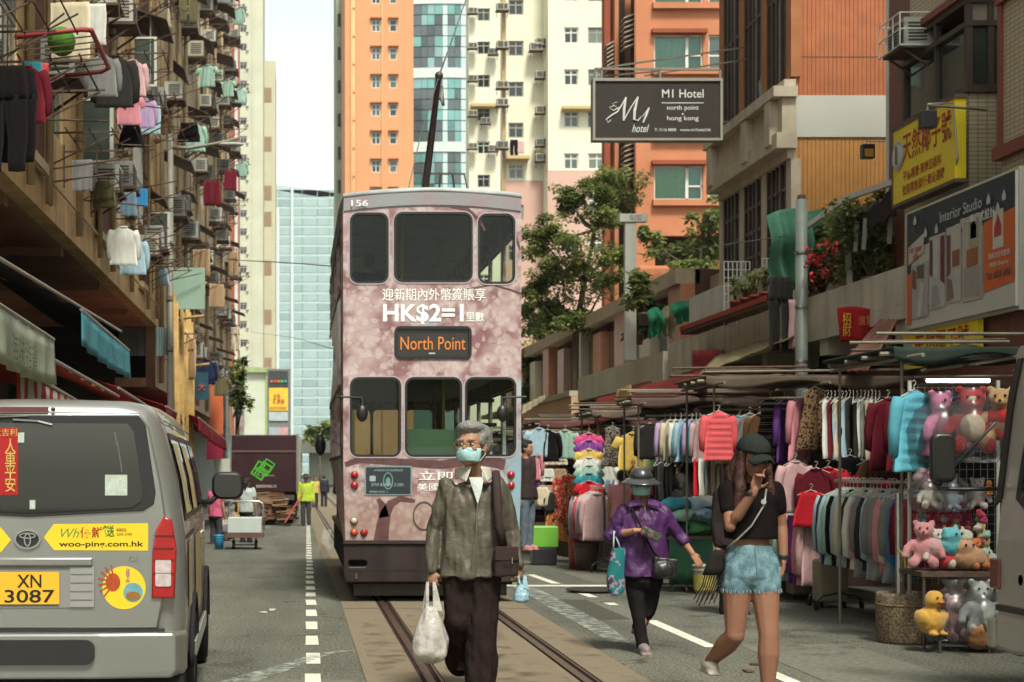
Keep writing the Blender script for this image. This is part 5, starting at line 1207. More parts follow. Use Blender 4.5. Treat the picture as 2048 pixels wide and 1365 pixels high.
for (x0, x1, a, b) in ((7.27, 7.33, 17.37, 17.45), (7.27, 7.33, 18.22, 18.28), (7.27, 7.33, 19.17, 19.25), (7.76, 7.80, 17.37, 17.45), (7.5, 7.56, 17.37, 17.43)):
 MB().box(x0, x1, a, b, 5.58, 6.62).build('bay_mullion', BRNF, r1)
for z0, z1 in ((5.58, 5.66), (6.30, 6.36), (6.55, 6.62)):
 MB().box(7.26, 7.8, 17.36, 19.26, z0, z1 - .002).build('bay_transom', BRNF, r1)
MB().box(7.32, 7.78, 17.41, 17.415, 5.66, 6.30).build('pane', WG[0], r1); MB().box(7.31, 7.315, 17.43, 19.2, 5.66, 6.30).build('pane', WG[0], r1)
MB().box(7.3, 7.8, 17.40, 17.404, 6.36, 6.55).build('blind', mat('blind', (.2, .19, .15), .8), r1)
for i in range(5): MB().box(7.36 + i * .085, 7.40 + i * .085, 17.47, 17.5, 5.66, 6.3).build('curtain', CLOTH, r1, color=(.22, .16, .16))
MB().box(7.22, 7.85, 17.3, 19.3, 6.622, 6.70).build('bay_roof', REDT, r1)
MB().box(7.35, 7.8, 17.5, 19.2, 6.70, 9).build('upper_bay', TILE, r1)
MB().box(7.55, 7.82, 19.6, 20.42, 3.2, 15).build('corner_pier', RTILE, r1); MB().tube([(7.62, 20.6, 3), (7.62, 20.6, 15)], .045, 8).build('white_pipe', WHITEF, r1)
MB().box(7.62, 7.82, 19.25, 19.6, 4.6, 15).build('window_strip', BRNF, r1)
MB().box(7.15, 7.8, 12.0, 16.25, 4.0, 4.62).build('near_bay', TILE, r1); MB().box(7.1, 7.8, 12, 16.3, 3.88, 4.0).build('near_bay_trim', REDT, r1); MB().box(7.08, 7.8, 12, 16.32, 4.622, 4.75).build('near_bay_trim', REDT, r1)
MB().box(7.15, 7.8, 12.0, 16.25, 4.752, 6.2).build('near_bay', TILE, r1); MB().box(7.1, 7.8, 12, 16.3, 6.2, 6.35).build('near_bay_trim', REDT, r1); MB().box(7.12, 7.8, 16.2, 16.28, 4.752, 6.2).build('near_bay_edge', REDT, r1)
MB().box(7.05, 7.8, 10, 18.2, 2.3, 3.1).build('red_tile_band', RTILE, r1)
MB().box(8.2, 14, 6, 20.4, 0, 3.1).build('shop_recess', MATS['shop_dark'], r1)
e = ac(7.36, 18.8, 6.40, -pi / 2, 'caged white air conditioner beside the brown bay window at right', None, .78, (.42, .42, .38)); e.pop('group', None) if 'group' in e else None
cg = MB()
for z in (-.02, .22, .46): cg.tube([(-.42, .1, z), (-.42, -.52, z), (.42, -.52, z), (.42, .1, z)], .012, 6)
for x in (-.42, -.14, .14, .42): cg.tube([(x, -.52, -.02), (x, -.52, .46)], .012, 6)
cg.build('cage', WHITEF, e)
# yellow shop sign
UR = (0, -1, 0)
YS = mat('sign_yellow', (.74, .58, .02), .45, 0, .06, 2)
DRK = mat('sign_edge', (.10, .08, .06), .6)
ys = empty('shop_sign', (7.0, 18.8, 4.58), 0, 'yellow shop sign with red characters above the studio banner', 'sign')
MB().box(0, .12, -1.76, 0, 0, .86).build('board', YS, ys); MB().box(-.01, .13, -1.78, .02, .86, .90).build('edge', DRK, ys); MB().box(-.01, .13, -1.78, .02, -.04, 0).build('edge', DRK, ys); MB().box(-.01, .13, 0.0, .03, -.04, .9).build('edge', DRK, ys)
RD = (.36, .03, .02)
text('天然椰子號', 'lettering', LETTER, ys, (0, -.30, .44), UR, W3, 1.38, .34, .008, .006, RD)
text('平價專營·東南亞香料', 'lettering', LETTER, ys, (0, -.32, .22), UR, W3, 1.1, .12, .01, .006, RD)
text('批發零售發行·歡迎選購', 'lettering', LETTER, ys, (0, -.30, .06), UR, W3, 1.2, .12, .01, .006, RD)
RL = Matrix.Rotation(-pi / 2, 4, 'Y')
MB().lathe([(.0, 0), (.17, 0), (.17, .01)], 24).xf(Matrix.Translation((-.006, -.17, .55)) @ RL @ Matrix.Scale(1.0, 4)).build('emblem', mat('emblem_grey', (.36, .37, .36), .5), ys); MB().lathe([(.0, 0), (.13, 0), (.13, .01)], 24).xf(Matrix.Translation((-.012, -.17, .55)) @ RL).build('emblem_centre', mat('emblem_pale', (.5, .52, .5), .5), ys)
MB().bar((-.022, -.17, .45), (-.022, -.17, .66), .03).build('emblem_tree', DRK, ys)
fl = empty('floodlight', P(1855, 258, 16.9), 0, 'black floodlight on a bent arm in front of the yellow sign', 'floodlight')
MB().box(-.08, .08, -.06, .06, 0, .19).build('housing', BLACK, fl, bevel=.01); MB().tube([(0, 0, .19), (0, 0, .25), (.66, .05, .21)], .015, 6).build('arm', STEEL, fl)
MB().tube([(.0, 0, .26), (.28, .02, .28), (.36, .1, -.3), (.38, .3, -.52)], .012, 6).build('bracket', STEEL, fl)
fl2 = empty('floodlight', P(1735, 318, 22.5), 0, 'small lit-amber floodlight on the ribbed orange wall', 'floodlight')
MB().box(-.09, .09, -.06, .06, 0, .2).build('housing', BLACK, fl2, bevel=.01); MB().box(-.06, .06, -.066, -.06, .02, .13).build('lens', mat('amber_lens', (.5, .25, .04), .3), fl2); MB().tube([(0, 0, .2), (.0, 0, .25), (.35, .1, .26)], .012, 6).build('arm', STEEL, fl2)
# studio banner on a box frame
bn = empty('studio_banner', (6.9, 18.1, 3.06), 0, 'interior studio banner, dark top and orange side, with room photographs', 'banner')
BL, BH = 2.72, 1.30
MB().box(.03, .08, -BL - .02, .14, -.04, BH + .04).build('box_frame', mat('frame_pale', (.42, .42, .34), .6, 0, .1), bn)
MB().box(.0, .03, -BL, -.0, -.0, BH).build('sheet', mat('banner_white', (.5, .49, .44), .5, 0, .08, 4), bn)
def bpoly(name, pts, c, dx=-.004, parent=bn):
 return MB().add([(dx, -x, z) for x, z in pts], [tuple(range(len(pts)))]).build(name, mat('bn_%s_%.2f%.2f%.2f' % (name, *c), c, .5, 0, .1, 5), parent)
bpoly('navy_field', [(0, .62), (.12, .62), (.12, .9), (2.0, .88), (2.05, .86), (BL, .86), (BL, BH), (0, BH)], (.022, .033, .042))
bpoly('orange_field', [(2.02, .20), (BL, .24), (BL, .95), (2.02, .90)], (.56, .12, .02), -.006)
bpoly('orange_strip', [(.0, .05), (.13, .05), (.13, .62), (.0, .62)], (.52, .12, .03), -.006)
for i, (x0, x1, z0, z1, c) in enumerate([(.15, .62, .10, .70, (.36, .35, .32)), (.64, 1.08, .16, .95, (.42, .42, .40)), (1.10, 1.48, .18, .98, (.44, .42, .39)), (1.50, 2.0, .15, 1.02, (.40, .37, .33))]):
 bpoly('room_photo', [(x0, z0), (x1, z0), (x1, z1), (x0, z1)], c, -.008)
for pts, c in (([(.17, .45), (.28, .42), (.28, .62), (.17, .66)], (.20, .07, .03)), ([(.30, .12), (.42, .12), (.52, .45), (.4, .5)], (.5, .5, .47)), ([(.30, .55), (.5, .52), (.5, .68), (.30, .68)], (.12, .09, .08)),
               ([(.66, .55), (.74, .5), (.74, .9), (.66, .93)], (.10, .05, .04)), ([(.78, .5), (.9, .48), (.9, .88), (.78, .9)], (.5, .5, .48)), ([(.95, .45), (1.06, .4), (1.06, .92), (.95, .92)], (.12, .03, .03)), ([(.7, .18), (.95, .2), (.88, .4), (.75, .42)], (.30, .30, .30)),
               ([(1.12, .45), (1.22, .5), (1.22, .9), (1.12, .9)], (.15, .05, .06)), ([(1.26, .55), (1.45, .55), (1.45, .72), (1.26, .72)], (.22, .09, .05)), ([(1.12, .2), (1.3, .22), (1.25, .42), (1.12, .45)], (.2, .14, .10)),
               ([(1.62, .5), (1.9, .5), (1.9, .68), (1.62, .68)], (.30, .10, .04)), ([(1.68, .68), (1.9, .68), (1.9, .98), (1.68, .98)], (.33, .30, .20)), ([(1.72, .78), (1.86, .78), (1.86, .95), (1.72, .95)], (.10, .08, .07)), ([(1.55, .2), (1.95, .18), (1.95, .48), (1.55, .5)], (.30, .28, .25))):
 bpoly('photo_detail', pts, c, -.011)
bpoly('logo_box', [(2.24, .60), (2.48, .60), (2.48, .98), (2.24, .98)], (.55, .52, .45), -.009)
bpoly('logo_mark', [(2.28, .72), (2.44, .72), (2.44, .82), (2.40, .88), (2.36, .95), (2.32, .88), (2.28, .82)], (.35, .04, .02), -.012)
bpoly('lease_card', [(.06, .72), (.50, .82), (.50, 1.02), (.06, .92)], (.5, .46, .40), -.012)
WT = (.6, .6, .56)
text('Interior Studio', 'lettering', LETTER, bn, (-.012, -.95, 1.06), UR, W3, 1.05, .12, .01, .004, (.42, .45, .44))
text('一房一廳複式設計', 'lettering', LETTER, bn, (-.012, -1.35, .92), UR, W3, .95, .11, .015, .004, WT)
text('For Lease', 'lettering', LETTER, bn, (-.016, -.10, .84), UR, (0, -.2, 1), .34, .08, .01, .002, RD)
text('出租', 'lettering', LETTER, bn, (-.016, -.2, .76), UR, (0, -.2, 1), .14, .07, .01, .002, RD)
text('服務式住宅查詢', 'lettering', LETTER, bn, (-.012, -2.15, .51), UR, W3, .48, .06, .01, .002, WT)
text('熱線 Enquiry', 'lettering', LETTER, bn, (-.012, -2.18, .42), UR, W3, .42, .06, .01, .002, WT)
text('Tel: 6059 3450', 'lettering', LETTER, bn, (-.012, -2.1, .31), UR, W3, .56, .075, .01, .002, (.05, .05, .06))
for (x, z) in ((2.15, 1.1), (2.5, 1.08), (2.36, .98), (.55, 1.0), (.85, 1.0), (.25, 1.18)):
 bpoly('leaf_mark', [(x - .04, z - .03), (x + .04, z - .03), (x + .045, z + .02), (x, z + .08), (x - .045, z + .02)], (.46, .47, .45), -.013)
y2 = empty('lower_shop_sign', (6.95, 18.35, 2.62), 0, 'lower yellow shop sign half hidden by the stall roof', 'sign')
MB().box(0, .06, -2.0, 0, 0, .42).build('board', YS, y2); text('天然椰子號', 'lettering', LETTER, y2, (0, -.35, .12), UR, W3, 1.45, .26, .008, .006, RD)
MB().lathe([(.0, 0), (.12, 0), (.12, .01)], 20).xf(Matrix.Translation((-.006, -.18, .22)) @ RL).build('emblem', MATS['emblem_grey'], y2)
# ribbed orange building with stone cornice
X2R, Y2A, Y2B = 8.0, 25.8, 29.9
r2 = empty('ribbed_building', (0, 0, 0), 0, 'building with ribbed orange side wall, white band and stone cornice', 'building')
STONE = mat('stone_cornice', (.50, .44, .33), .85, 0, .2, 2, streak=.35, streakcol=(.1, .08, .06))
OR1 = mat('orange_rib', (.40, .135, .055), .6, 0, .14, 4); OR2 = mat('ochre_rib', (.50, .24, .07), .6, 0, .14, 4)
MB().box(X2R + .02, 16, Y2A + .05, Y2B, 0, 17).build('core', mat('core_orange', (.28, .1, .045), .8), r2)
sr = F / Y2A
zA = CH + (VY - 192) / sr; zB = CH + (VY - 275) / sr
_rb1 = MB().box(0, .062, 0, .05, zA, 17).mesh('rib', OR1); _rb2 = MB().box(0, .062, 0, .05, 2.5, zB).mesh('rib', OR2)
for i in range(46): inst('rib', _rb1, r2, (X2R + .02 + i * .068, Y2A, 0)); inst('rib', _rb2, r2, (X2R + .02 + i * .068, Y2A, 0))
for i in range(5):
 MB().box(X2R + .01, 11.2, Y2A - .004, Y2A + .03, zA + .62 + i * 1.25, zA + .635 + i * 1.25).build('course', DRK, r2)
MB().box(X2R + .02, 11.2, Y2A - .03, Y2A + .05, zB, zA).build('white_band', mat('white_band', (.52, .53, .46), .6, 0, .06, 1), r2)
MB().box(X2R - .06, X2R + .10, Y2A - .06, Y2A + .2, 0, zB - .35).build('corner_pier', STONE, r2); MB().box(X2R - .06, X2R + .1, Y2A - .06, Y2A + .2, zA + .3, 17).build('corner_pier', mat('pier_orange', (.36, .15, .07), .7), r2)
for k_, (z0, z1) in enumerate(((3.9, zB - .35), (zA + .25, 17))):
 n = 3; L_ = (Y2B - Y2A) / n
 for i in range(n):
  ya = Y2A + i * L_ + .25; yb = ya + L_ - .35
  MB().box(X2R - .005, X2R + .02, ya, yb, z0, z1).build('window', BRNF, r2)
  for q in range(5): MB().box(X2R - .06, X2R, ya + (yb - ya) * q / 4 - .025, ya + (yb - ya) * q / 4 + .025, z0, z1).build('mullion', BRNF, r2)
  for q in range(1, 6): zz = z0 + (z1 - z0) * q / 6; MB().box(X2R - .05, X2R, ya, yb, zz - .03, zz + .03).build('transom', BRNF, r2)
  MB().box(X2R - .02, X2R - .008, ya + .3, ya + .55, z0, z1).build('blind', mat('blind_pale', (.26, .25, .2), .8), r2)
  MB().box(X2R - .08, X2R + .02, yb, yb + .25, z0, z1).build('pier', STONE if k_ == 0 else MATS['pier_orange'], r2)
for (o0, z0, z1) in ((.12, zB - .35, zB - .2), (.32, zB - .2, zB + .05), (.22, zB + .05, zA - .05), (.38, zA - .05, zA + .12), (.18, zA + .12, zA + .25)):
 MB().box(X2R - o0, X2R + .01, Y2A - o0 * .5, Y2B + o0 * .5, z0, z1 - .002).build('cornice_course', STONE, r2)
for yy in (Y2A + .1, 27.3, Y2B - .3): MB().box(X2R - .36, X2R, yy, yy + .3, zB - .1, zA - .06).build('cornice_block', STONE, r2)
tag(MB().add([P(1518, 170, 27.4), P(1532, 120, 27.4), P(1536, 165, 27.2), P(1520, 205, 27.2)], [(0, 1, 2, 3)]).build('open_sash', WG[2], solid=.03), 'pale window sash swung open on the brown-framed facade', 'window sash')
# M1 hotel sign on its frame
hs_ = empty('hotel_sign', P(1190, 277, 27.0), 0, 'dark hanging hotel sign with white lettering over the street', 'sign')
ss = F / 27.0; w_, h_ = 250 / ss, 114 / ss
MB().box(0, w_, 0, .16, 0, h_).build('board', mat('sign_dark', (.032, .025, .02), .5, 0, .15, 3), hs_)
for q in ((-.04, w_ + .04, -.04, .0), (-.04, w_ + .04, h_, h_ + .05)): MB().box(q[0], q[1], -.03, .19, q[2], q[3]).build('frame', mat('sign_frame', (.28, .27, .22), .5, .3, .1), hs_)
MB().box(-.04, .0, -.03, .19, 0, h_).build('frame', MATS['sign_frame'], hs_); MB().box(w_, w_ + .04, -.03, .19, 0, h_).build('frame', MATS['sign_frame'], hs_)
def hx(px): return (px - 1190) / ss
def hz(py): return (277 - py) / ss
HW = (.62, .62, .56)
text('M1 Hotel', 'lettering', LETTER, hs_, (hx(1324), -.002, hz(196)), U, W3, hx(1407) - hx(1324), .14, .004, .004, HW)
MB().box(hx(1323), hx(1407), -.004, 0, hz(207), hz(205.5)).build('rule', mat('rule_white', HW, .6), hs_)
text('north point', 'lettering', LETTER, hs_, (hx(1334), -.002, hz(223)), U, W3, hx(1397) - hx(1334), .10, .004, .004, HW)
MB().box(hx(1364), hx(1367), -.004, 0, hz(230), hz(227)).build('dot', MATS['rule_white'], hs_)
text('hong kong', 'lettering', LETTER, hs_, (hx(1334), -.002, hz(244)), U, W3, hx(1397) - hx(1334), .10, .004, .004, HW)
text('T: 3116 8888', 'lettering', LETTER, hs_, (hx(1309), -.002, hz(263)), U, W3, hx(1352) - hx(1309), .05, .004, .004, HW)
text('www.m1hotel.hk', 'lettering', LETTER, hs_, (hx(1360), -.002, hz(263)), U, W3, hx(1422) - hx(1360), .05, .004, .004, HW)
def sw(pts, r, nm='script_letter'): MB().tube([(hx(x), -.006, hz(y)) for x, y in pts], [r * ss / 118 for r in r] if hasattr(r, '__len__') else r, 6).build(nm, MATS['rule_white'], hs_)
sw([(1222, 240), (1216, 246), (1212, 240), (1222, 232), (1234, 225), (1244, 210), (1252, 195)], [.008, .012, .012, .014, .014, .012, .01])
sw([(1252, 195), (1248, 218), (1247, 242)], [.012, .024, .018]); sw([(1247, 242), (1262, 215), (1276, 194)], [.01, .01, .01]); sw([(1276, 194), (1269, 222), (1268, 240), (1276, 242), (1282, 234)], [.012, .026, .022, .012, .008])
sw([(1284, 234), (1291, 226), (1298, 216)], [.006, .008, .008]); sw([(1298, 216), (1292, 232), (1286, 246)], [.012, .02, .014]); sw([(1228, 212), (1218, 216), (1226, 222), (1238, 216)], .008); sw([(1234, 205), (1224, 208), (1234, 216)], .006)
text('hotel', 'script_letter', LETTER, hs_, (hx(1264), -.002, hz(265)), U, W3, hx(1298) - hx(1264), .13, .004, .004, HW, shear=.35)
fr = MB()
for (a, b) in (((1190, 138), (1440, 140)), ((1190, 138), (1190, 163)), ((1440, 140), (1440, 163)), ((1203, 138), (1203, 163)), ((1320, 140), (1320, 163))):
 pa, pb_ = P(*a, 27.05) - hs_.location, P(*b, 27.05) - hs_.location; MB().bar(pa, pb_, .035).build('strut', mat('strut', (.2, .19, .15), .6, .4, .2), hs_)
for (a, b) in (((1215, 135), (1490, 95)), ((1290, 152), (1500, 118)), ((1238, 272), (1465, 242)), ((1210, 152), (1320, 143))):
 pa, pb_ = P(*a, 27.05) - hs_.location, P(*b, 28.2) - hs_.location; MB().bar(pa, pb_, .028).build('stay', MATS['strut'], hs_)
# terracotta tower with green windows, set back behind its podium
Y3 = 71.0; s3 = F / Y3
TERR = mat('terracotta', (.46, .185, .095), .85, 0, .12, .5, streak=.2, streakcol=(.3, .12, .06), sscale=1); TERR2 = mat('terracotta_dark', (.26, .075, .04), .85, 0, .12, .5)
r3 = empty('terracotta_tower', ((1228 - VX) / s3, Y3, 0), 0, 'terracotta tower with wide green-curtained windows behind the hotel sign', 'tower')
def q3(px): return (px - 1228) / s3
def z3(py, s=s3): return CH + (VY - py) / s
hl = []; spec = []
for i in range(-1, 4):
 yt, yb = 70 + 131 * i, 138 + 131 * i
 hl.append((q3(1308), q3(1406), z3(yb), z3(yt))); hl.append((q3(1417), q3(1449), z3(yb), z3(yt))); spec.append((yt, yb))
hl.append((q3(1310), q3(1440), z3(540), z3(472)))
wall(r3, q3(1272), q3(1560), 0, 24, hl[:-3] + [hl[-1]], TERR, .35)
MB().box(q3(1272) + .1, q3(1560), .9, 1.6, 0, 24).build('core', MATS['room_dark'], r3)
for i, (yt, yb) in enumerate(spec[:-1]):
 cg_ = (.16, .42, .24) if i != 3 else (.17, .34, .10)
 if z3(yb) < 24:
  window(r3, q3(1308), q3(1406), z3(yb), z3(yt), WHITEF, GLASS, 1, 0, .12, .07, ((.36, .66, .5) if i < 3 else (.28, .55, .22), 0, .72))
  MB().box(q3(1372), q3(1378), .12, .17, z3(yb), z3(yt)).build('mullion', WHITEF, r3); MB().box(q3(1378), q3(1406), .12, .17, z3(yb - 28) - .04, z3(yb - 28) + .04).build('mullion', WHITEF, r3)
  MB().box(q3(1378), q3(1404), .3, .31, z3(yb), z3(yt)).build('curtain', CLOTH, r3, color=(.2, .48, .36))
  window(r3, q3(1417), q3(1449), z3(yb), z3(yt), WHITEF, WG[1], 1, .9, .12, .07)
 MB().box(q3(1304), q3(1452), -.28, .0, z3(yb + 13), z3(yb + 1)).build('sill_slab', TERR, r3); MB().box(q3(1302), q3(1412), -.32, .0, z3(yt - 1), z3(yt - 9)).build('head_slab', TERR2, r3)
MB().box(q3(1228), q3(1345), 2.4, 2.9, 0, 24).build('wing', TERR, r3)
MB().box(q3(1226), q3(1238), 2.0, 2.4, 0, 24).build('fin', TERR2, r3); MB().box(q3(1244), q3(1252), 1.6, 2.4, 0, 24).build('fin', TERR, r3); MB().box(q3(1256), q3(1270), 2.2, 2.4, 0, 24).build('recess', MATS['room_dark'], r3)  # dark strip beside the fins, its colour stands for a recess in shade
for (pxa, pxb, ya, yb, yo) in ((1254, 1276, 20, 90, .6), (1254, 1276, 280, 350, .6), (1226, 1240, 66, 125, 1.4)):
 for i in range(7):
  zz = z3(ya + (yb - ya) * i / 7); MB().add([(q3(pxa), yo, zz - .18), (q3(pxb), yo, zz), (q3(pxb), yo + .8, zz), (q3(pxa), yo + .8, zz - .18)], [(0, 1, 2, 3)]).build('louvre', mat('louvre_grey', (.36, .3, .22), .7), r3, solid=.05)
MB().box(q3(1265), q3(1425), -1.2, .0, z3(578), z3(538)).build('terrace', TERR, r3, bevel=.15)
MB().box(q3(1318), q3(1425), -1.0, -.9, z3(612), z3(580)).build('screen', TERR2, r3)
for i in range(12): MB().box(q3(1320 + i * 9), q3(1323 + i * 9), -1.06, -1.0, z3(612), z3(580)).build('screen_bar', mat('bar_pale', (.36, .2, .13), .7), r3)
MB().box(q3(1228), q3(1600), -.5, .5, 0, z3(612)).build('podium', TERR2, r3)
# cream tower in three stepped wings
CREAM = mat('cream_render', (.70, .67, .51), .9, 0, .06, .4, streak=.10, streakcol=(.42, .36, .24), sscale=.8); CREAMP = mat('cream_pink', (.55, .36, .29), .9, 0, .08, .4)
SANDC = mat('sand_canopy', (.50, .38, .18), .8, 0, .1, 1)
r4 = empty('cream_tower', (0, 0, 0), 0, 'pale cream tower in stepped wings behind the terracotta tower', 'tower')
def wing(Y, px0, px1, cols, rows, pink=None, depth=2.5):
 s = F / Y; X = lambda p: (p - VX) / s; Z = lambda p: CH + (VY - p) / s
 w4 = empty('wing', (0, Y, 0)); w4.parent = r4; hl = []
 for c in cols:
  for a, b in rows:
   if Z(b) < 50: hl.append((X(c[0]), X(c[1]), Z(b), Z(a)))
 if pink:
  wall(w4, X(px0), X(px1), Z(pink), 50, [h for h in hl if h[2] > Z(pink)], CREAM, .3); wall(w4, X(px0), X(px1), 0, Z(pink) - .02, [h for h in hl if h[3] < Z(pink)], CREAMP, .3)
  hl = [h for h in hl if h[2] > Z(pink) or h[3] < Z(pink)]
 else: wall(w4, X(px0), X(px1), 0, 50, hl, CREAM, .3)
 MB().box(X(px0) + .02, X(px1) - .02, .6, depth, 0, 50).build('core', MATS['room_dark'], w4); MB().box(X(px0), X(px0) + .3, .3, depth, 0, 50).build('side_wall', CREAM, w4)
 for i, (a, b, c, d) in enumerate(hl): window(w4, a, b, c, d, rnd.choice([WHITEF, GREYF]), WG[rnd.choice([0, 0, 1, 2])], 2, (d - c) * .32, .1, .09)
 return w4, X, Z
wa, Xa, Za = wing(135, 938, 1012, [(955, 980)], [(17 + 66.6 * i, 42 + 66.6 * i) for i in range(-1, 9)])
wb, Xb, Zb = wing(107, 1010, 1096, [(1017, 1047)], [(0 + 82 * i, 30 + 82 * i) for i in range(0, 7)], 362)
wc, Xc, Zc = wing(105, 1096, 1232, [(1128, 1157), (1176, 1212)], [(55 + 84 * i, 87 + 84 * i) for i in range(-1, 6)], 342)
for (w4, X, Z, a, b, py, d) in ((wa, Xa, Za, 940, 998, 215, 1.0), (wb, Xb, Zb, 1010, 1056, 320, 1.0), (wc, Xc, Zc, 1122, 1190, 220, .8)):
 MB().box(X(a), X(b), -d, 0, Z(py + 3), Z(py - 3)).build('canopy', SANDC, w4)
k = 0
CP = ['top', 'second', 'third', 'fourth', 'fifth', 'sixth']
for (Y, px, pys, nm) in ((134.6, 944, (30, 100, 165, 235, 300), 'left edge of the cream tower'), (106.6, 1003, (25, 100, 180, 215, 300), 'seam between cream tower wings'), (106.6, 1081, (95, 160, 230, 295, 325), 'middle wing edge of the cream tower')):
 for i, py in enumerate(pys):
  q = P(px, py, Y); ac(q.x, q.y - .1, q.z, 0, '%s small air conditioner down the %s' % (CP[i], nm), 'air conditioners on the cream tower', 1.15, rnd.choice([(.45, .42, .3), (.3, .32, .26), (.5, .46, .36)]))
for (px, py, Y, nm) in ((985, 112, 134.6, 'left wing window in the second row'), (985, 305, 134.6, 'left wing window in the fifth row'), (970, 250, 134.6, 'canopied left wing window'), (1070, 105, 106.6, 'middle wing second row window')):
 q = P(px, py, Y); ac(q.x, q.y - .1, q.z, 0, 'air conditioner by the cream tower\'s ' + nm, 'air conditioners on the cream tower', 1.2)
for px, Y in ((1008, 106.7), (1006, 106.7), (1092, 106.7), (1011, 106.7)):
 q = P(px, 0, Y); MB().tube([(q.x, -.12, 4), (q.x, -.12, 50)], .06, 6).build('drain_pipe', PIPE, wb)
garment('trousers', 'black', P(1028, 280, 106.2), 0, 'black trousers drying below a middle window of the cream tower', 'laundry on the cream tower', (1.3,) * 3, hanger=False)
garment('towel', 'pale pink', P(1040, 282, 106.2), 0, 'pale pink towel drying below a middle window of the cream tower', 'laundry on the cream tower', (1.1,) * 3, hanger=False)
# curved glass tower
Y5 = 200.0; s5 = F / Y5
r5 = empty('curved_glass_tower', ((885 - VX) / s5, Y5 + 22, 0), 0, 'curved glass tower with white bands between orange and cream towers', 'tower')
R5 = 22.0; band = 148 / s5; ztop = CH + (VY - 8) / s5
G5 = [mat('tower_glass_%d' % i, c, .12, .3, .2, .25) for i, c in enumerate([(.10, .20, .19), (.16, .34, .31), (.10, .12, .12), (.22, .34, .33), (.07, .09, .09)])]
WB5 = mat('tower_white', (.55, .60, .56), .6)
def arcpt(a, r, z): return (r * sin(a), -r * cos(a), z)
edges = [-.24, -.205, -.165, -.12, -.085, -.045, 0.0, .03, .07, .105, .145, .19, .24]
MB().loft([[arcpt(edges[0] + (edges[-1] - edges[0]) * i / 12, r, z) for r, z in ((R5 - .31, 0), (R5 - .31, 62), (R5 - 6, 62), (R5 - 6, 0))] for i in range(13)]).build('core', mat('tower_core', (.09, .14, .13), .5), r5)
for f_ in range(5):
 zt_ = ztop - f_ * band + band * 1
 zt_ = ztop + band - f_ * band
 MB().loft([[arcpt(edges[0] + (edges[-1] - edges[0]) * i / 12, r, z) for r, z in ((R5 + .15, zt_), (R5 + .15, zt_ + 1.25), (R5 - .3, zt_ + 1.25), (R5 - .3, zt_))] for i in range(13)]).build('white_band', WB5, r5)
 for g in range(6):
  za, zb = zt_ - band + 1.25 + (band - 1.25) * g / 6, zt_ - band + 1.25 + (band - 1.25) * (g + 1) / 6
  for i, (a, b) in enumerate(zip(edges, edges[1:])):
   wcol = i in (0, 6, 9)
   MB().add([arcpt(a + .001, R5, za + .05), arcpt(b - .001, R5, za + .05), arcpt(b - .001, R5, zb - .05), arcpt(a + .001, R5, zb - .05)], [(0, 1, 2, 3)]).build('pane', mat('tower_pale', (.46, .58, .55), .4, 0, .05, .3) if wcol else G5[(g * 2 + i * 3 + f_) % 5] if rnd.random() < .6 else G5[1 if g % 3 == 2 else 2], r5)
# orange tower behind the tram
Y6 = 160.0; s6 = F / Y6
r6 = empty('orange_tower', ((683 - VX) / s6, Y6, 0), 0, 'plain orange tower with two columns of small windows behind the tram', 'tower')
ORG = mat('orange_render', (.60, .29, .145), .9, 0, .05, .3)
def q6(px): return (px - 683) / s6
hl = []
for i in range(-1, 12):
 zt_, zb_ = CH + (VY - (39 + 56.3 * i)) / s6, CH + (VY - (64 + 56.3 * i)) / s6
 if zt_ < 52: hl += [(q6(743), q6(761), zb_, zt_), (q6(779), q6(794), zb_, zt_)]
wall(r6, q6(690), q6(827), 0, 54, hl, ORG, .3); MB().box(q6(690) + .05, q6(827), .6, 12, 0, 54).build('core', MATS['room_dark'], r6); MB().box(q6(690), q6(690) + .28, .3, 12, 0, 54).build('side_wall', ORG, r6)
for h in hl:
 wd = window(r6, *h, WHITEF, WG[1 if rnd.random() < .6 else 0], 1 if h[0] > 4 else 2, (h[3] - h[2]) * .45, .1, .1); MB().box(h[0] - .15, h[1] + .15, -.35, 0, h[3] + .05, h[3] + .15).build('shade', TERR, wd)
for px, w_ in ((707, .16), (703, .08), (764, .05)): MB().tube([(q6(px), -.15, 0), (q6(px), -.15, 54)], w_, 6).build('drain_pipe', mat('pipe_orange', (.6, .36, .17), .7), r6, True)
for i in range(12): MB().box(q6(705), q6(709.5), -.35, 0, CH + (VY - (20 + 56 * i)) / s6, CH + (VY - (17 + 56 * i)) / s6).build('pipe_collar', TERR, r6)
r7 = empty('green_side_tower', ((676 - VX) / s6, Y6 + 13, 0), 0, 'grey-green tower edge left of the orange tower', 'tower')
MB().box(.1, 3, 0, 10, 0, 58).build('wall', mat('greygreen', (.33, .36, .26), .9, 0, .15, 1), r7)
for i in range(14): MB().box(.25, .6, -.05, 0, 6 + i * 3.6, 7.4 + i * 3.6).build('window', WG[0], r7)
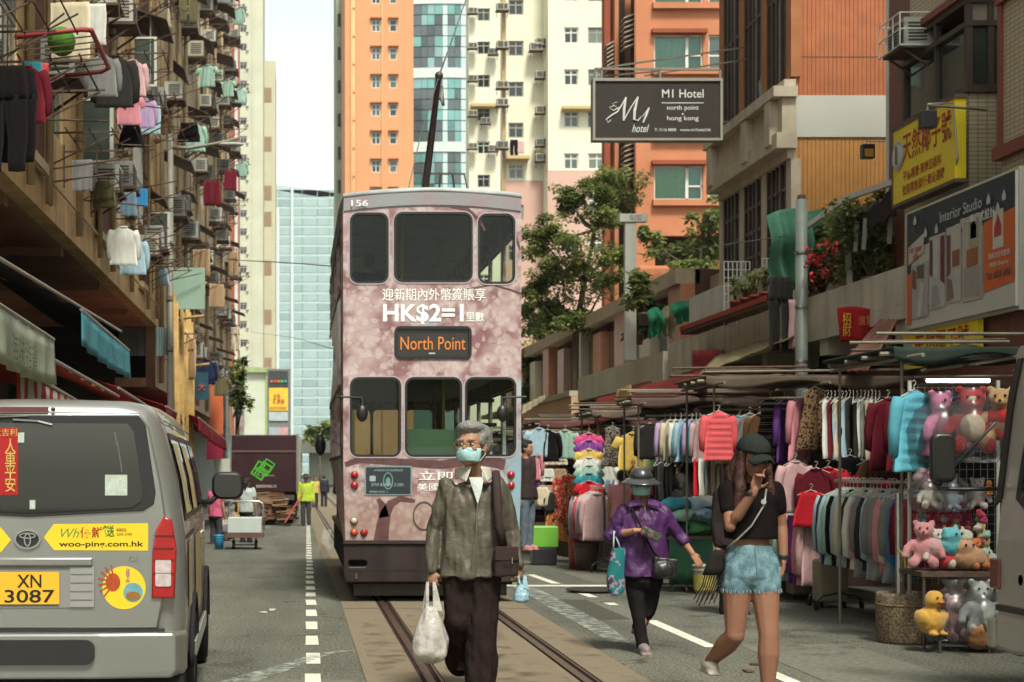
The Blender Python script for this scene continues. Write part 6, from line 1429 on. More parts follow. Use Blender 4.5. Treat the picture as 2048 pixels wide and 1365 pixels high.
# ---- podium canopies along the right pavement
CONCR = mat('stained_concrete', (.60, .57, .45), .9, 0, .2, 1.2, bump=.3, bscale=20, streak=.4, streakcol=(.1, .08, .06), sscale=2)
cp = empty('concrete_canopy', (7.2, 18.6, 0), 0, 'stained concrete canopy along the shops under the flowering plants', 'canopy')
MB().box(0, .18, 0, 12.5, 3.45, 3.90).build('parapet', CONCR, cp); MB().box(.18, 1.6, 0, 12.5, 3.28, 3.45).build('slab', CONCR, cp); MB().box(0, .2, 0, 12.5, 3.27, 3.448).build('fascia', CONCR, cp)
for i in range(5): MB().box(.05, 1.6, .5 + i * 2.8, .8 + i * 2.8, 3.05, 3.27).build('beam', CONCR, cp)
MB().box(.8, 1.4, 0, 12.4, 3.45, 5.2).build('set_back_wall', mat('setback_brown', (.3, .25, .18), .9, 0, .3, 1.5), cp)  # plain brown wall behind the parapet
sp = empty('shop_row', (8.05, 18, 0), 0, 'dark shop openings behind the right-hand stalls', 'shop front')
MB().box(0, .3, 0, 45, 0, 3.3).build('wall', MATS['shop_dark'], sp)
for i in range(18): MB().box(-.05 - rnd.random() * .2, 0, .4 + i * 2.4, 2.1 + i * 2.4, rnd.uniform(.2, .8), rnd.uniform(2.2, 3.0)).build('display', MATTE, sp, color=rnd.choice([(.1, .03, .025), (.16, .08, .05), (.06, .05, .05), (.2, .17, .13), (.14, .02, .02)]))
pc = empty('pale_canopy', (7.15, 31.3, 0), 0, 'pale grey shop canopy farther along the right pavement', 'canopy')
MB().box(0, .2, 0, 9.5, 3.2, 3.78).build('fascia', mat('fascia_pale', (.55, .53, .42), .8, 0, .12, 1, streak=.3, streakcol=(.25, .2, .15)), pc); MB().box(.2, 1.2, 0, 9.5, 3.25, 3.4).build('slab', CONCR, pc)
MB().box(-.06, 0, 1.0, 3.4, 2.9, 3.25).build('red_board', mat('board_brick', (.3, .12, .08), .7), pc)
pc2 = empty('tan_canopy', (7.1, 41.5, 0), 0, 'tan shop canopy beyond the pale one', 'canopy')
MB().box(0, .2, 0, 9.0, 2.5, 3.35).build('fascia', mat('fascia_tan', (.55, .36, .21), .8, 0, .1), pc2); MB().box(-.05, 1.0, 0, 20, 3.36, 3.5).build('slab', mat('fascia_cream', (.42, .40, .30), .8), pc2)
pb2 = empty('pink_podium', (7.9, 33, 0), 0, 'pink and cream pillared podium behind the tree', 'building')
MB().box(.3, 5, 0, 30, 0, 5.6).build('wall', mat('podium_dark', (.11, .06, .05), .85, 0, .3, 1), pb2)
for i in range(10):
 c = [(.56, .25, .14), (.64, .57, .44), (.6, .4, .33)][i % 3]
 MB().box(0, .32, i * 2.9, i * 2.9 + 1.1, 3.4, 5.3 - (i % 2) * .25).build('pillar', PAINT, pb2, color=c)
 MB().box(.2, .34, i * 2.9 + 1.15, i * 2.9 + 2.8, 3.6, 5.0).build('pane', WG[2], pb2)
MB().box(-.1, .4, 0, 29, 5.3, 5.62).build('cornice', mat('podium_cream', (.5, .42, .3), .8), pb2)
vs_ = empty('vertical_sign', P(1268, 720, 33.0), 0, 'white vertical sign post with a small top board', 'sign')
sv = F / 33.0
MB().box(-.18, .05, 0, .15, 0, 275 / sv).build('post', mat('post_white', (.64, .65, .57), .7, 0, .1, 2), vs_); MB().box(-.3, .28, -.03, .18, 276 / sv, 292 / sv).build('board', MATS['post_white'], vs_)
text('SIE', 'lettering', LETTER, vs_, (-.1, -.03, 279 / sv), U, W3, .25, .1, .01, .004, (.3, .32, .28))
# grey lamp column at right
gp = empty('lamp_column', ((1603 - VX) / 155, F / 155, gz(F / 155)), 0, 'plain grey lamp column rising from the stall roofs', 'lamp post')
MB().tube([(0, 0, 0), (0, 0, 5.0)], [.085, .072], 14).build('post', mat('column_grey', (.20, .225, .20), .5, .2, .15, 4), gp, True); MB().lathe([(.06, 0), (.05, .06), (.0, .07)], 12, (0, 0, 5.0)).build('cap', RUST, gp)
for z in (2.9, 3.6, 4.3): MB().lathe([(.088, 0), (.088, .03)], 14, (0, 0, z)).build('band', STEEL, gp)
tag(MB().tube([P(1040, 470, 60), P(1300, 512, 40), P(1600, 468, F / 155)], .008, 5).build('slung_cable', DSTEEL), 'thin cable slung from the grey lamp column across the tree', 'cable')
tag(MB().tube([P(455, 520, 50), P(560, 525, 40), P(672, 533, 32)], .012, 5).build('slung_cable', DSTEEL), 'thin cable crossing the gap between the left block and tram', 'cable')
tag(MB().tube([P(500, 664, 90), P(590, 676, 70), P(672, 700, 40)], .01, 5).build('slung_cable', DSTEEL), 'lower thin cable crossing behind the tram', 'cable')
# ---- leaves
def leafcloud(mb, clumps, n, size, flat=.6, seed=1):
 r = random.Random(seed); sub = []
 for c, rad in clumps:
  for _ in range(5):
   o_ = V((r.gauss(0, .5) * rad[0], r.gauss(0, .5) * rad[1], r.gauss(0, .5) * rad[2])); k_ = r.uniform(.28, .62); sub.append((V(c) + o_, [q * k_ for q in rad]))
 for _ in range(n):
  c, rad = sub[r.randrange(len(sub))]
  while True:
   d = V((r.uniform(-1, 1), r.uniform(-1, 1), r.uniform(-1, 1)))
   if .05 < d.length < 1: break
  d = d.normalized() * (d.length ** .8)
  p = V(c) + V((d.x * rad[0], d.y * rad[1], d.z * rad[2]))
  a = V((r.uniform(-1, 1), r.uniform(-1, 1), r.uniform(-.9, .3))).normalized(); b = a.cross(V((r.uniform(-.5, .5), r.uniform(-.5, .5), 1))).normalized()
  s = size * r.uniform(.6, 1.3); q = p + a * s; w2 = b * s * .32
  m = p + a * s * .5
  mb.add([p, m + w2, q, m - w2], [(0, 1, 2, 3)])
 return mb
LEAF = mat('leaf', (.16, .205, .06), .55, 0, .45, 3.5); LEAF2 = mat('leaf_pale', (.24, .27, .08), .55, 0, .4, 4); LEAF3 = mat('leaf_dark', (.045, .085, .022), .6, 0, .4, 4)
for m_ in (LEAF, LEAF2, LEAF3): translucent(m_, .5)
BARK = mat('bark', (.12, .085, .06), .9, 0, .3, 8, bump=.5)
def tree(name, label, Y, trunk_px, clumps_px, n, size, leaf=LEAF, seed=1, group='street trees'):
 e = empty(name, (P(trunk_px[0][0], trunk_px[0][1], Y).x, Y, gz(Y)), 0, label, 'tree', group)
 pts = [P(x, y, Y + .15 * (i % 2)) for i, (x, y) in enumerate(trunk_px)]; pts[0].z = gz(Y)
 loc = e.location
 rr_ = [.13 * (1 - .75 * i / (len(pts) - 1)) for i in range(len(pts))]
 tk = MB().tube([p - loc for p in pts], rr_, 9)
 s = F / Y; cl = []
 r = random.Random(seed)
 for (x, y, rx, ry) in clumps_px:
  c = P(x, y, Y + r.uniform(-.8, .8)) - loc; cl.append((c, (rx / s, min(rx, ry) / s * 1.0, ry / s)))
  j = min(range(len(pts)), key=lambda i: (pts[i] - loc - c).length + (0 if pts[i].z - loc.z < c.z else 1))
  a = pts[max(j, 1)] - loc; mid = (a + c) / 2 + V((0, 0, -.15)); tk.tube([a, mid, c], [.05, .035, .012], 6)
 tk.build('trunk', BARK, e, True)
 leafcloud(MB(), cl, n, size, seed=seed).build('crown', leaf, e)
 leafcloud(MB(), cl, n // 2, size, seed=seed + 9).build('crown', LEAF2, e)
 return e
tree('street_tree', 'tall leafy street tree growing in front of the terracotta tower', 44.0, [(1155, 900), (1150, 760), (1152, 660), (1170, 560), (1190, 460), (1215, 380)],
     [(1215, 360, 42, 30), (1180, 372, 40, 22), (1245, 385, 38, 36), (1150, 420, 48, 26), (1110, 462, 40, 30), (1195, 425, 40, 30), (1160, 480, 55, 34), (1090, 505, 40, 34), (1130, 540, 52, 36), (1185, 545, 45, 34), (1105, 575, 38, 30), (1160, 600, 48, 34), (1210, 570, 30, 30), (1085, 545, 34, 30), (1225, 420, 34, 26), (1150, 640, 46, 26), (1110, 610, 32, 22), (1075, 470, 30, 26), (1065, 590, 26, 30), (1095, 640, 34, 28), (1190, 640, 30, 24), (1230, 520, 26, 30), (1135, 395, 30, 20)], 20000, .105, LEAF, 3)
tree('street_tree', 'lower dark green tree showing between the tram and the tall tree', 55.0, [(1070, 950), (1068, 850), (1070, 760), (1075, 680)],
     [(1060, 640, 34, 34), (1085, 690, 38, 34), (1055, 720, 30, 36), (1080, 760, 32, 34), (1055, 790, 28, 30), (1095, 650, 24, 30)], 3600, .16, LEAF3, 5)
tree('street_tree', 'small tree by the steel post on the left pavement', 62.0, [(476, 980), (474, 860), (474, 780)], [(478, 770, 18, 26), (470, 800, 16, 26), (486, 790, 14, 22), (476, 745, 12, 16)], 1100, .2, LEAF3, 8)
tree('street_tree', 'hazy tree at the far end of the street beside the tram', 150.0, [(640, 940), (640, 900)], [(632, 862, 16, 14), (650, 858, 14, 14), (618, 870, 10, 10), (660, 868, 10, 12)], 900, .5, LEAF, 11)
tree('terrace_shrub', 'loose shrub growing on the terracotta terrace', 68.0, [(1400, 600), (1398, 540), (1405, 480)], [(1420, 440, 40, 24), (1400, 480, 34, 26), (1430, 490, 30, 40), (1345, 510, 30, 26), (1300, 480, 20, 30), (1380, 530, 44, 18)], 2200, .26, LEAF, 13, 'plants on the right-hand terraces')
def plant(name, label, c, rad, n, size, leaf=LEAF, pot=(.25, .1, .06), seed=1, flowers=None, potr=.14, grp='plants on the right-hand terraces'):
 e = empty(name, c, 0, label, 'plant', grp)
 MB().lathe([(potr * .7, 0), (potr, .2), (potr * 1.08, .2), (potr * 1.08, .24), (potr * .9, .24)], 16).build('pot', PAINT, e, True, pot)
 r = random.Random(seed); cl = []
 st = MB()
 for i in range(6):
  p = V((r.uniform(-.7, .7) * rad[0], r.uniform(-.7, .7) * rad[1], .3 + rad[2] * r.uniform(.3, 1.6))); cl.append((p, (rad[0] * .5, rad[1] * .5, rad[2] * .5))); st.tube([(0, 0, .2), (p.x * .5, p.y * .5, p.z * .5 + .1), p], [.02, .014, .006], 5)
 st.build('stem', BARK, e); leafcloud(MB(), cl, n, size, seed=seed).build('foliage', leaf, e)
 if flowers: leafcloud(MB(), cl, flowers[1], size * .9, seed=seed + 3).build('flowers', mat('petal_%.2f' % flowers[0][0], flowers[0], .6, 0, .2, 9), e)
 return e
def on_ledge(px, X=7.42): return V((X, F * X / (px - VX), 3.72))
plant('flowering_shrub', 'bougainvillea with red flowers beside the grey column', on_ledge(1645), (.55, .35, .55), 1500, .085, LEAF, (.12, .09, .07), 21, ((.62, .03, .06), 240))
_fs = [o for o in COL.objects if o.name.startswith('flowering_shrub')][0]; _fl = MB()
for px, py in ((1618, 505), (1628, 512), (1632, 525), (1640, 508), (1650, 490), (1657, 484), (1612, 520), (1645, 540), (1625, 552), (1668, 500)): leafcloud(_fl, [(P(px, py, 20.3) - _fs.location, (.06, .06, .06))], 9, .075, seed=px)
_fl.build('flowers', MATS['petal_0.62'], _fs)
plant('potted_shrub', 'reddish leafy shrub in the middle of the canopy row', on_ledge(1688), (.5, .35, .5), 1300, .08, mat('leaf_red', (.22, .11, .045), .6, 0, .4, 4), (.2, .1, .06), 22)
plant('potted_shrub', 'dense green shrub by the studio banner frame', on_ledge(1745), (.55, .4, .55), 2400, .08, LEAF, (.12, .1, .08), 23)
plant('potted_shrub', 'bushy green shrub between the reddish one and the banner', on_ledge(1715), (.4, .35, .5), 1500, .075, LEAF2, (.12, .1, .08), 28)
plant('potted_shrub', 'pale green shrub low beside the column', on_ledge(1625), (.35, .3, .36), 800, .075, LEAF2, (.1, .09, .08), 24)
plant('potted_plant', 'small plant with broad leaves on the mid canopy edge', P(1290, 650, 32.0), (.35, .3, .5), 260, .22, LEAF2, (.2, .15, .1), 25)
plant('potted_plant', 'dark potted palm beside the white vertical sign', P(1275, 690, 33.6), (.4, .3, .4), 260, .25, LEAF3, (.15, .1, .07), 26)
for i, px in enumerate((1470, 1490, 1510, 1530)):
 plant('window_box_plant', '%s small plant from the left in the red window box' % ORD[i], P(px, 632 - i * 5, 25.5 - .6 * i), (.12, .12, .16), 110, .08, LEAF2, (.32, .06, .04), 30 + i, potr=.08)
# green tarpaulins, nets and frames over the canopy
TGR = (.13, .33, .22)
def drape(label, c, w, h, colour, seed, k=4.0, amp=.07):
 """a tarpaulin hung from a line: gathered top, deep folds, ragged hem"""
 def fn(u, v):
  f = amp * (.25 + v) * sin(k * 6.283 * u + seed + .8 * sin(3 * v + seed)) + .05 * mn.noise((u * 3 + seed, v * 2.5, seed))
  x = (u - .5) * w * (1 - .38 * v * v) + .03 * mn.noise((v * 2, seed, u))
  return (x, f - .16 * sin(pi * min(1, v * 1.3)) ** 2, -h * v * (1 + .12 * mn.noise((u * 4, seed, 3))) + .10 * sin(pi * u))
 o = MB().grid(fn, 36, 16).build('green_tarpaulin', CANV, None, True, colour, solid=.008); o.location = c
 return tag(o, label, 'tarpaulin')
drape('green tarpaulin hanging left of the grey column', P(1578, 432, 22.3), .62, 1.05, TGR, 1.0, 2.5, .09)
drape('green tarpaulin slung right of the grey column', P(1648, 432, 22.6), .75, .62, TGR, 2.2, 3.0, .06)
drape('small green cloth on the far canopy railing', P(1310, 625, 31.5), .32, .55, (.06, .36, .2), 3.1, 2)
drape('green checked cloth on the far canopy railing', P(1372, 612, 31.5), .62, .40, (.05, .34, .2), 4.5, 3)
drape('pale flowered sheet on the far canopy railing', P(1335, 622, 31.6), .28, .6, (.42, .36, .22), 5.5, 2)
nt_ = empty('shade_net', (0, 0, 0), 0, 'black shade net slung on a white frame over the flowering plants', 'net')
a, b, c, d = P(1668, 440, 21.3), P(1790, 372, 19.4), P(1792, 430, 19.2), P(1690, 465, 21)
MB().grid(lambda u, v: tuple((a.lerp(b, u)).lerp(d.lerp(c, u), v) + V((0, 0, -.12 * sin(pi * u) * (1 - v * .5) + .02 * sin(30 * u)))), 24, 8).build('net', mat('net_black', (.03, .024, .022), .9), nt_, True, solid=.01)
for p, q in ((P(1612, 455, 22), P(1692, 398, 21)), (P(1692, 398, 21), P(1700, 600, 21)), (P(1690, 398, 21), P(1800, 360, 19.2))): MB().bar(p, q, .07, .05).build('frame_bar', MATS['white_frame'], nt_)
for i in (0, 2, 3, 6): q0, q1 = P(1680 + i * 17, 455 - i * 6, 20.8 - .2 * i), P(1676 + i * 17, 512 - i * 4, 20.8 - .2 * i); MB().bar(q0, q1, .05, .02).build('cloth_strip', CANV, nt_, color=(.45, .45, .4))
garment('trousers', 'charcoal', P(1562, 555, 22.0), .3, 'dark jeans hanging below the green tarpaulin', 'laundry on the canopy', (.9, .9, 1.05), hanger=False)
garment('towel', 'pale pink', P(1592, 600, 22.0), .3, 'pale floral cloth hanging beside the dark jeans', 'laundry on the canopy', (.5, .9, .9), hanger=False)
# white lattice frames and red window box on the balcony
lf = empty('lattice_frame', P(1448, 665, 26.0), 0, 'white wire lattice frames on the balcony under the brown windows', 'lattice')
for (x0, w_, z0, h_) in ((0, .42, .1, 1.05), (.62, .45, .35, .85)):
 for i in range(7): MB().bar((x0 + w_ * i / 6, 0, z0), (x0 + w_ * i / 6, 0, z0 + h_), .014).build('wire', MATS['white_frame'], lf)
 for i in range(9): MB().bar((x0, 0.012, z0 + h_ * i / 8), (x0 + w_, 0.012, z0 + h_ * i / 8), .012).build('wire', MATS['white_frame'], lf)
bal = empty('balcony', (7.05, 23.2, 0), 0, 'white balcony parapet with rusty shelf of plants', 'balcony')
MB().box(0, .1, 0, 5.6, 4.1, 4.55).build('parapet', mat('parapet_white', (.6, .62, .54), .8, 0, .15, 2, streak=.3), bal); MB().box(-.25, 0, 0, 5.2, 3.86, 3.92).build('shelf', RUST, bal); MB().box(-.27, -.25, 0, 5.2, 3.92, 4.0).build('shelf_edge', mat('shelf_red', (.33, .06, .04), .7), bal)
fb_ = MB().grid(lambda u, v: (.50 * u * (1 - .18 * v) + .04 * v, .03 * sin(9 * u) * (.3 + v) - .10 * u, -.42 * v * (1 + .06 * sin(6 * u)) + .02 * sin(5 * u)), 20, 12)
o = fb_.build('red_flag', CANV, None, True, (.5, .03, .03), solid=.006); o.location = P(1674, 617, 20.2); tag(o, 'red cloth banner with yellow writing under the canopy', 'banner')
text('招財', 'lettering', LETTER, o, (.05, -.06, -.36), U, W3, .11, .30, .006, .0, (.6, .33, .03), vertical=True)
text('進寶', 'lettering', LETTER, o, (.24, -.10, -.22), U, W3, .18, .12, .0, .0, (.62, .2, .1))
def rawn(name, label, pts, colour, nx=16, ny=6, sag=.08):
 a, b, c, d = [V(p) for p in pts]
 o = MB().grid(lambda u, v: tuple(a.lerp(b, u).lerp(d.lerp(c, u), v) + V((0, 0, -sag * sin(pi * u) * sin(pi * v) + .012 * sin(26 * u)))), nx, ny).build(name, CANV, None, True, colour, solid=.014)
 return tag(o, label, 'awning', 'awnings along the right shops')
rawn('awning', 'cream canvas awning sloping down over the mid stalls', (P(1395, 752, 23.5), P(1590, 672, 21.5), P(1588, 655, 23.5), P(1430, 715, 26.5)), (.5, .42, .24))
rawn('awning', 'faded pink awning leaning beside the red banner', (P(1672, 742, 18.5), P(1735, 742, 17.4), P(1795, 640, 18.5), P(1760, 640, 19.8)), (.42, .2, .15))
rawn('awning', 'folded red awning at the end of the concrete canopy', (P(1385, 770, 27), P(1440, 760, 26), P(1445, 700, 27), P(1385, 702, 29)), (.45, .06, .07))
rawn('awning', 'long crimson awning above the middle stalls', (P(1190, 850, 29), P(1420, 770, 22), P(1420, 735, 25), P(1190, 800, 33)), (.28, .04, .035))
rawn('awning', 'orange and white small awning under the pale canopy', (P(1215, 832, 30), P(1262, 800, 28), P(1262, 770, 29), P(1235, 780, 31)), (.5, .3, .1))
rawn('awning', 'dull cream awning near the tram side', (P(1042, 832, 40), P(1090, 800, 38), P(1090, 790, 42), P(1045, 812, 44)), (.45, .38, .26))
# ------------------------------------------------------------------ people
SKIN = mat('skin', objcol=True, rough=.55, var=.06, scale=20); SKIN.node_tree.nodes['Principled BSDF'].inputs['Subsurface Weight'].default_value = .08
SKIN.node_tree.nodes['Principled BSDF'].inputs['Subsurface Radius'].default_value = (.02, .008, .004)
HAIR = mat('hair', objcol=True, rough=.5, var=.35, scale=45, bump=.6, bscale=90)
NYLON = mat('nylon', objcol=True, rough=.5, var=.12, scale=9, bump=.7, bscale=14, spec=.35)
DENIM = mat('denim', (.105, .19, .215), .85, 0, .3, 16, bump=.35, bscale=120, col2=(.155, .255, .28))
def folds(seed, amp=.012, fx=(9, 9, 5)):
 def f(c): return amp * (mn.noise((c.x * fx[0] + seed, c.y * fx[1], c.z * fx[2])) + .6 * mn.noise((c.x * fx[0] * 2.3, c.y * fx[1] * 2.3 + seed, c.z * fx[2] * 2.0 + c.x * 6)))
 return f
def lerp3(a, b, t): return V(a).lerp(V(b), t)
def limb(mb, pts, rs, n=12):
 """tapered limb with rounded ends through the joints"""
 pts = [V(p) for p in pts]; mb.tube(pts, rs, n)
 for p, r in zip(pts, rs): mb.ell(p, r * .99, 12, 8)
def hand(mb, wr, d, nrm, k=1.0, curl=.5, point=False, spread=.0):
 """palm, four fingers of unequal length with knuckle bends, thumb from the side of the palm; d = finger direction, nrm = back of hand"""
 d = V(d).normalized(); nrm = V(nrm); nrm = (nrm - d * nrm.dot(d)).normalized(); sd = d.cross(nrm)
 wr = V(wr); pc = wr + d * .045 * k
 m = Matrix((sd, nrm, d)).transposed()
 mb.ell(pc, (.040 * k, .017 * k, .052 * k), 12, 8, m); mb.tube([wr - d * .03 * k, wr + d * .02 * k], [.026 * k, .027 * k], 10)
 for i, (off, L) in enumerate(((-.030, .072), (-.010, .082), (.010, .076), (.029, .060))):
  c = 0.08 if (point and i == 0) else curl
  p = pc + d * .040 * k + sd * off * k; dirv = (d + sd * spread * (i - 1.5)).normalized(); pts = [p - d * .015 * k, p]
  for q in range(3):
   ang = c * (q + .6) * .9; dv = (dirv * cos(ang) - nrm * sin(ang)); p = p + dv * L * k * (.42, .32, .26)[q]; pts.append(p)
  mb.tube(pts, [.0095 * k, .0095 * k, .009 * k, .0085 * k, .007 * k], 8); mb.ell(pts[-1], .007 * k, 8, 6)
 p = pc - sd * .030 * k - d * .012 * k; t1 = p + (-sd * .7 + d * .5 - nrm * .5).normalized() * .035 * k; t2 = t1 + (-sd * .15 + d * .8 - nrm * .6 * curl).normalized() * .032 * k
 mb.tube([p, t1, t2], [.013 * k, .011 * k, .008 * k], 8); mb.ell(t2, .008 * k, 8, 6)
def ring(c, rx, ry, n=20, p=2.4, tilt=None):
 out = []
 for i in range(n):
  a = 2 * pi * i / n; ca, sa = cos(a), sin(a)
  out.append(V(c) + V((rx * math.copysign(abs(ca) ** (2 / p), ca), ry * math.copysign(abs(sa) ** (2 / p), sa), 0)))
 return out
def figure(label, loc, H=1.68, rz=0, J=None, skin=(.42, .22, .13), top=None, bottom=None, shoes=(.03, .03, .03), hair=((.02, .015, .012), 'short'), mask=None, head=(0, 0, 0), voxel=.010,
           build_=1.0, hands=None, hat=None, glasses=False, headk=1.0, legk=1.0, cat='person', face=True, group=None):
 root = empty('person', loc, rz, label, cat, group)
 h = H; J_ = {}
 for s, n in ((-1, 'L'), (1, 'R')):
  J_['sh' + n] = (s * .105 * h, 0, .815 * h); J_['el' + n] = (s * .135 * h, .01, .63 * h); J_['wr' + n] = (s * .14 * h, -.04, .485 * h)
  J_['hip' + n] = (s * .052 * h, 0, .51 * h); J_['kn' + n] = (s * .055 * h, -.02, .285 * h); J_['an' + n] = (s * .055 * h, .02, .05 * h)
 J_['neck'] = (0, 0, .845 * h); J_['head'] = (0, -.015, .925 * h)
 for k_, v_ in (J or {}).items(): J_[k_] = v_
 J = {k_: V(v_) for k_, v_ in J_.items()}
 RM = (Matrix.Rotation(radians(head[2]), 3, 'Z') @ Matrix.Rotation(radians(head[0]), 3, 'X') @ Matrix.Rotation(radians(head[1]), 3, 'Y'))
 hk = h / 1.70; hc = J['head']; hs = headk
 def hp(x, y, z): return hc + RM @ (V((x, y, z)) * hk * hs)
 def he(mb, c, r, m=None): mb.ell(hp(*c), [q * hk * hs for q in r], 16, 11, RM if m is None else RM @ m)
 sk = MB()
 he(sk, (0, .016, .030), (.076, .096, .088)); he(sk, (0, -.018, -.025), (.064, .075, .082)); he(sk, (0, -.038, -.078), (.044, .046, .036)); he(sk, (0, -.012, -.055), (.058, .06, .05))
 he(sk, (0, -.094, -.020), (.015, .020, .014)); he(sk, (0, -.090, .004), (.010, .014, .028)); he(sk, (0, -.078, .026), (.052, .020, .012))
 for s in (-1, 1): he(sk, (s * .077, .012, -.012), (.010, .022, .032)); he(sk, (s * .040, -.066, -.024), (.022, .018, .018))
 he(sk, (0, -.088, -.055), (.022, .010, .010))
 sk.tube([J['neck'] + V((0, .01, -.05)), J['neck'] + V((0, .005, 0)), hp(0, .02, -.05)], [.062 * hk, .055 * hk, .053 * hk], 14)
 ms, mh = (J['shL'] + J['shR']) / 2, (J['hipL'] + J['hipR']) / 2; sw = (J['shR'] - J['shL']).length / 2; b = build_
 tors = []
 for t, rx, ry in ((-.06, .055, .055), (0.02, sw * .82, .075), (.12, sw * .95, .095), (.35, sw * .90, .105), (.62, sw * .76 * b, .092 * b), (.85, sw * .84 * b, .10 * b), (1.06, sw * .80 * b, .10 * b)):
  tors.append(ring(ms.lerp(mh, t), rx, ry, 20))
 sk.loft(tors)
 for n in 'LR':
  s_, e_, w_ = J['sh' + n], J['el' + n], J['wr' + n]
  limb(sk, [s_, s_.lerp(e_, .35), e_, e_.lerp(w_, .3), w_], [.050 * b * hk, .047 * b * hk, .038 * hk, .039 * hk, .027 * hk])
  hp_, kn, an = J['hip' + n], J['kn' + n], J['an' + n]
  limb(sk, [hp_, hp_.lerp(kn, .3), hp_.lerp(kn, .75), kn, kn.lerp(an, .3), kn.lerp(an, .75), an], [q * hk * b * legk for q in (.088, .084, .064, .056, .061, .040, .035)])
  hd = (hands or {}).get(n, {}); hand(sk, w_, hd.get('d', (w_ - e_)), hd.get('n', (0, -1, 0.2) if abs((w_ - e_).normalized().z) > .5 else (0, 0, 1)), hk * hd.get('k', .95), hd.get('curl', .55), hd.get('point', False), hd.get('spread', .02))
  fd = V((hd.get('toe', 0), -1, hd.get('pitch', 0))).normalized()
  sk.ell(an + fd * .06 + V((0, 0, -.03)), (.04, .11, .035), 12, 8)
 remesh(sk, 'body', voxel, SKIN, root, 3, skin)
 # face
 if face:
  for s in (-1, 1):
   e = MB(); he(e, (s * .031, -.080, .002), (.014, .008, .0065)); e.build('eye', PAINT, root, True, (.5, .45, .4)); e = MB(); he(e, (s * .031, -.087, .002), (.006, .004, .006)); e.build('iris', PAINT, root, True, (.02, .012, .01))
   e = MB(); he(e, (s * .033, -.090, .024), (.020, .007, .004)); e.build('eyebrow', HAIR, root, True, hair[0])
  if not mask: e = MB(); he(e, (0, -.092, -.053), (.022, .008, .007)); e.build('lips', SKIN, root, True, (.35, .10, .09))
 # hair
 hm = MB(); hc_, st = hair
 if hat: he(hm, (0, .050, -.01), (.080, .072, .07))
 else: he(hm, (0, .026, .044), (.082, .098, .086)); he(hm, (0, .050, .0), (.080, .075, .085)); he(hm, (0, -.030, .092), (.062, .055, .034))
 for s in (-1, 1): he(hm, (s * .070, .012, .030), (.016, .052, .045))
 if st == 'full':
  he(hm, (0, -.01, .098), (.078, .088, .042)); he(hm, (.035, .04, .06), (.062, .08, .07)); he(hm, (.05, .06, .02), (.05, .06, .06))
 if st in ('long', 'pony', 'bun'):
  he(hm, (0, .07, -.03), (.075, .055, .10))
  if st == 'pony': hm.tube([hp(0, .09, .03), hp(0, .13, -.02), hp(0, .12, -.16), hp(.01, .11, -.30)], [.03, .035, .03, .01], 10)
  if st == 'long':
   for s in (-1, 1):
    hm.tube([hp(s * .070, .0, .03), hp(s * .082, -.01, -.06), hp(s * .09, -.05, -.16), hp(s * .10, -.075, -.27), hp(s * .085, -.085, -.36)], [.03, .034, .036, .03, .008], 10)
    hm.tube([hp(s * .05, .06, .0), hp(s * .07, .06, -.12), hp(s * .085, .03, -.25), hp(s * .08, 0.0, -.34)], [.045, .05, .04, .012], 10)
 remesh(hm, 'hair', .009 if voxel < .012 else .014, HAIR, root, 2, hc_, folds(3, .006, (30, 30, 12)))
 if mask:
  mk = MB(); n_ = 18; rings = []
  for j in range(9):
   t = j / 8; z = -.018 - .075 * t; r = []
   for i in range(n_ + 1):
    a = radians(-82 + 164 * i / n_); bul = .012 * sin(pi * t) + (.014 * math.exp(-(a / .35) ** 2) * (1 - t)) + .0025 * sin(t * 22)
    r.append(hp((.071 + bul * .4) * sin(a) * (1 - .12 * t), -.018 - (.070 + bul) * cos(a), z))
   rings.append(r)
  mk.add([p for r in rings for p in r], [(j * (n_ + 1) + i, j * (n_ + 1) + i + 1, (j + 1) * (n_ + 1) + i + 1, (j + 1) * (n_ + 1) + i) for j in range(8) for i in range(n_)])
  o = mk.build('face_mask', CLOTH, root, True, mask, solid=.003)
  for s in (-1, 1):
   for z in (-.028, -.085): MB().tube([hp(s * .066, -.03, z), hp(s * .081, .0, z * .5 - .005), hp(s * .082, .03, -.005)], .0022, 5).build('mask_strap', PAINT, root, color=(.5, .5, .45))
 if glasses:
  g = MB()
  for s in (-1, 1):
   g.tube([hp(s * .033 + .026 * cos(6.283 * i / 20), -.104, .0 + .018 * sin(6.283 * i / 20)) for i in range(20)], .0022, 6, closed=True); g.tube([hp(s * .058, -.102, .004), hp(s * .08, -.03, .006), hp(s * .084, .03, .0)], .002, 5)
  g.tube([hp(-.008, -.106, .004), hp(.008, -.106, .004)], .002, 5); g.build('glasses', mat('gilt', (.30, .2, .1), .3, .7), root)
 if hat == 'cap':
  c = MB(); rings = []
  for j in range(8):
   t = j / 7; rr = cos(t * pi / 2 * .96); rings.append([hp(.091 * rr * cos(a), .012 + .108 * rr * sin(a), .035 + .092 * sin(t * pi / 2)) for a in [6.283 * i / 24 for i in range(24)]])
  c.loft(rings); co = c.build('cap', CLOTH, root, True, (.022, .026, .024))
  bm_ = MB().grid(lambda u, v: tuple(hp((u - .5) * .165 * (1 - .35 * v * v), -.075 - .085 * v * (1 - .5 * (2 * u - 1) ** 2), .042 - .02 * v - .045 * (2 * u - 1) ** 2)), 14, 6); bm_.build('brim', CLOTH, co, True, (.022, .026, .024), solid=.005)
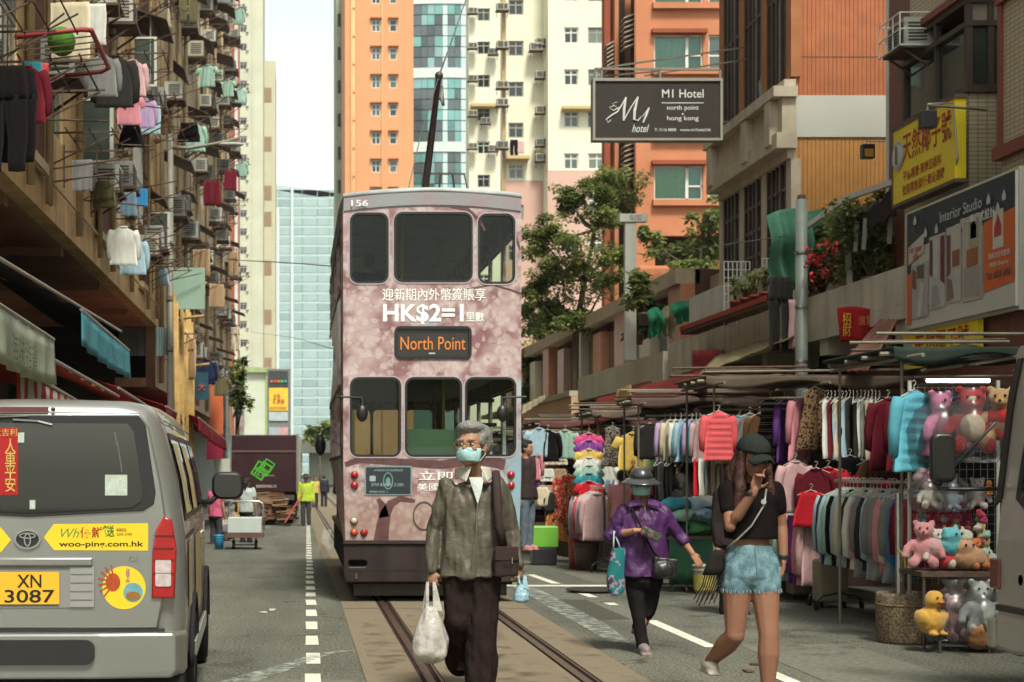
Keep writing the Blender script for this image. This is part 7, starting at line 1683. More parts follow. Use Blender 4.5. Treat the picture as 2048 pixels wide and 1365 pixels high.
 if hat == 'visor':
  c = MB(); rings = []
  for t, rr, z in ((0, .094, .035), (.5, .090, .07), (.8, .066, .112), (1, .03, .125)): rings.append([hp(rr * cos(a), .012 + rr * 1.12 * sin(a), z) for a in [6.283 * i / 24 for i in range(24)]])
  c.loft(rings); co = c.build('sun_hat', mat('hat_sheen', (.045, .045, .05), .3, .1, .1, 12, coat=.6), root, True)
  MB().grid(lambda u, v: tuple(hp((.093 + .065 * v) * sin((u - .5) * 4.6), .012 - (.10 + .085 * v) * cos((u - .5) * 4.6), .040 - .045 * v)), 26, 4).build('brim', MATS['hat_sheen'], co, True, solid=.004)
 if hat == 'flop':
  c = MB(); c.lathe([(.20, -.02), (.12, .03), (.095, .05), (.085, .12), (.03, .135)], 24);
  for i, p in enumerate(c.v): c.v[i] = tuple(hp(p[0], p[1] + .01, p[2] + .02))
  c.build('sun_hat', CLOTH, root, True, (.06, .05, .045))
 # top garment
 if top:
  g = MB(); hem = top.get('hem', 1.12); lo_ = top.get('loose', .02); w0 = top.get('flare', 1.0); rr = []
  for t, rx, ry in ((-.075, .068, .070), (-.03, sw * .62, .08), (.03, sw * .93, .088), (.13, sw * 1.02, .105), (.38, sw * 1.0, .118), (.65, sw * .93 * b * w0, .108 * b), (.88, sw * .96 * b * w0, .114 * b), (hem, sw * 1.0 * b * w0, .122 * b)):
   if t > hem: continue
   rr.append(ring(ms.lerp(mh, t), rx + lo_, ry + lo_ * (.7 if t < .6 else 1.1), 24))
  if hem < .88: rr.append(ring(ms.lerp(mh, hem), sw * .86 * b + lo_, .098 * b + lo_ * .7, 24))
  g.loft(rr)
  for n in 'LR':
   s_, e_, w_ = J['sh' + n], J['el' + n], J['wr' + n]; sl = top.get('sleeve', 1.0); a0 = top.get('arm', .062) * hk
   if sl >= .8: limb(g, [s_, s_.lerp(e_, .45), e_, e_.lerp(w_, .5), e_.lerp(w_, sl)], [a0 * 1.08, a0 * 1.05, a0 * .92, a0 * .85, a0 * .72])
   elif sl > .5: limb(g, [s_, s_.lerp(e_, .45), e_, e_.lerp(w_, .35)], [a0 * 1.08, a0 * 1.05, a0 * .98, a0 * .95])
   elif sl > 0: limb(g, [s_, s_.lerp(e_, .3), s_.lerp(e_, sl * 1.1)], [a0 * 1.05, a0 * 1.05, a0 * 1.0])
  o = remesh(g, top.get('name', 'shirt'), top.get('vox', voxel), top.get('mat', CLOTH), root, 2, top['col'], folds(loc[0] * 3 + 1, top.get('amp', .012), top.get('fx', (9, 9, 6))))
 if bottom:
  g = MB(); ln = bottom.get('len', 1.0); a0 = bottom.get('r', .10) * hk * b
  g.loft([ring(ms.lerp(mh, t), sw * .86 * b + dx, .108 * b + dx, 22) for t, dx in ((bottom.get('waist', .78), .0), (.95, .015), (1.1, .022), (1.2, .0), (1.28, -.035))])
  for n in 'LR':
   hp_, kn, an = J['hip' + n], J['kn' + n], J['an' + n]
   if ln > .9: limb(g, [hp_ + V((0, 0, .02)), hp_.lerp(kn, .4), kn, kn.lerp(an, .5), kn.lerp(an, bottom.get('hem', .95))], [a0 * 1.05, a0 * .95, a0 * bottom.get('knee', .80), a0 * bottom.get('calf', .78), a0 * bottom.get('cuff', .78)])
   else: limb(g, [hp_ + V((0, 0, .02)), hp_.lerp(kn, ln * .5), hp_.lerp(kn, ln)], [a0 * 1.05, a0 * 1.08, a0 * 1.05])
  remesh(g, bottom.get('name', 'trousers'), voxel, bottom.get('mat', CLOTH), root, 2, bottom['col'], folds(loc[1] + 2, bottom.get('amp', .012), (10, 10, 6)))
 if shoes:
  for n in 'LR':
   hd = (hands or {}).get(n, {}); an = J['an' + n]; fd = V((hd.get('toe', 0), -1, hd.get('pitch', 0))).normalized(); up_ = V((0, 0, 1)); sd = fd.cross(up_).normalized(); up_ = sd.cross(fd)
   m = Matrix((sd, fd, up_)).transposed(); s_ = MB()
   s_.ell(an + fd * .055 - up_ * .012, (.046, .125, .045), 14, 10, m); s_.ell(an - up_ * .0, (.048, .06, .06), 12, 8, m); s_.obox(an + fd * .055 - up_ * .045, (.088, .25, .022), m)
   so = remesh(s_, 'shoe', .010, MATTE, root, 2, shoes if not isinstance(shoes, dict) else shoes['col'])
 return root, J, hp
S = lambda c: c
# ---- elderly man walking with bags
MS_ = 305.0; mY = F / MS_; mx0 = (945 - VX) / MS_
def mp(px, py, y=0): return V(((px - VX) / MS_ - mx0, y, CH - (py - VY) / MS_))
man, MJ, mhp = figure('grey-haired man in olive jacket and face mask walking between the rails', (mx0, mY, 0), 1.74, 0,
 dict(head=mp(941, 893, -.05), neck=mp(947, 948, .0), shL=mp(898, 978, .02), shR=mp(998, 978, .02), elL=mp(870, 1060, .05), wrL=mp(863, 1140, -.02), elR=mp(1024, 1060, .06), wrR=mp(1036, 1130, .0),
         hipL=mp(918, 1140), hipR=mp(968, 1140), knL=mp(915, 1238, -.04), knR=mp(962, 1245, -.06), anL=mp(930, 1330, .26), anR=mp(958, 1372, -.08)),
 (.33, .18, .11), dict(col=(.085, .074, .052), hem=1.08, loose=.034, sleeve=.97, arm=.058, mat=NYLON, amp=.022, fx=(11, 11, 4.5), name='jacket', flare=1.10), dict(col=(.022, .015, .014), r=.108, knee=.86, calf=.92, cuff=.96, amp=.016, hem=1.02), (.03, .025, .025),
 ((.20, .19, .175), 'full'), (.36, .56, .56), (-6, 0, -28), .0075, 1.0, dict(L=dict(d=(.05, -.1, -1), n=(-.4, -1, 0), curl=1.15), R=dict(d=(.05, -.05, -1), n=(.6, -1, 0), curl=1.15), ), None, True, 1.16)
COLL = (.46, .45, .36)
for s in (-1, 1):   # cream collar flaps and shirt
 MB().grid(lambda u, v: tuple(mp(948 + s * (9 + 27 * v) + s * 12 * u * (1 - v), 934 + 4 * v * v + 30 * u * (1 - .35 * v), -.02 - .10 * (1 - v) - .035 * u + .06 * v * v)), 8, 8).build('collar', CLOTH, man, True, COLL, solid=.008)
MB().add([mp(934, 955, -.115), mp(964, 955, -.115), mp(957, 985, -.150), mp(950, 1008, -.158)], [(0, 1, 2, 3)]).build('shirt_front', CLOTH, man, color=(.48, .52, .47), solid=.006)
MB().tube([mp(950, 1005, -.166), mp(946, 1070, -.185), mp(938, 1130, -.19)], .004, 5).build('zip', STEEL, man)
MB().tube([mp(990, 952, .09), mp(992, 948, 0), mp(988, 975, -.14), mp(990, 1050, -.19), mp(1000, 1090, -.16)], [.028] * 5, 8).build('bag_strap', CLOTH, man, True, (.045, .032, .03))
sb = empty('shoulder_bag', (mx0, mY, 0), 0, 'dark brown shoulder bag at the man\'s hip', 'bag')
g = MB(); c0 = mp(1006, 1118, -.15); g.ell(c0, (.085, .045, .11), 16, 10); g.obox(c0 + V((0, 0, -.02)), (.15, .075, .17)); remesh(g, 'bag_body', .009, CLOTH, sb, 3, (.04, .027, .026), folds(4, .006)); MB().obox(c0 + V((0, -.045, .045)), (.15, .01, .09)).build('flap', CLOTH, sb, color=(.045, .03, .028), bevel=.004)
MB().box(c0.x + .03, c0.x + .037, c0.y - .055, c0.y - .05, c0.z - .02, c0.z + .02).build('buckle', CHROME, sb)
BAGM = mat('thin_plastic', objcol=True, rough=.25, var=.25, scale=10, bump=.8, bscale=18, alpha=.82, coat=.4)
def plastic_bag(label, top, w, h, colour, seed=0, lift=.16):
 e = empty('plastic_bag', top - V((0, 0, h + lift)), 0, label, 'plastic bag')
 rings = []; n = 36
 for j in range(21):
  t = j / 20; prof = (.30 + .70 * min(1, (t * 1.7)) ** .8) * (1 if t < .8 else math.sqrt(max(.03, 1 - ((t - .8) / .2) ** 2)))
  rings.append([(w / 2 * prof * cos(a) * (1 + .16 * mn.noise((cos(a) * 2.2 + seed, sin(a) * 2.2, t * 3))), w * .36 * prof * sin(a) * (1 + .22 * mn.noise((cos(a) * 2.5, sin(a) * 2.5 + seed, t * 3))), h * (1 - t) + .012 * mn.noise((a * 2, t * 5, seed)))
                      for a in [6.283 * i / n for i in range(n)]])
 MB().loft(rings).build('bag_body', BAGM, e, True, colour)
 for s in (-1, 1):
  MB().add([(s * w * .24 + .02, -.02, h - .03), (s * w * .06, -.02, h - .02), (s * .012, -.005, h + lift), (s * .03, -.005, h + lift), (s * w * .24, .03, h - .03), (s * w * .08, .03, h - .02)], [(0, 1, 2, 3), (4, 3, 2, 5)]).build('handle', BAGM, e, color=colour, solid=.004)
 return e
pbg = plastic_bag('white translucent shopping bag hanging from the man\'s hand', V((mx0, mY, 0)) + mp(860, 1163, -.06), .23, .37, (.50, .47, .42), 2)
for (dx, dz, c, r) in ((.02, .12, (.22, .05, .04), .06), (-.04, .2, (.45, .4, .33), .06), (.03, .24, (.5, .48, .42), .05)): MB().ell((dx, 0, dz), (r, r * .8, r), 12, 8).build('contents', MATTE, pbg, True, c)
plastic_bag('small pale blue knotted bag in the man\'s other hand', V((mx0, mY, 0)) + mp(1041, 1150, -.04), .10, .12, (.30, .48, .55), 5, .06)
# ---- woman in purple
PS_ = 246.0; pY = F / PS_; px0 = (1283 - VX) / PS_
def pp(px, py, y=0): return V(((px - VX) / PS_ - px0, y, CH - (py - VY) / PS_))
wom, PJ, php = figure('woman in purple jacket, dark visor hat and face mask walking', (px0, pY, 0), 1.54, 0,
 dict(head=pp(1280, 966, -.05), neck=pp(1283, 1000), shL=pp(1247, 1022, .01), shR=pp(1325, 1022, .01), elL=pp(1224, 1072, .02), wrL=pp(1262, 1060, -.19), elR=pp(1356, 1068, .02), wrR=pp(1382, 1106, -.03), hipL=pp(1268, 1150), hipR=pp(1304, 1150), knL=pp(1275, 1222, -.04), knR=pp(1296, 1225, .02), anL=pp(1281, 1292, -.08), anR=pp(1290, 1262, .28)),
 (.38, .19, .11), dict(col=(.06, .016, .08), hem=1.02, loose=.032, sleeve=.75, arm=.062, mat=NYLON, amp=.018, name='jacket', flare=1.12), dict(col=(.016, .014, .014), r=.092, knee=.74, calf=.66, cuff=.6), (.22, .17, .17),
 ((.02, .016, .015), 'short'), (.28, .50, .46), (4, 0, -4), .0075, 1.02, dict(L=dict(d=(1, -.15, .12), n=(0, -.2, 1), curl=.55), R=dict(d=(.55, -.15, -.85), n=(.3, -1, .2), curl=.3, spread=.08)), 'visor', False, 1.12)
for s in (-1, 1): MB().grid(lambda u, v: tuple(pp(1283 + s * (6 + 26 * v), 994 + 10 * v + 16 * u * (1 - .3 * v), -.085 - .02 * u - .02 * (1 - v))), 6, 6).build('collar', NYLON, wom, True, (.08, .02, .115), solid=.007)
MB().tube([pp(1283, 1012, -.13), pp(1284, 1030, -.145)], .004, 5).build('zip', STEEL, wom)
MB().tube([pp(1258, 1015, -.10), pp(1272, 1050, -.17), pp(1295, 1100, -.18), pp(1312, 1118, -.16)], .008, 6).build('bag_strap', CLOTH, wom, True, (.02, .016, .016))
pu = empty('pouch', (px0, pY, 0), 0, 'floral pouch held in the purple-jacketed woman\'s hand', 'pouch'); MB().obox(pp(1288, 1066, -.25), (.17, .05, .075), Matrix.Rotation(.45, 3, 'Y')).build('pouch_body', pattern('floral', (.05, .06, .03), [(.09, .13, .12), (.3, .06, .08)], 30, .52), pu, bevel=.02)
hb = empty('handbag', (px0, pY, 0), 0, 'black leather handbag at the purple-jacketed woman\'s side', 'handbag'); g = MB(); c0 = pp(1320, 1132, -.17); g.obox(c0, (.19, .07, .15), Matrix.Rotation(.12, 3, 'Y')); g.ell(c0 + V((-.02, -.02, -.02)), (.09, .05, .07), 14, 9); remesh(g, 'bag_body', .008, mat('black_leather', (.02, .018, .018), .4, 0, .2, 8), hb, 4, None, folds(8, .006, (25, 25, 8)))
tb = empty('tote_bag', (px0, pY, 0), 0, 'teal patterned tote hanging from the purple-jacketed woman\'s arm', 'tote bag')
TEALP = pattern('teal_print', (.02, .16, .16), [(.30, .22, .30), (.05, .05, .06), (.1, .38, .36)], 14, .50)
g = MB(); g.loft([ring(pp(1231 + dx, py, -.06), w_, .05, 22) for dx, py, w_ in ((3, 1096, .055), (2, 1110, .068), (0, 1135, .078), (-1, 1160, .08), (-2, 1180, .065), (-3, 1190, .035))]); remesh(g, 'bag_body', .008, TEALP, tb, 3, None, folds(6, .010))
for dx in (-8, 6): MB().tube([pp(1231 + dx, 1098, -.08), pp(1228 + dx * .5, 1080, -.07), pp(1226, 1062, -.04)], .007, 6).build('handle', CLOTH, tb, True, (.35, .42, .5))
# ---- young woman in black top and denim shorts
YS_ = 318.0; yY = F / YS_; yx0 = (1503 - VX) / YS_
def yp(px, py, y=0): return V(((px - VX) / YS_ - yx0, y, CH - (py - VY) / YS_))
yw, YJ, yhp = figure('young woman in black cap, black crop top and denim shorts touching her face', (yx0, yY, 0), 1.70, 0,
 dict(head=yp(1503, 915, -.05), neck=yp(1503, 962), shL=yp(1455, 980, .0), shR=yp(1551, 980, .02), elL=yp(1452, 1052, -.10), wrL=yp(1488, 982, -.22), elR=yp(1566, 1052, .04), wrR=yp(1566, 1118, -.01), hipL=yp(1476, 1136), hipR=yp(1526, 1136), knL=yp(1468, 1270, -.02), knR=yp(1528, 1268, -.10), anL=yp(1441, 1340, .30), anR=yp(1526, 1393, -.10)),
 (.25, .12, .072), dict(col=(.010, .008, .008), hem=.62, loose=.012, sleeve=.45, arm=.060, amp=.007, name='crop_top'), dict(col=(.2, .34, .38), len=.29, r=.097, mat=DENIM, name='denim_shorts', waist=.70, amp=.007), (.42, .38, .32),
 ((.055, .022, .015), 'long'), None, (14, 0, 14), .0075, .98, dict(L=dict(d=(.25, -.05, 1), n=(-.3, 1, .1), curl=1.0, point=True), R=dict(d=(-.05, -.1, -1), n=(1, -.3, 0), curl=.5)), 'cap', False, 1.13, 1.14)
MB().lathe([(.031, 0), (.033, .012), (.031, .024)], 16).xf(Matrix.Translation(YJ['wrL'].lerp(YJ['elL'], .1)) @ Matrix.Rotation(-.4, 4, 'Y')).build('bracelet', BLACK, yw)
MB().lathe([(.031, 0), (.033, .012), (.031, .024)], 16).xf(Matrix.Translation(YJ['wrR'] + V((0, 0, .0)))).build('bracelet', BLACK, yw)
sgl = MB()
for s in (-1, 1): sgl.ell(yhp(s * .034, -.098, .002), (.028, .008, .018), 12, 8)
sgl.tube([yhp(-.06, -.09, .006), yhp(.06, -.09, .006)], .004, 6); sgl.build('sunglasses', mat('shades', (.02, .01, .012), .1, 0, 0), yw, True)
MB().tube([yp(1523, 978, -.105), yp(1515, 1010, -.14), yp(1490, 1050, -.15), yp(1462, 1078, -.14), yp(1445, 1095, -.10)], .007, 6).build('bag_strap', mat('chain', (.3, .28, .25), .35, .5, .3, 60), yw, True)
MB().lathe([(.006, 0), (.017, 0), (.017, .006), (.006, .006)], 16).xf(Matrix.Translation(yp(1513, 1003, -.15)) @ Matrix.Rotation(pi / 2, 4, 'X')).build('strap_ring', CHROME, yw)
MB().tube([yp(1501, 1092, -.126), yp(1502, 1120, -.138), yp(1503, 1145, -.128)], .003, 5).build('fly_seam', mat('seam', (.2, .28, .29), .9), yw)
for n_ in 'LR':
 a_ = YJ['hip' + n_].lerp(YJ['kn' + n_], .335); fr_ = MB()
 for i in range(46):
  t_ = 6.283 * i / 46; r_ = .098 + .003 * sin(i * 7.3); q_ = a_ + V((r_ * cos(t_), r_ * sin(t_) * .98, .0)); fr_.bar(q_ + V((0, 0, .012)), q_ + V((.004 * sin(i * 3.1), 0, -.004 - .012 * abs(sin(i * 5.7)))), .003)
 tag(fr_.build('frayed_hem', mat('fray', (.22, .3, .31), .9), yw), kind='stuff')
fb2 = empty('fringed_bag', (yx0, yY, 0), 0, 'small black fringed bag at the young woman\'s hip', 'handbag')
g = MB().loft([ring(yp(1428 + dx, py, -.02), w_, .035, 18) for dx, py, w_ in ((10, 1100, .03), (4, 1112, .05), (0, 1135, .062), (-6, 1150, .06))]); g.build('bag_body', mat('suede_black', (.02, .016, .015), .9, 0, .2), fb2, True)
for i in range(9): MB().tube([yp(1408 + i * 5, 1147, -.03), yp(1402 + i * 4.5, 1172, -.03), yp(1385 + i * 5, 1198 + (i * 7) % 16, -.03)], .004, 5).build('tassel', MATS['suede_black'], fb2)
# ---- figures in the background
def bgp(label, px, py_feet, py_head, Y, top, bottom, hairc=(.02, .015, .013), hst='short', rz=0, J=None, sleeve=.45, skin=(.38, .2, .12), len_=1.0, **kw):
 s = F / Y; x = (px - VX) / s; z0 = CH - (py_feet - VY) / s; H = (py_feet - py_head) / s
 return figure(label, (x, Y, z0), H, rz, J, skin, dict(col=top, hem=1.1, loose=.018, sleeve=sleeve, amp=.010), dict(col=bottom, r=.095, len=len_), kw.pop('shoes', (.03, .03, .03)), (hairc, hst), kw.pop('mask', None), (0, 0, 0), .016, 1.0, None, kw.pop('hat', None), face=abs(rz) < 1.5, **kw)
HV = (.42, .55, .06)
cl, CJ, _ = bgp('street cleaner in yellow-green vest and sun hat with a broom', 612, 1053, 949, 51.0, HV, (.06, .06, .055), hat='flop', sleeve=1.0, mask=(.5, .5, .45))
for z in (.70, .62): MB().loft([ring((0, 0, z * 1.69 + dz), .185, .125, 20) for dz in (0, .05)]).build('reflective_band', mat('reflective', (.6, .62, .5), .3, .1), cl)
br = empty('broom', P(606, 985, 50.8), 0, 'long red-handled broom held by the street cleaner', 'broom')
MB().tube([(0, 0, 0), P(570, 1046, 50.6) - br.location], .02, 6).build('handle', mat('handle_red', (.5, .1, .08), .5), br); MB().obox(P(566, 1049, 50.6) - br.location, (.5, .12, .08), Matrix.Rotation(.25, 3, 'Y')).build('brush', RUBBER, br)
bgp('woman in pale grey shirt with ponytail behind the trolley', 493, 1090, 955, 38.0, (.40, .46, .43), (.03, .03, .035), hst='pony', rz=pi * .9)
bgp('person in bright pink top behind the van mirror', 432, 1100, 962, 37.0, (.55, .12, .2), (.05, .05, .055), rz=pi * .8)
bgp('distant man in dark suit walking near the lorry', 648, 1015, 950, 84.0, (.035, .035, .045), (.03, .03, .035), sleeve=1.0, rz=pi * .95)
bgp('distant woman in yellow top beside the street cleaner', 630, 1018, 953, 82.0, (.5, .38, .1), (.06, .04, .04), hst='bun', rz=.3)
bgp('woman in pink t-shirt browsing the racks, back turned', 1243, 1128, 940, 24.0, (.55, .24, .24), (.03, .03, .035), rz=pi * .85, J=dict(elL=(-.30, -.06, 1.02), wrL=(-.34, -.2, .80)), hst='short')
bgp('dark-haired woman in black looking down at the fabric table', 1362, 1150, 946, 22.3, (.03, .028, .03), (.04, .035, .035), hst='long', rz=pi * .6, sleeve=.97)
bgp('shopper in dark clothes at the far stalls beside the tram', 1052, 1105, 880, 24.6, (.05, .035, .035), (.12, .15, .18), rz=pi * .3, sleeve=.97, shoes=(.45, .2, .2))
bgp('stall keeper in black behind the young woman', 1466, 1240, 930, 16.4, (.03, .022, .022), (.025, .022, .022), rz=.4, sleeve=.97, hst='bun')
bgp('dark-haired passenger seen through the upper left rear window of the tram', 738, 745, 508, 18.9, (.03, .025, .025), (.03, .03, .03), rz=pi, sleeve=.97)
# ------------------------------------------------------------------ market stalls along the right kerb
ROOFC = mat('stall_roof', objcol=True, rough=.8, var=.3, scale=2.5, streak=.3)
POLE = mat('stall_pole', (.21, .19, .145), .65, .1, .25, 5)
SN = ['nearest', 'second', 'third', 'fourth', 'fifth', 'sixth', 'seventh', 'farthest']
STALLS = [(13.8, 15.4, 5.2, 7.0, 2.50), (18.3, 19.6, 4.75, 7.1, 2.52), (22.6, 23.6, 4.8, 7.1, 2.50), (25.9, 27.4, 4.85, 7.1, 2.48), (29.8, 33.0, 4.6, 7.1, 2.46), (34.5, 40.0, 4.5, 7.1, 2.42), (40.6, 47.0, 4.45, 7.1, 2.4), (47.6, 56.0, 4.4, 7.1, 2.35)]
RC = [(.022, .034, .026), (.10, .075, .055), (.09, .06, .05), (.13, .10, .075), (.12, .05, .045), (.14, .12, .09), (.1, .08, .06), (.13, .11, .09)]
for i, (a, b, x0, x1, z) in enumerate(STALLS):
 g = gz((a + b) / 2); z += g * .6
 st = empty('market_stall', (x0, a, g), 0, '%s market stall frame with canvas roof along the right kerb' % SN[i], 'stall', 'market stalls')
 L_, W_ = b - a, x1 - x0
 for xx, yy in ((0.02, .02), (W_, L_), (.02, L_)): MB().tube([(xx, yy, .0), (xx, yy, z - g)], .014, 8).build('post', POLE, st)
 zz = z - g
 MB().grid(lambda u, v: (-.10 + (W_ + .2) * u, -.15 + (L_ + .3) * v, zz + .03 * u + .03 + .03 * sin(7 * u) * sin(9 * v) - .05 * sin(pi * ((u * 3) % 1))), 18, 12).build('roof', ROOFC, st, True, RC[i], solid=.02)
 for k, yy in enumerate((0.0, L_ * .33, L_ * .66, L_)):
  MB().tube([(-.18 + .03 * k, yy, zz - .02), (W_ + .3, yy + .05, zz + .02 + .02 * k)], .020, 8).build('cross_pole', POLE, st)
 for xx in (0, W_ * .5, W_): MB().tube([(xx, -.5, zz - .06), (xx + .03, L_ + .3, zz - .05)], .018, 8).build('long_pole', POLE, st)
 for k in range(4):
  yy = rnd.uniform(0, L_ * .5); MB().tube([(-.3 + rnd.uniform(-.1, .3), yy, zz + .07 + .03 * k), (W_ * rnd.uniform(.5, 1), yy + rnd.uniform(-.3, .3), zz + .08 + .03 * k)], .016, 6).build('spare_pole', rnd.choice([POLE, POLE, RUST]), st)
 for k in range(3):
  yy = -.05 + k * .12; MB().tube([(0.1, yy, zz - .22 - .06 * k), (W_ - .1, yy + .02, zz - .20 - .06 * k)], .012, 6).build('hanging_rail', POLE, st)
 MB().grid(lambda u, v: (-.12 + (W_ + .1) * u, -.17 + .02 * sin(20 * u), zz + .03 - (.10 + .05 * sin(11 * u)) * v), 26, 3).build('fringe', ROOFC, st, True, [c * 1.2 for c in RC[i]], solid=.006)
 MB().grid(lambda u, v: (W_ - .05 + .03 * sin(15 * u), L_ * u, zz - .15 - 1.9 * v), 18, 4).build('back_cloth', ROOFC, st, True, rnd.choice([(.07, .02, .025), (.045, .035, .035), (.10, .03, .03)]), solid=.006)
 MB().box(.5, W_ - .2, .3, L_ - .3, .0, .55).build('counter', MATTE, st, color=rnd.choice([(.07, .04, .03), (.1, .06, .045), (.05, .035, .03)]))
tube_l = empty('fluorescent_tube', P(1880, 762, 14.6), 0, 'lit white fluorescent tube under the nearest stall roof', 'lamp')
MB().tube([(-.12, 0, 0), (.45, 0, .0)], .016, 8).build('tube', mat('tube_light', (1, 1, .95), .5, 0, 0, emit=6), tube_l); MB().box(-.14, .47, -.02, .02, .016, .045).build('fitting', WHITEF, tube_l)
LEOP = pattern('leopard', (.20, .12, .06), [(.02, .014, .012)], 26, .53); LEOP2 = pattern('grey_leopard', (.22, .19, .15), [(.03, .025, .022)], 22, .5)
NORDIC = pattern('nordic_knit', (.02, .018, .02), [(.12, .28, .30), (.45, .2, .2), (.02, .018, .02)], 2.6, .70, 'hstripe')
FLOR = pattern('red_floral', (.42, .03, .03), [(.5, .2, .06), (.5, .42, .3)], 14, .52); FLOR2 = pattern('orange_floral', (.5, .2, .05), [(.4, .05, .04), (.5, .4, .2)], 14, .5)
DOTY = pattern('yellow_dots', (.62, .38, .12), [(.62, .38, .12)], 7, .5)
def hg(px, py, Y, kind, colour, label, k=1.0, rz=None, patt=None, kz=None, hanger=True, grp='garments on the market stalls'):
 p = P(px, py, Y); return garment(kind, colour, p, rnd.uniform(-.35, .35) if rz is None else rz, label, grp, (k, k, kz or k), patt=patt, hanger=hanger)
# hanging at the second and third stalls
hg(1540, 800, 18.8, 'dress', 'black', 'black knitted dress with turquoise and pink bands', .66, .1, NORDIC)
hg(1568, 802, 18.6, 'coat', 'purple', 'bright purple padded coat hanging next to the banded knit', .80, .9)
hg(1600, 797, 18.4, 'coat', 'pink', 'salmon pink coat hanging next to the purple coat', .80, .7)
hg(1630, 778, 18.2, 'dress', 'brown', 'brown leopard dress hanging between pink coat and trousers', .70, .1, LEOP)
tc = ['white', 'maroon', 'pale blue', 'cream', 'black', 'pale blue', 'charcoal', 'black', 'charcoal', 'white', 'grey', 'cream', 'white', 'black', 'charcoal']
for i, c in enumerate(tc):
 hg(1655 + i * 7.4, 800 + (i % 3), 17.9 - .02 * i, 'hung_trousers', c, '%s trousers, %s from the left in the hanging trouser row' % (c, ORD[i]), .88, rnd.uniform(.7, 1.2), grp='trousers in the hanging row')
hg(1776, 800, 17.0, 'coat', 'maroon', 'maroon coat hanging left of the turquoise puffer', .84, .3)
hg(1806, 798, 16.6, 'coat', 'maroon', 'second maroon coat half behind the turquoise puffer', .84, .5)
hg(1828, 786, 13.55, 'puffer', (.10, .34, .42), 'turquoise puffer jacket hanging left of the pink toy', .86, .5)
o = hg(1908, 782, 15.3, 'jacket', 'blue', 'blue v-neck top hanging behind the toys', .9, 0);
hg(1437, 826, 18.1, 'puffer', 'coral', 'coral red puffer coat hanging above the fabric table', .70, .15)
hg(1590, 925, 17.6, 'jacket', 'pale pink', 'see-through pale pink jacket low at the second stall', .85, .4)
for i, (px, py, c, kd) in enumerate([(1632, 940, 'maroon', 'shirt'), (1656, 938, 'red', 'tee'), (1680, 942, 'red', 'jacket'), (1700, 915, 'black', 'skirt'), (1735, 925, 'brown', 'cap_bag'), (1745, 960, 'red', 'towel'), (1622, 985, 'red', 'skirt'), (1664, 990, 'maroon', 'skirt')]):
 hg(px, py, 17.4, kd, c, '%s %s, %s in the low red row at the second stall' % (c, {'tee': 't-shirt', 'cap_bag': 'cloth bag'}.get(kd, kd), ORD[i]), .75, grp='low red row')
# middle stalls
tees = [('hot pink', 868), ('violet', 882), ('yellow', 900), ('white', 916), ('mint', 932), ('teal', 948), ('red', 964)]
for i, (c, py) in enumerate(tees): hg(1178, py, 25.6 - .05 * i, 'tee', c, '%s t-shirt, %s down the vertical string of t-shirts' % (c, ORD[i]), .70, 0, grp='string of t-shirts')
tag(MB().tube([P(1178, 848, 25.7), P(1178, 985, 25.7)], .006, 5).build('hanging_rope', mat('cord_red', (.4, .03, .03), .7)), 'red rope the string of t-shirts hangs from', 'rope')
hg(1225, 855, 25.2, 'dress', 'grey', 'grey leopard dress on a white hanger left of the yellow t-shirt', .62, 0, LEOP2)
hg(1266, 868, 24.9, 'tee', 'yellow', 'yellow t-shirt with a motif beside the sage one', .95, 0)
hg(1309, 868, 24.9, 'tee', 'sage', 'sage green t-shirt with a motif beside the yellow one', .95, 0)
for px, py in ((1266, 925), (1285, 905), (1306, 902)):
 q = P(px, py, 24.82); tag(MB().lathe([(.04, 0), (.04, .006)], 12).xf(Matrix.Translation(q) @ Matrix.Rotation(pi / 2, 4, 'X')).build('printed_motif', MATTE, color=(.3, .18, .08) if px < 1290 else (.13, .2, .09)), 'round print on the %s' % {1266: 'lower front of the yellow t-shirt', 1285: 'upper right of the yellow t-shirt', 1306: 'front of the sage t-shirt'}[px], 'print')
pc_ = [('lilac', 1330), ('cream', 1341), ('white', 1351), ('pale blue', 1362), ('sky blue', 1372), ('lilac', 1384), ('teal', 1393), ('pale pink', 1400)]
for i, (c, px) in enumerate(pc_): hg(px, 842, 22.6 - .05 * i, 'shirt', c, '%s shirt, %s in the pastel row beside the red puffer' % (c, ORD[i]), .85, rnd.uniform(.6, 1.1), grp='pastel row')
for i, (c, px) in enumerate([('black', 1312), ('charcoal', 1322), ('black', 1334), ('black', 1346), ('brown', 1357), ('black', 1368), ('charcoal', 1379)]): hg(px, 928, 22.4, 'hung_trousers', c, '%s trousers, %s in the dark row under the pastel shirts' % (c, ORD[i]), .72, rnd.uniform(.6, 1.2), grp='dark trouser row')
for i, (c, px) in enumerate([('red', 1391), ('white', 1403), ('grey', 1414), ('tan', 1428), ('cream', 1438), ('pale pink', 1447), ('olive', 1456)]): hg(px, 918, 21.6, 'hung_trousers', c, '%s trousers, %s in the row under the red puffer' % (c, ORD[i]), .70, rnd.uniform(.5, 1.1), grp='row under the puffer')
fill = [(1300, 850, 24.4), (1345, 985, 23.6), (1372, 1000, 23.5), (1420, 985, 22.8), (1455, 850, 21.4), (1478, 835, 21.0), (1500, 830, 20.6), (1520, 830, 20.4), (1495, 950, 20.2), (1530, 955, 19.6), (1555, 950, 19.2), (1468, 970, 21), (1210, 930, 26), (1238, 955, 26), (1262, 975, 25.6), (1290, 965, 25.4), (1316, 990, 25), (1205, 868, 26.4), (1246, 862, 26.8), (1288, 858, 26.8)]
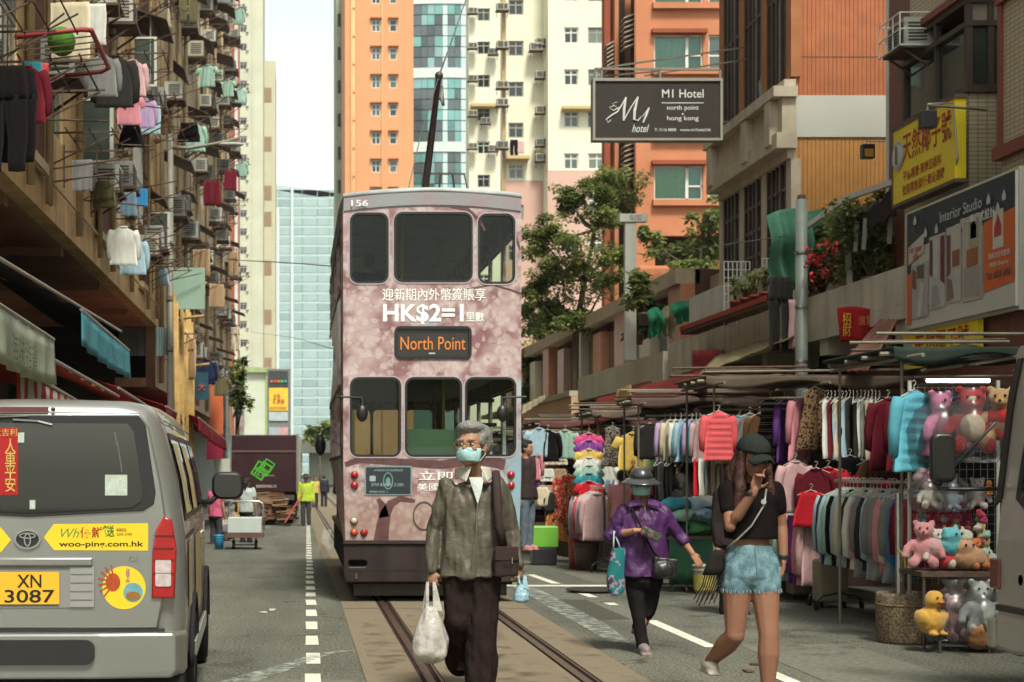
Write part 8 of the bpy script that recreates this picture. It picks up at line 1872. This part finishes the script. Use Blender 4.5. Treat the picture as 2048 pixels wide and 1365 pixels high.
for i, (px, py, Y) in enumerate(fill):
 c = ['charcoal', 'navy', 'black', 'maroon', 'olive', 'teal', 'grey', 'brown', 'cream', 'red', 'purple', 'black', 'white', 'steel blue', 'tan', 'coral', 'black', 'pale pink', 'lilac', 'mint'][i]; kd = ['jacket', 'skirt', 'skirt', 'jacket', 'shirt', 'shirt', 'coat', 'shirt', 'hung_trousers', 'jacket', 'shirt', 'skirt', 'shirt', 'jacket', 'tee', 'shirt', 'skirt', 'tee', 'shirt', 'tee'][i]
 hg(px, py, Y, kd, c, '%s %s, %s of the mixed clothes behind the middle stalls' % (c, {'tee': 't-shirt', 'hung_trousers': 'trousers'}.get(kd, kd), ORD[i]), .8, grp='mixed clothes in the middle stalls')
# far stalls: underwear grid and floral dresses
for r_ in range(4):
 for c_ in range(3):
  col_ = [['cream', 'white', 'black'], ['pale pink', 'cream', 'cream'], ['cream', 'white', 'tan'], ['pale pink', 'tan', 'black']][r_][c_]
  hg(1070 + c_ * 25, 872 + r_ * 33, 29.4, 'shorts', col_, '%s shorts on the display grid, %s row down, %s across' % (col_, ORD[r_], ORD[c_]), .55, 0, hanger=False, grp='shorts on the grid')
for i, (px, py, c, kd, pt) in enumerate([(1120, 955, 'red', 'dress', FLOR), (1134, 950, 'red', 'dress', FLOR), (1144, 962, 'orange', 'dress', FLOR2), (1110, 1000, 'orange', 'dress', FLOR2), (1060, 900, 'pink', 'shirt', None), (1052, 930, 'violet', 'shirt', None), (1095, 862, 'black', 'shirt', None), (1130, 862, 'mint', 'tee', None), (1078, 858, 'pale blue', 'tee', None), (1098, 985, 'charcoal', 'cap_bag', None), (1085, 975, 'cream', 'cap_bag', None)]):
 hg(px, py, 28.2, kd, c, '%s %s, %s of the far display by the tram' % ('floral ' + c if pt else c, {'tee': 't-shirt', 'cap_bag': 'bag'}.get(kd, kd), ORD[i]), .8 if kd != 'dress' else .75, patt=pt, grp='far display by the tram')
cc_ = ['white', 'pink', 'black', 'teal', 'cream', 'lilac', 'red', 'grey', 'yellow', 'navy', 'mint', 'maroon', 'tan', 'pale blue', 'coral', 'charcoal']
n_ = 0
for si, (a, b, x0, x1, z) in enumerate(STALLS[1:8]):
 if si < 2: continue
 for q in range(9):
  c = rnd.choice(cc_); kd = rnd.choice(['shirt', 'tee', 'dress', 'jacket', 'hung_trousers', 'coat']); x = x0 + .25 + (x1 - x0 - .5) * q / 8; zz = z + gz(a) * .6 - .25
  garment(kd, c, (x, b - .5, zz), rnd.uniform(-.6, .6), '%s %s hanging at the back of the %s stall, %s from the left' % (c, {'tee': 't-shirt', 'hung_trousers': 'trousers'}.get(kd, kd), SN[si + 1], ORD[q]), 'garments at the back of the stalls', (.8,) * 3); n_ += 1
  c = rnd.choice(cc_); kd = rnd.choice(['shirt', 'tee', 'skirt', 'jacket', 'hung_trousers'])
  if q % 2 == 0: garment(kd, c, (x, b - 1.1, gz(a) + 1.35), rnd.uniform(-.6, .6), '%s %s on the low rail of the %s stall, %s from the left' % (c, {'tee': 't-shirt', 'hung_trousers': 'trousers'}.get(kd, kd), SN[si + 1], ORD[q]), 'garments on the low rails', (.8,) * 3)
# rolling racks
def rail(label, x, y0, y1, z, g=0, feet=.28):
 e = empty('clothes_rack', (x, y0, g), 0, label, 'clothes rack', 'rolling clothes racks')
 L_ = y1 - y0
 MB().tube([(0, -.12, z), (0, L_ + .12, z)], .016, 8).build('rail', STEEL, e)
 for yy in (0, L_):
  MB().tube([(0, yy, .16), (0, yy, z)], .016, 8).build('upright', DSTEEL, e)
  MB().tube([(-feet, yy - .12, .10), (-feet * .6, yy, .15), (0, yy, .18), (feet * .6, yy, .15), (feet, yy + .12, .10)], .014, 8).build('foot', DSTEEL, e, True)
  for s in (-1, 1): MB().lathe([(.012, -.014), (.045, -.014), (.045, .014), (.012, .014)], 14).xf(Matrix.Translation((s * feet, yy + s * .12, .047)) @ Matrix.Rotation(pi / 2, 4, 'Y')).build('castor', RUBBER, e)
 MB().tube([(0, 0, .2), (0, L_, .2)], .012, 8).build('lower_bar', DSTEEL, e)
 return e
rail('long rolling rack of pastel shirts behind the stone planter', 5.72, 14.35, 16.9, 1.36)
cs = ['maroon', 'maroon', 'blue', 'grey', 'white', 'pink', 'grey', 'grey', 'pale blue', 'charcoal', 'grey', 'pale pink', 'white', 'charcoal', 'mint', 'cream', 'pale blue', 'black', 'mint', 'pale blue', 'charcoal', 'pale blue']
for i, c in enumerate(cs):
 yy = 14.42 + i * .112; kd = 'puffer' if i < 2 else ('coat' if i in (3, 6, 7, 10) else 'shirt')
 garment(kd, c, (5.72 + rnd.uniform(-.01, .01), yy, 1.26), rnd.uniform(-.16, .05) - .12, '%s %s, %s from the front on the long rolling rack' % (c, {'puffer': 'quilted jacket'}.get(kd, kd), ORD[i]), 'shirts on the long rack', (1.04, 1.0, 1.12 if kd == 'shirt' else .92))
rail('short rack of pink and lilac tops beside the young woman', 5.78, 17.5, 18.9, 1.12, 0, .22)
for i, c in enumerate(['pale pink', 'pink', 'violet', 'purple', 'pale pink', 'mint', 'pink', 'pale pink', 'pink']):
 garment('shirt', c, (5.74, 17.55 + i * .15, 1.02), rnd.uniform(-.1, .3), '%s top, %s from the front on the short rack' % (c, ORD[i]), 'tops on the short rack', (.95, 1, 1.2))
rail('far rolling rack of pastel t-shirts by the brown bin', 4.72, 24.6, 26.3, 1.30, gz(25), .22)
for i, c in enumerate(['pale pink', 'pale blue', 'pale pink', 'coral', 'cream', 'lilac', 'white', 'black', 'black', 'charcoal']):
 garment('shirt' if i < 7 else 'skirt', c, (4.62 + (.0 if i < 7 else .35), 24.65 + i * .15, 1.30 + gz(25) - .1), rnd.uniform(-.2, .2), '%s %s, %s from the front on the far rack' % (c, 'shirt' if i < 7 else 'skirt', ORD[i]), 'clothes on the far rack', (.95, 1, 1.05))
# fabric table
ft = empty('fabric_table', (4.55, 19.6, 0), 0, 'table heaped with folded green and blue fabric by the bucket', 'table')
MB().box(0, .85, 0, 1.6, .62, .66).build('top', MATTE, ft, color=(.12, .08, .06))
for x, y in ((.05, .05), (.8, .05), (.05, 1.5), (.8, 1.5)): MB().tube([(x, y, 0), (x, y, .62)], .018, 8).build('leg', DSTEEL, ft)
MB().grid(lambda u, v: (.85 * u, -.01 + .02 * sin(18 * u), .62 - .55 * v), 14, 3).build('skirt', CLOTH, ft, True, (.03, .09, .05), solid=.006)
fabc = [('dark green', .12, .0), ('green', .4, .02), ('dark green', .62, .0), ('mint', .2, .17), ('pale blue', .45, .18), ('hot pink', .08, .16), ('steel blue', .65, .16), ('pale blue', .35, .3), ('white', .55, .31), ('teal', .15, .3)]
for i, (c, x, z) in enumerate(fabc):
 g = MB(); g.ell((0, 0, .08), (.19, .28, .09), 18, 10); g.ell((.06, -.05, .07), (.14, .2, .08), 14, 8)
 o = remesh(g, 'folded_fabric', .018, CLOTH, None, 2, CN[c], folds(i * 3.1, .035, (7, 7, 12))); o.location = (4.55 + x, 19.85 + .12 * (i % 3), .66 + z); o.rotation_euler = (0, rnd.uniform(-.15, .15), rnd.uniform(0, 3)); tag(o, '%s folded fabric, %s in the heap on the fabric table' % (c, ORD[i]), 'fabric', 'fabric heap')
# bins, buckets, planter
def pail(name, label, px, py, Y, r, h, colour, rim=True, taper=.82, cat='bucket'):
 s = F / Y; e = empty(name, ((px - VX) / s, Y, gz(Y)), 0, label, cat)
 MB().lathe([(0.01, 0), (r * taper, 0), (r * .98, h * .93), (r * .98, h), (r * .9, h), (r * .88, h * .9), (r * .3, h * .86)], 24).build('shell', PLAST, e, True, colour)
 if rim: MB().tube([(r * 1.0 * cos(6.283 * i / 24), r * sin(6.283 * i / 24), h) for i in range(24)], .012, 6, closed=True).build('rim', PLAST, e, True, [min(1, c * 1.3) for c in colour]); MB().tube([(r * 1.0 * cos(6.283 * i / 24), r * sin(6.283 * i / 24), h * .85) for i in range(24)], .008, 6, closed=True).build('rim', PLAST, e, True, colour)
 return e
b1 = pail('paint_bucket', 'white bucket with yellow label on the road by the fabric table', 1410, 1182, 19.3, .145, .34, (.42, .40, .32))
MB().lathe([(.135, .05), (.143, .24)], 24, cap=False).build('label', mat('bucket_label', (.6, .46, .06), .5, 0, .2, 14, col2=(.2, .2, .1)), b1, True)
pail('rubbish_bin', 'brown ribbed bin beside the far rack', 1172, 1112, 25.2, .20, .42, (.13, .085, .06), cat='bin')
pail('rubbish_bin', 'orange-red bin left of the brown bin', 1150, 1105, 25.6, .11, .5, (.5, .08, .03), cat='bin')
pail('blue_bucket', 'small bright blue bucket on the road behind the van', 438, 1104, 34.3, .11, .3, (.03, .24, .42))
e = empty('green_crate', ((1087 - VX) / (F / 27), 27.0, gz(27)), 0, 'lime green crate on a black tub at the far stalls', 'crate')
MB().box(-.22, .22, -.2, .2, .30, .66).build('crate_body', PLAST, e, color=(.16, .42, .05), bevel=.02); MB().box(-.2, .2, -.18, .18, 0, .30).build('tub', PLAST, e, color=(.025, .025, .028), bevel=.02)
PEB = mat('pebble_concrete', (.22, .16, .10), .9, 0, .2, 3); n, L, b = nodes_of(PEB)
tcn = n.new('ShaderNodeTexCoord'); vo = n.new('ShaderNodeTexVoronoi'); vo.inputs['Scale'].default_value = 60; L.new(tcn.outputs['Object'], vo.inputs['Vector']); rp = n.new('ShaderNodeValToRGB'); e_ = rp.color_ramp.elements; e_[0].color = (.36, .28, .18, 1); e_[1].position = .75; e_[1].color = (.12, .085, .055, 1)
mx = n.new('ShaderNodeMix'); mx.data_type = 'RGBA'; mx.blend_type = 'MULTIPLY'; mx.inputs['Factor'].default_value = .15; L.new(vo.outputs['Distance'], rp.inputs[0]); L.new(rp.outputs[0], mx.inputs[6]); L.new(vo.outputs['Color'], mx.inputs[7]); L.new(mx.outputs[2], b.inputs['Base Color'])
bp = n.new('ShaderNodeBump'); bp.inputs['Strength'].default_value = .5; bp.inputs['Distance'].default_value = .008; bp.invert = True; L.new(vo.outputs['Distance'], bp.inputs['Height']); L.new(bp.outputs[0], b.inputs['Normal'])
pl = empty('stone_planter', ((1811 - VX) / 233, F / 233, 0), 0, 'round pebbled concrete planter on the road in front of the toy stall', 'planter')
MB().lathe([(.02, 0), (.22, 0), (.235, .03), (.245, .30), (.245, .41), (.235, .43), (.19, .43), (.185, .36), (.02, .35)], 32).build('shell', PEB, pl, True); MB().tube([(.243 * cos(6.283 * i / 32), .243 * sin(6.283 * i / 32), .33) for i in range(32)], .010, 6, closed=True).build('groove_ring', PEB, pl, True)
MB().tube([(-.02, .1, .3), (-.02, .12, 1.28)], .026, 8).build('pipe', STEEL, pl); MB().tube([(-.05, .05, .80), (0, .02, .74), (.02, .05, .62), (-.01, .06, .52)], .012, 6).build('ribbon', PAINT, pl, color=(.55, .45, .12))
for i, (px, Y, c) in enumerate(((1660, 17.2, (.28, .24, .17)), (1605, 18.2, (.2, .17, .13)))):
 cb_ = empty('storage_box', ((px - VX) / (F / Y), Y, 0), 0, ['tan suitcase standing under the long rack', 'grey box under the short rack'][i], 'box'); MB().box(-.16, .16, -.12, .12, .06, .52).build('shell', MATTE, cb_, color=c, bevel=.03)
 for s in (-1, 1): MB().lathe([(.01, -.01), (.035, -.01), (.035, .01), (.01, .01)], 12).xf(Matrix.Translation((s * .12, -.1, .036)) @ Matrix.Rotation(pi / 2, 4, 'Y')).build('wheel', RUBBER, cb_)
# toy display: wire grid, shelf and plush toys
tg = empty('toy_grid', (5.27, 13.75, 0), 0, 'white wire grid panel that carries the plush toys', 'display grid')
for i in range(13): MB().bar((.06 * i, 0, .5), (.06 * i, 0, 2.2), .0045).build('wire', STEEL, tg)
for i in range(22): MB().bar((0, .006, .55 + .078 * i), (.74, .006, .55 + .078 * i), .0045).build('wire', STEEL, tg)
for x in (-.01, .75): MB().tube([(x, 0, 0), (x, 0, 2.25)], .018, 8).build('post', MATS['white_frame'], tg)
ts = empty('toy_shelf', (5.15, 13.2, 0), 0, 'low wire table heaped with plush toys', 'table')
MB().box(0, .82, 0, .5, .60, .64).build('top', RUST, ts)
for x, y in ((.03, .03), (.79, .03), (.03, .47), (.79, .47)): MB().tube([(x, y, 0), (x, y, .6)], .014, 6).build('leg', DSTEEL, ts)
PLUSH = mat('plush', objcol=True, rough=.95, var=.18, scale=30, bump=.5, bscale=120, sheen=.3, spec=.1)
PM = {}
def plush_mesh(kind):
 if kind in PM: return PM[kind]
 m = MB()
 if kind == 'bear':
  m.ell((0, 0, .30), (.17, .14, .19)); m.ell((0, -.03, .56), (.14, .12, .125)); m.ell((0, -.13, .53), (.06, .05, .045))
  for s in (-1, 1): m.ell((s * .11, 0, .67), (.05, .03, .05)); m.tube([(s * .12, -.03, .40), (s * .22, -.08, .30), (s * .25, -.12, .22)], [.055, .06, .05], 10); m.ell((s * .25, -.12, .21), .052); m.tube([(s * .08, -.03, .18), (s * .14, -.16, .09), (s * .15, -.24, .09)], [.07, .07, .06], 10); m.ell((s * .15, -.25, .11), (.06, .045, .08))
 elif kind == 'duck':
  m.ell((0, 0, .2), (.19, .2, .2)); m.ell((0, -.06, .48), (.13, .13, .13)); m.ell((0, .2, .28), (.07, .09, .05))
  for s in (-1, 1): m.ell((s * .18, 0, .24), (.05, .13, .10)); m.ell((s * .08, -.14, .03), (.06, .09, .03))
 elif kind == 'bunny':
  m.ell((0, 0, .22), (.15, .13, .2)); m.ell((0, -.03, .48), (.13, .12, .12))
  for s in (-1, 1): m.tube([(s * .05, 0, .56), (s * .07, .01, .7), (s * .09, .0, .80)], [.035, .045, .02], 10); m.ell((s * .10, -.14, .06), (.06, .12, .055)); m.ell((s * .16, -.05, .26), (.05, .06, .09))
 elif kind == 'blob': m.ell((0, 0, .16), (.22, .17, .16)); m.ell((-.08, -.05, .28), (.13, .12, .11)); m.ell((-.18, -.03, .34), (.04, .03, .05)); m.ell((.02, -.03, .38), (.04, .03, .05)); m.ell((.18, 0, .1), (.10, .1, .09))
 o = remesh(m, 'plush', .02, PLUSH, None, 3, None, folds(2, .008, (14, 14, 14))); PM[kind] = o.data; bpy.data.objects.remove(o)
 return PM[kind]
_eye = MB().ell((0, 0, 0), (.016, .012, .016), 10, 7).mesh('eye', BLACK, True)
def plush(kind, c, loc, rz, k, label, rx=0, parts=True):
 o = inst('plush_toy', plush_mesh(kind), None, loc, (rx, 0, rz), k, None, c); tag(o, label, 'plush toy', 'plush toys on the toy stall')
 if parts:
  hz_ = {'bear': (.05, -.145, .60), 'duck': (.05, -.18, .52), 'bunny': (.05, -.14, .50), 'blob': (-.04, -.165, .31)}[kind]
  for s in (-1, 1): inst('eye', _eye, o, ((s * hz_[0]) if kind != 'blob' else -.08 + s * .05, hz_[1], hz_[2]))
  if kind == 'duck': inst('beak', MB().ell((0, -.19, .46), (.05, .05, .02), 12, 8).mesh('beak', PLAST, True), o, color=(.6, .16, .03))
  if kind == 'bear': inst('nose', _eye, o, (0, -.185, .545))
 return o
def tp(px, py, Y): return P(px, py, Y)
plush('bear', (.50, .16, .30), tp(1880, 912, 13.5), .3, .78, 'pink plush in a pink dress hanging at the top left of the grid')
MB().lathe([(.07, .32), (.10, .2), (.2, .02), (.19, .0)], 20, cap=False).build('dress', CLOTH, [o for o in COL.objects if o.name.startswith('plush_toy')][-1], True, (.55, .16, .32), solid=.01)
rb_ = plush('bear', (.42, .02, .03), tp(1943, 915, 13.4), -.3, .84, 'big red plush with cream belly hanging at the top of the grid'); MB().ell((0, -.09, .30), (.12, .08, .14), 16, 10).build('belly', PLUSH, rb_, True, (.5, .42, .3)); MB().ell((0, -.05, .55), (.10, .11, .09), 14, 9).build('face', PLUSH, rb_, True, (.5, .42, .3))
tb_ = plush('bear', (.42, .26, .12), tp(2003, 902, 13.3), -.5, .76, 'tan teddy bear in a red shirt at the top right by the bus'); MB().ell((0, -.0, .36), (.18, .15, .13), 16, 10).build('shirt', CLOTH, tb_, True, (.42, .03, .03))
plush('blob', (.55, .14, .28), tp(1866, 975, 13.5), 0, .42, 'fluffy hot pink plush under the pink dress toy', parts=False); plush('blob', (.55, .40, .42), tp(1840, 968, 13.5), 1, .36, 'pale pink fluffy plush at the left edge of the grid', parts=False)
for i, (px, c, kd) in enumerate(((1857, (.5, .46, .38), 'bear'), (1905, (.38, .45, .5), 'bunny'), (1955, (.5, .44, .42), 'bear'))): plush(kd, c, tp(px, 1022, 13.5), -.2 * i, .40, '%s plush, %s in the upper grid row' % (('cream', 'pale blue', 'white')[i], ORD[i]))
plush('duck', (.6, .22, .04), tp(1977, 990, 13.4), 0, .2, 'small orange plush at the right of the grid')
kc = [('teal', (.06, .3, .3)), ('red', (.45, .03, .04)), ('pink', (.5, .2, .25)), ('orange', (.5, .18, .05)), ('maroon', (.2, .03, .05)), ('pale pink', (.5, .35, .35)), ('grey', (.3, .28, .3)), ('red', (.5, .02, .04)), ('white', (.5, .45, .42)), ('pink', (.5, .12, .22)), ('crimson', (.35, .02, .08)), ('tan', (.4, .28, .18))]
for i, (cn, c) in enumerate(kc): plush(['bear', 'bunny', 'blob'][i % 3], c, tp(1842 + (i % 6) * 23, 1066 + 0 * i if i < 6 else 1046, 13.55 if i < 6 else 13.6), .3 * (i % 3), .17, '%s key-ring toy, %s in the %s key-ring row' % (cn, ORD[i % 6], 'lower' if i < 6 else 'upper'))
for i, (px, cn, c) in enumerate(((1960, 'red', (.45, .03, .05)), (1968, 'crimson', (.4, .02, .1)), (1955, 'white', (.5, .47, .42)), (1972, 'mint', (.3, .45, .38)), (1963, 'dark red', (.3, .02, .03)))): plush('blob', c, tp(px, 1035 + i * 14, 13.35), i, .17, '%s round toy, %s down the right edge of the grid' % (cn, ORD[i]))
tbl = [('bear', 1848, 1128, 'pink', (.5, .22, .22), .42, -.4), ('bear', 1878, 1132, 'white and black', (.5, .48, .42), .36, -.1), ('blob', 1905, 1118, 'turquoise', (.12, .42, .45), .48, .5), ('blob', 1935, 1126, 'striped orange', (.5, .28, .15), .5, .2), ('bunny', 1962, 1122, 'yellow', (.55, .44, .15), .36, .6), ('blob', 1920, 1105, 'cream', (.5, .47, .36), .45, 1.2), ('blob', 1890, 1136, 'red', (.45, .05, .05), .34, 2.0), ('bear', 1950, 1138, 'orange', (.5, .15, .04), .28, .3), ('blob', 1972, 1136, 'mint', (.3, .45, .38), .35, .1), ('blob', 1868, 1108, 'pale pink', (.5, .3, .3), .4, 2.4)]
for i, (kd, px, py, cn, c, k, rz) in enumerate(tbl):
 p_ = tp(px, py, 13.42 - .02 * (i % 4)); p_.z = .645 + (.10 if i in (2, 5, 9) else 0); plush(kd, c, p_, rz, k * 1.4, '%s plush toy, %s in the heap on the toy table' % (cn, ORD[i]))
dk = plush('duck', (.60, .34, .06), V(((1862 - VX) / 246, F / 246, .14)), .35, .60, 'yellow plush duck on the lower rack')
plush('bear', (.5, .28, .30), V(((1908 - VX) / 242, F / 242, .05)), .2, .58, 'pink plush bear in clear wrap below the toy table'); plush('bear', (.46, .5, .46), V(((1962 - VX) / 244, F / 244, .12)), -.2, .66, 'white plush bear in clear wrap beside the bus'); plush('blob', (.5, .22, .06), V(((1958 - VX) / 246, F / 246, .02)), .4, .5, 'orange striped plush on the ground rack by the bus')
lr = empty('low_rack', (5.2, 12.95, 0), 0, 'low black wire rack under the duck and bears', 'rack')
for i in range(5): MB().bar((0, .08 * i, .06), (.78, .08 * i, .06), .01).build('wire', DSTEEL, lr)
for x in (0.0, .4, .78): MB().tube([(x, 0, 0), (x, 0, .10)], .012, 6).build('leg', DSTEEL, lr)
wrap = glass('cellophane', (.92, .92, .92), .22, .55, .05, (.5, .5, .48))
for (px, s_, z0, kk, nm) in ((1908, 243, .02, 1, 'clear plastic wrap around the pink bear below the table'), (1962, 245.5, .02, 1, 'clear plastic wrap around the white bear beside the bus'), (1943, 240, 1.52, 1.15, 'clear plastic wrap around the big red plush'), (1880, 238, 1.52, 1.1, 'clear plastic wrap around the pink dressed toy'), (1857, 238, 1.12, .62, 'clear wrap around the cream grid toy'), (1905, 238, 1.12, .62, 'clear wrap around the pale blue grid toy')):
 m = MB(); m.loft([[((.24 * pr) * cos(a) * (1 + .15 * mn.noise((cos(a) * 3, sin(a) * 3, z * 9 + px))), .2 * pr * sin(a) * (1 + .15 * mn.noise((cos(a) * 3, sin(a) * 3 + px, z * 9))), z) for a in [6.283 * i / 30 for i in range(30)]] for z, pr in ((.02, .7), (.1, 1.0), (.3, 1.05), (.42, .8), (.5, .3), (.56, .45))])
 o = m.build('plastic_wrap', wrap, None, True); o.location = ((px - VX) / s_, F / s_, z0); o.scale = (kk,) * 3; tag(o, nm, 'plastic wrap')
# trolley with white box on the left
tr = empty('hand_trolley', ((490 - VX) / 93, F / 93, gz(F / 93)), 0, 'white box trolley on the road behind the van mirror', 'trolley')
MB().box(-.36, .36, -.25, .55, .36, .68).build('box', mat('trolley_white', (.45, .5, .46), .6, 0, .08, 3), tr, bevel=.01); MB().box(-.40, .40, -.3, .6, .26, .355).build('deck', mat('deck_brown', (.14, .08, .06), .7, 0, .2), tr); MB().box(-.42, -.36, -.32, -.28, .22, .38).build('corner', RUST, tr)
for s in (-1, 1): MB().lathe([(.02, -.03), (.10, -.03), (.10, .03), (.02, .03)], 16).xf(Matrix.Translation((s * .24, -.1, .10)) @ Matrix.Rotation(pi / 2, 4, 'Y')).build('wheel', RUBBER, tr); MB().bar((s * .24, -.1, .1), (s * .24, -.1, .28), .03).build('fork', DSTEEL, tr)
MB().bar((-.24, -.1, .1), (.24, -.1, .1), .025).build('axle', DSTEEL, tr)
MB().tube([(-.36, .5, .66), (-.36, .55, .95), (-.28, .56, 1.02), (.30, .56, 1.02), (.38, .55, .95), (.40, .5, .40)], .018, 8).build('handle', STEEL, tr, True)
tag(MB().tube([P(478, 1005, F / 92), P(474, 1045, F / 92)], .012, 6).build('yellow_strap', YP), 'short yellow strap hanging on the trolley handle', 'strap')
for i, (px, py, Y, c, h_) in enumerate(((447, 1050, 40, (.35, .3, .25), .5), (455, 1060, 39, (.12, .12, .12), .4), (470, 1040, 44, (.3, .2, .14), .6), (512, 1030, 46, (.08, .08, .085), .8))):
 e = empty('goods_sack', ((px - VX) / (F / Y), Y, gz(Y)), 0, ['beige sack by the left kerb behind the van', 'black sack beside the beige sack', 'brown sack behind the trolley', 'tall dark wrapped bundle by the lorry'][i], 'sack'); g = MB(); g.ell((0, 0, h_ * .5), (.2, .18, h_ * .5)); remesh(g, 'sack_body', .03, CLOTH, e, 1, c, folds(i, .05, (6, 6, 6)))
hz_m = bpy.data.materials.new('haze'); hz_m.use_nodes = True
n = hz_m.node_tree.nodes; n.clear(); pv = n.new('ShaderNodeVolumePrincipled'); pv.inputs['Color'].default_value = (.93, .97, .95, 1); pv.inputs['Density'].default_value = .0002; pv.inputs['Anisotropy'].default_value = .2
ho = n.new('ShaderNodeOutputMaterial'); hz_m.node_tree.links.new(pv.outputs[0], ho.inputs['Volume'])
tag(MB().box(-410, 510, -170, 910, -1.6, 87).build('haze', hz_m), kind='stuff')
bpy.data.scenes.remove(TMP)
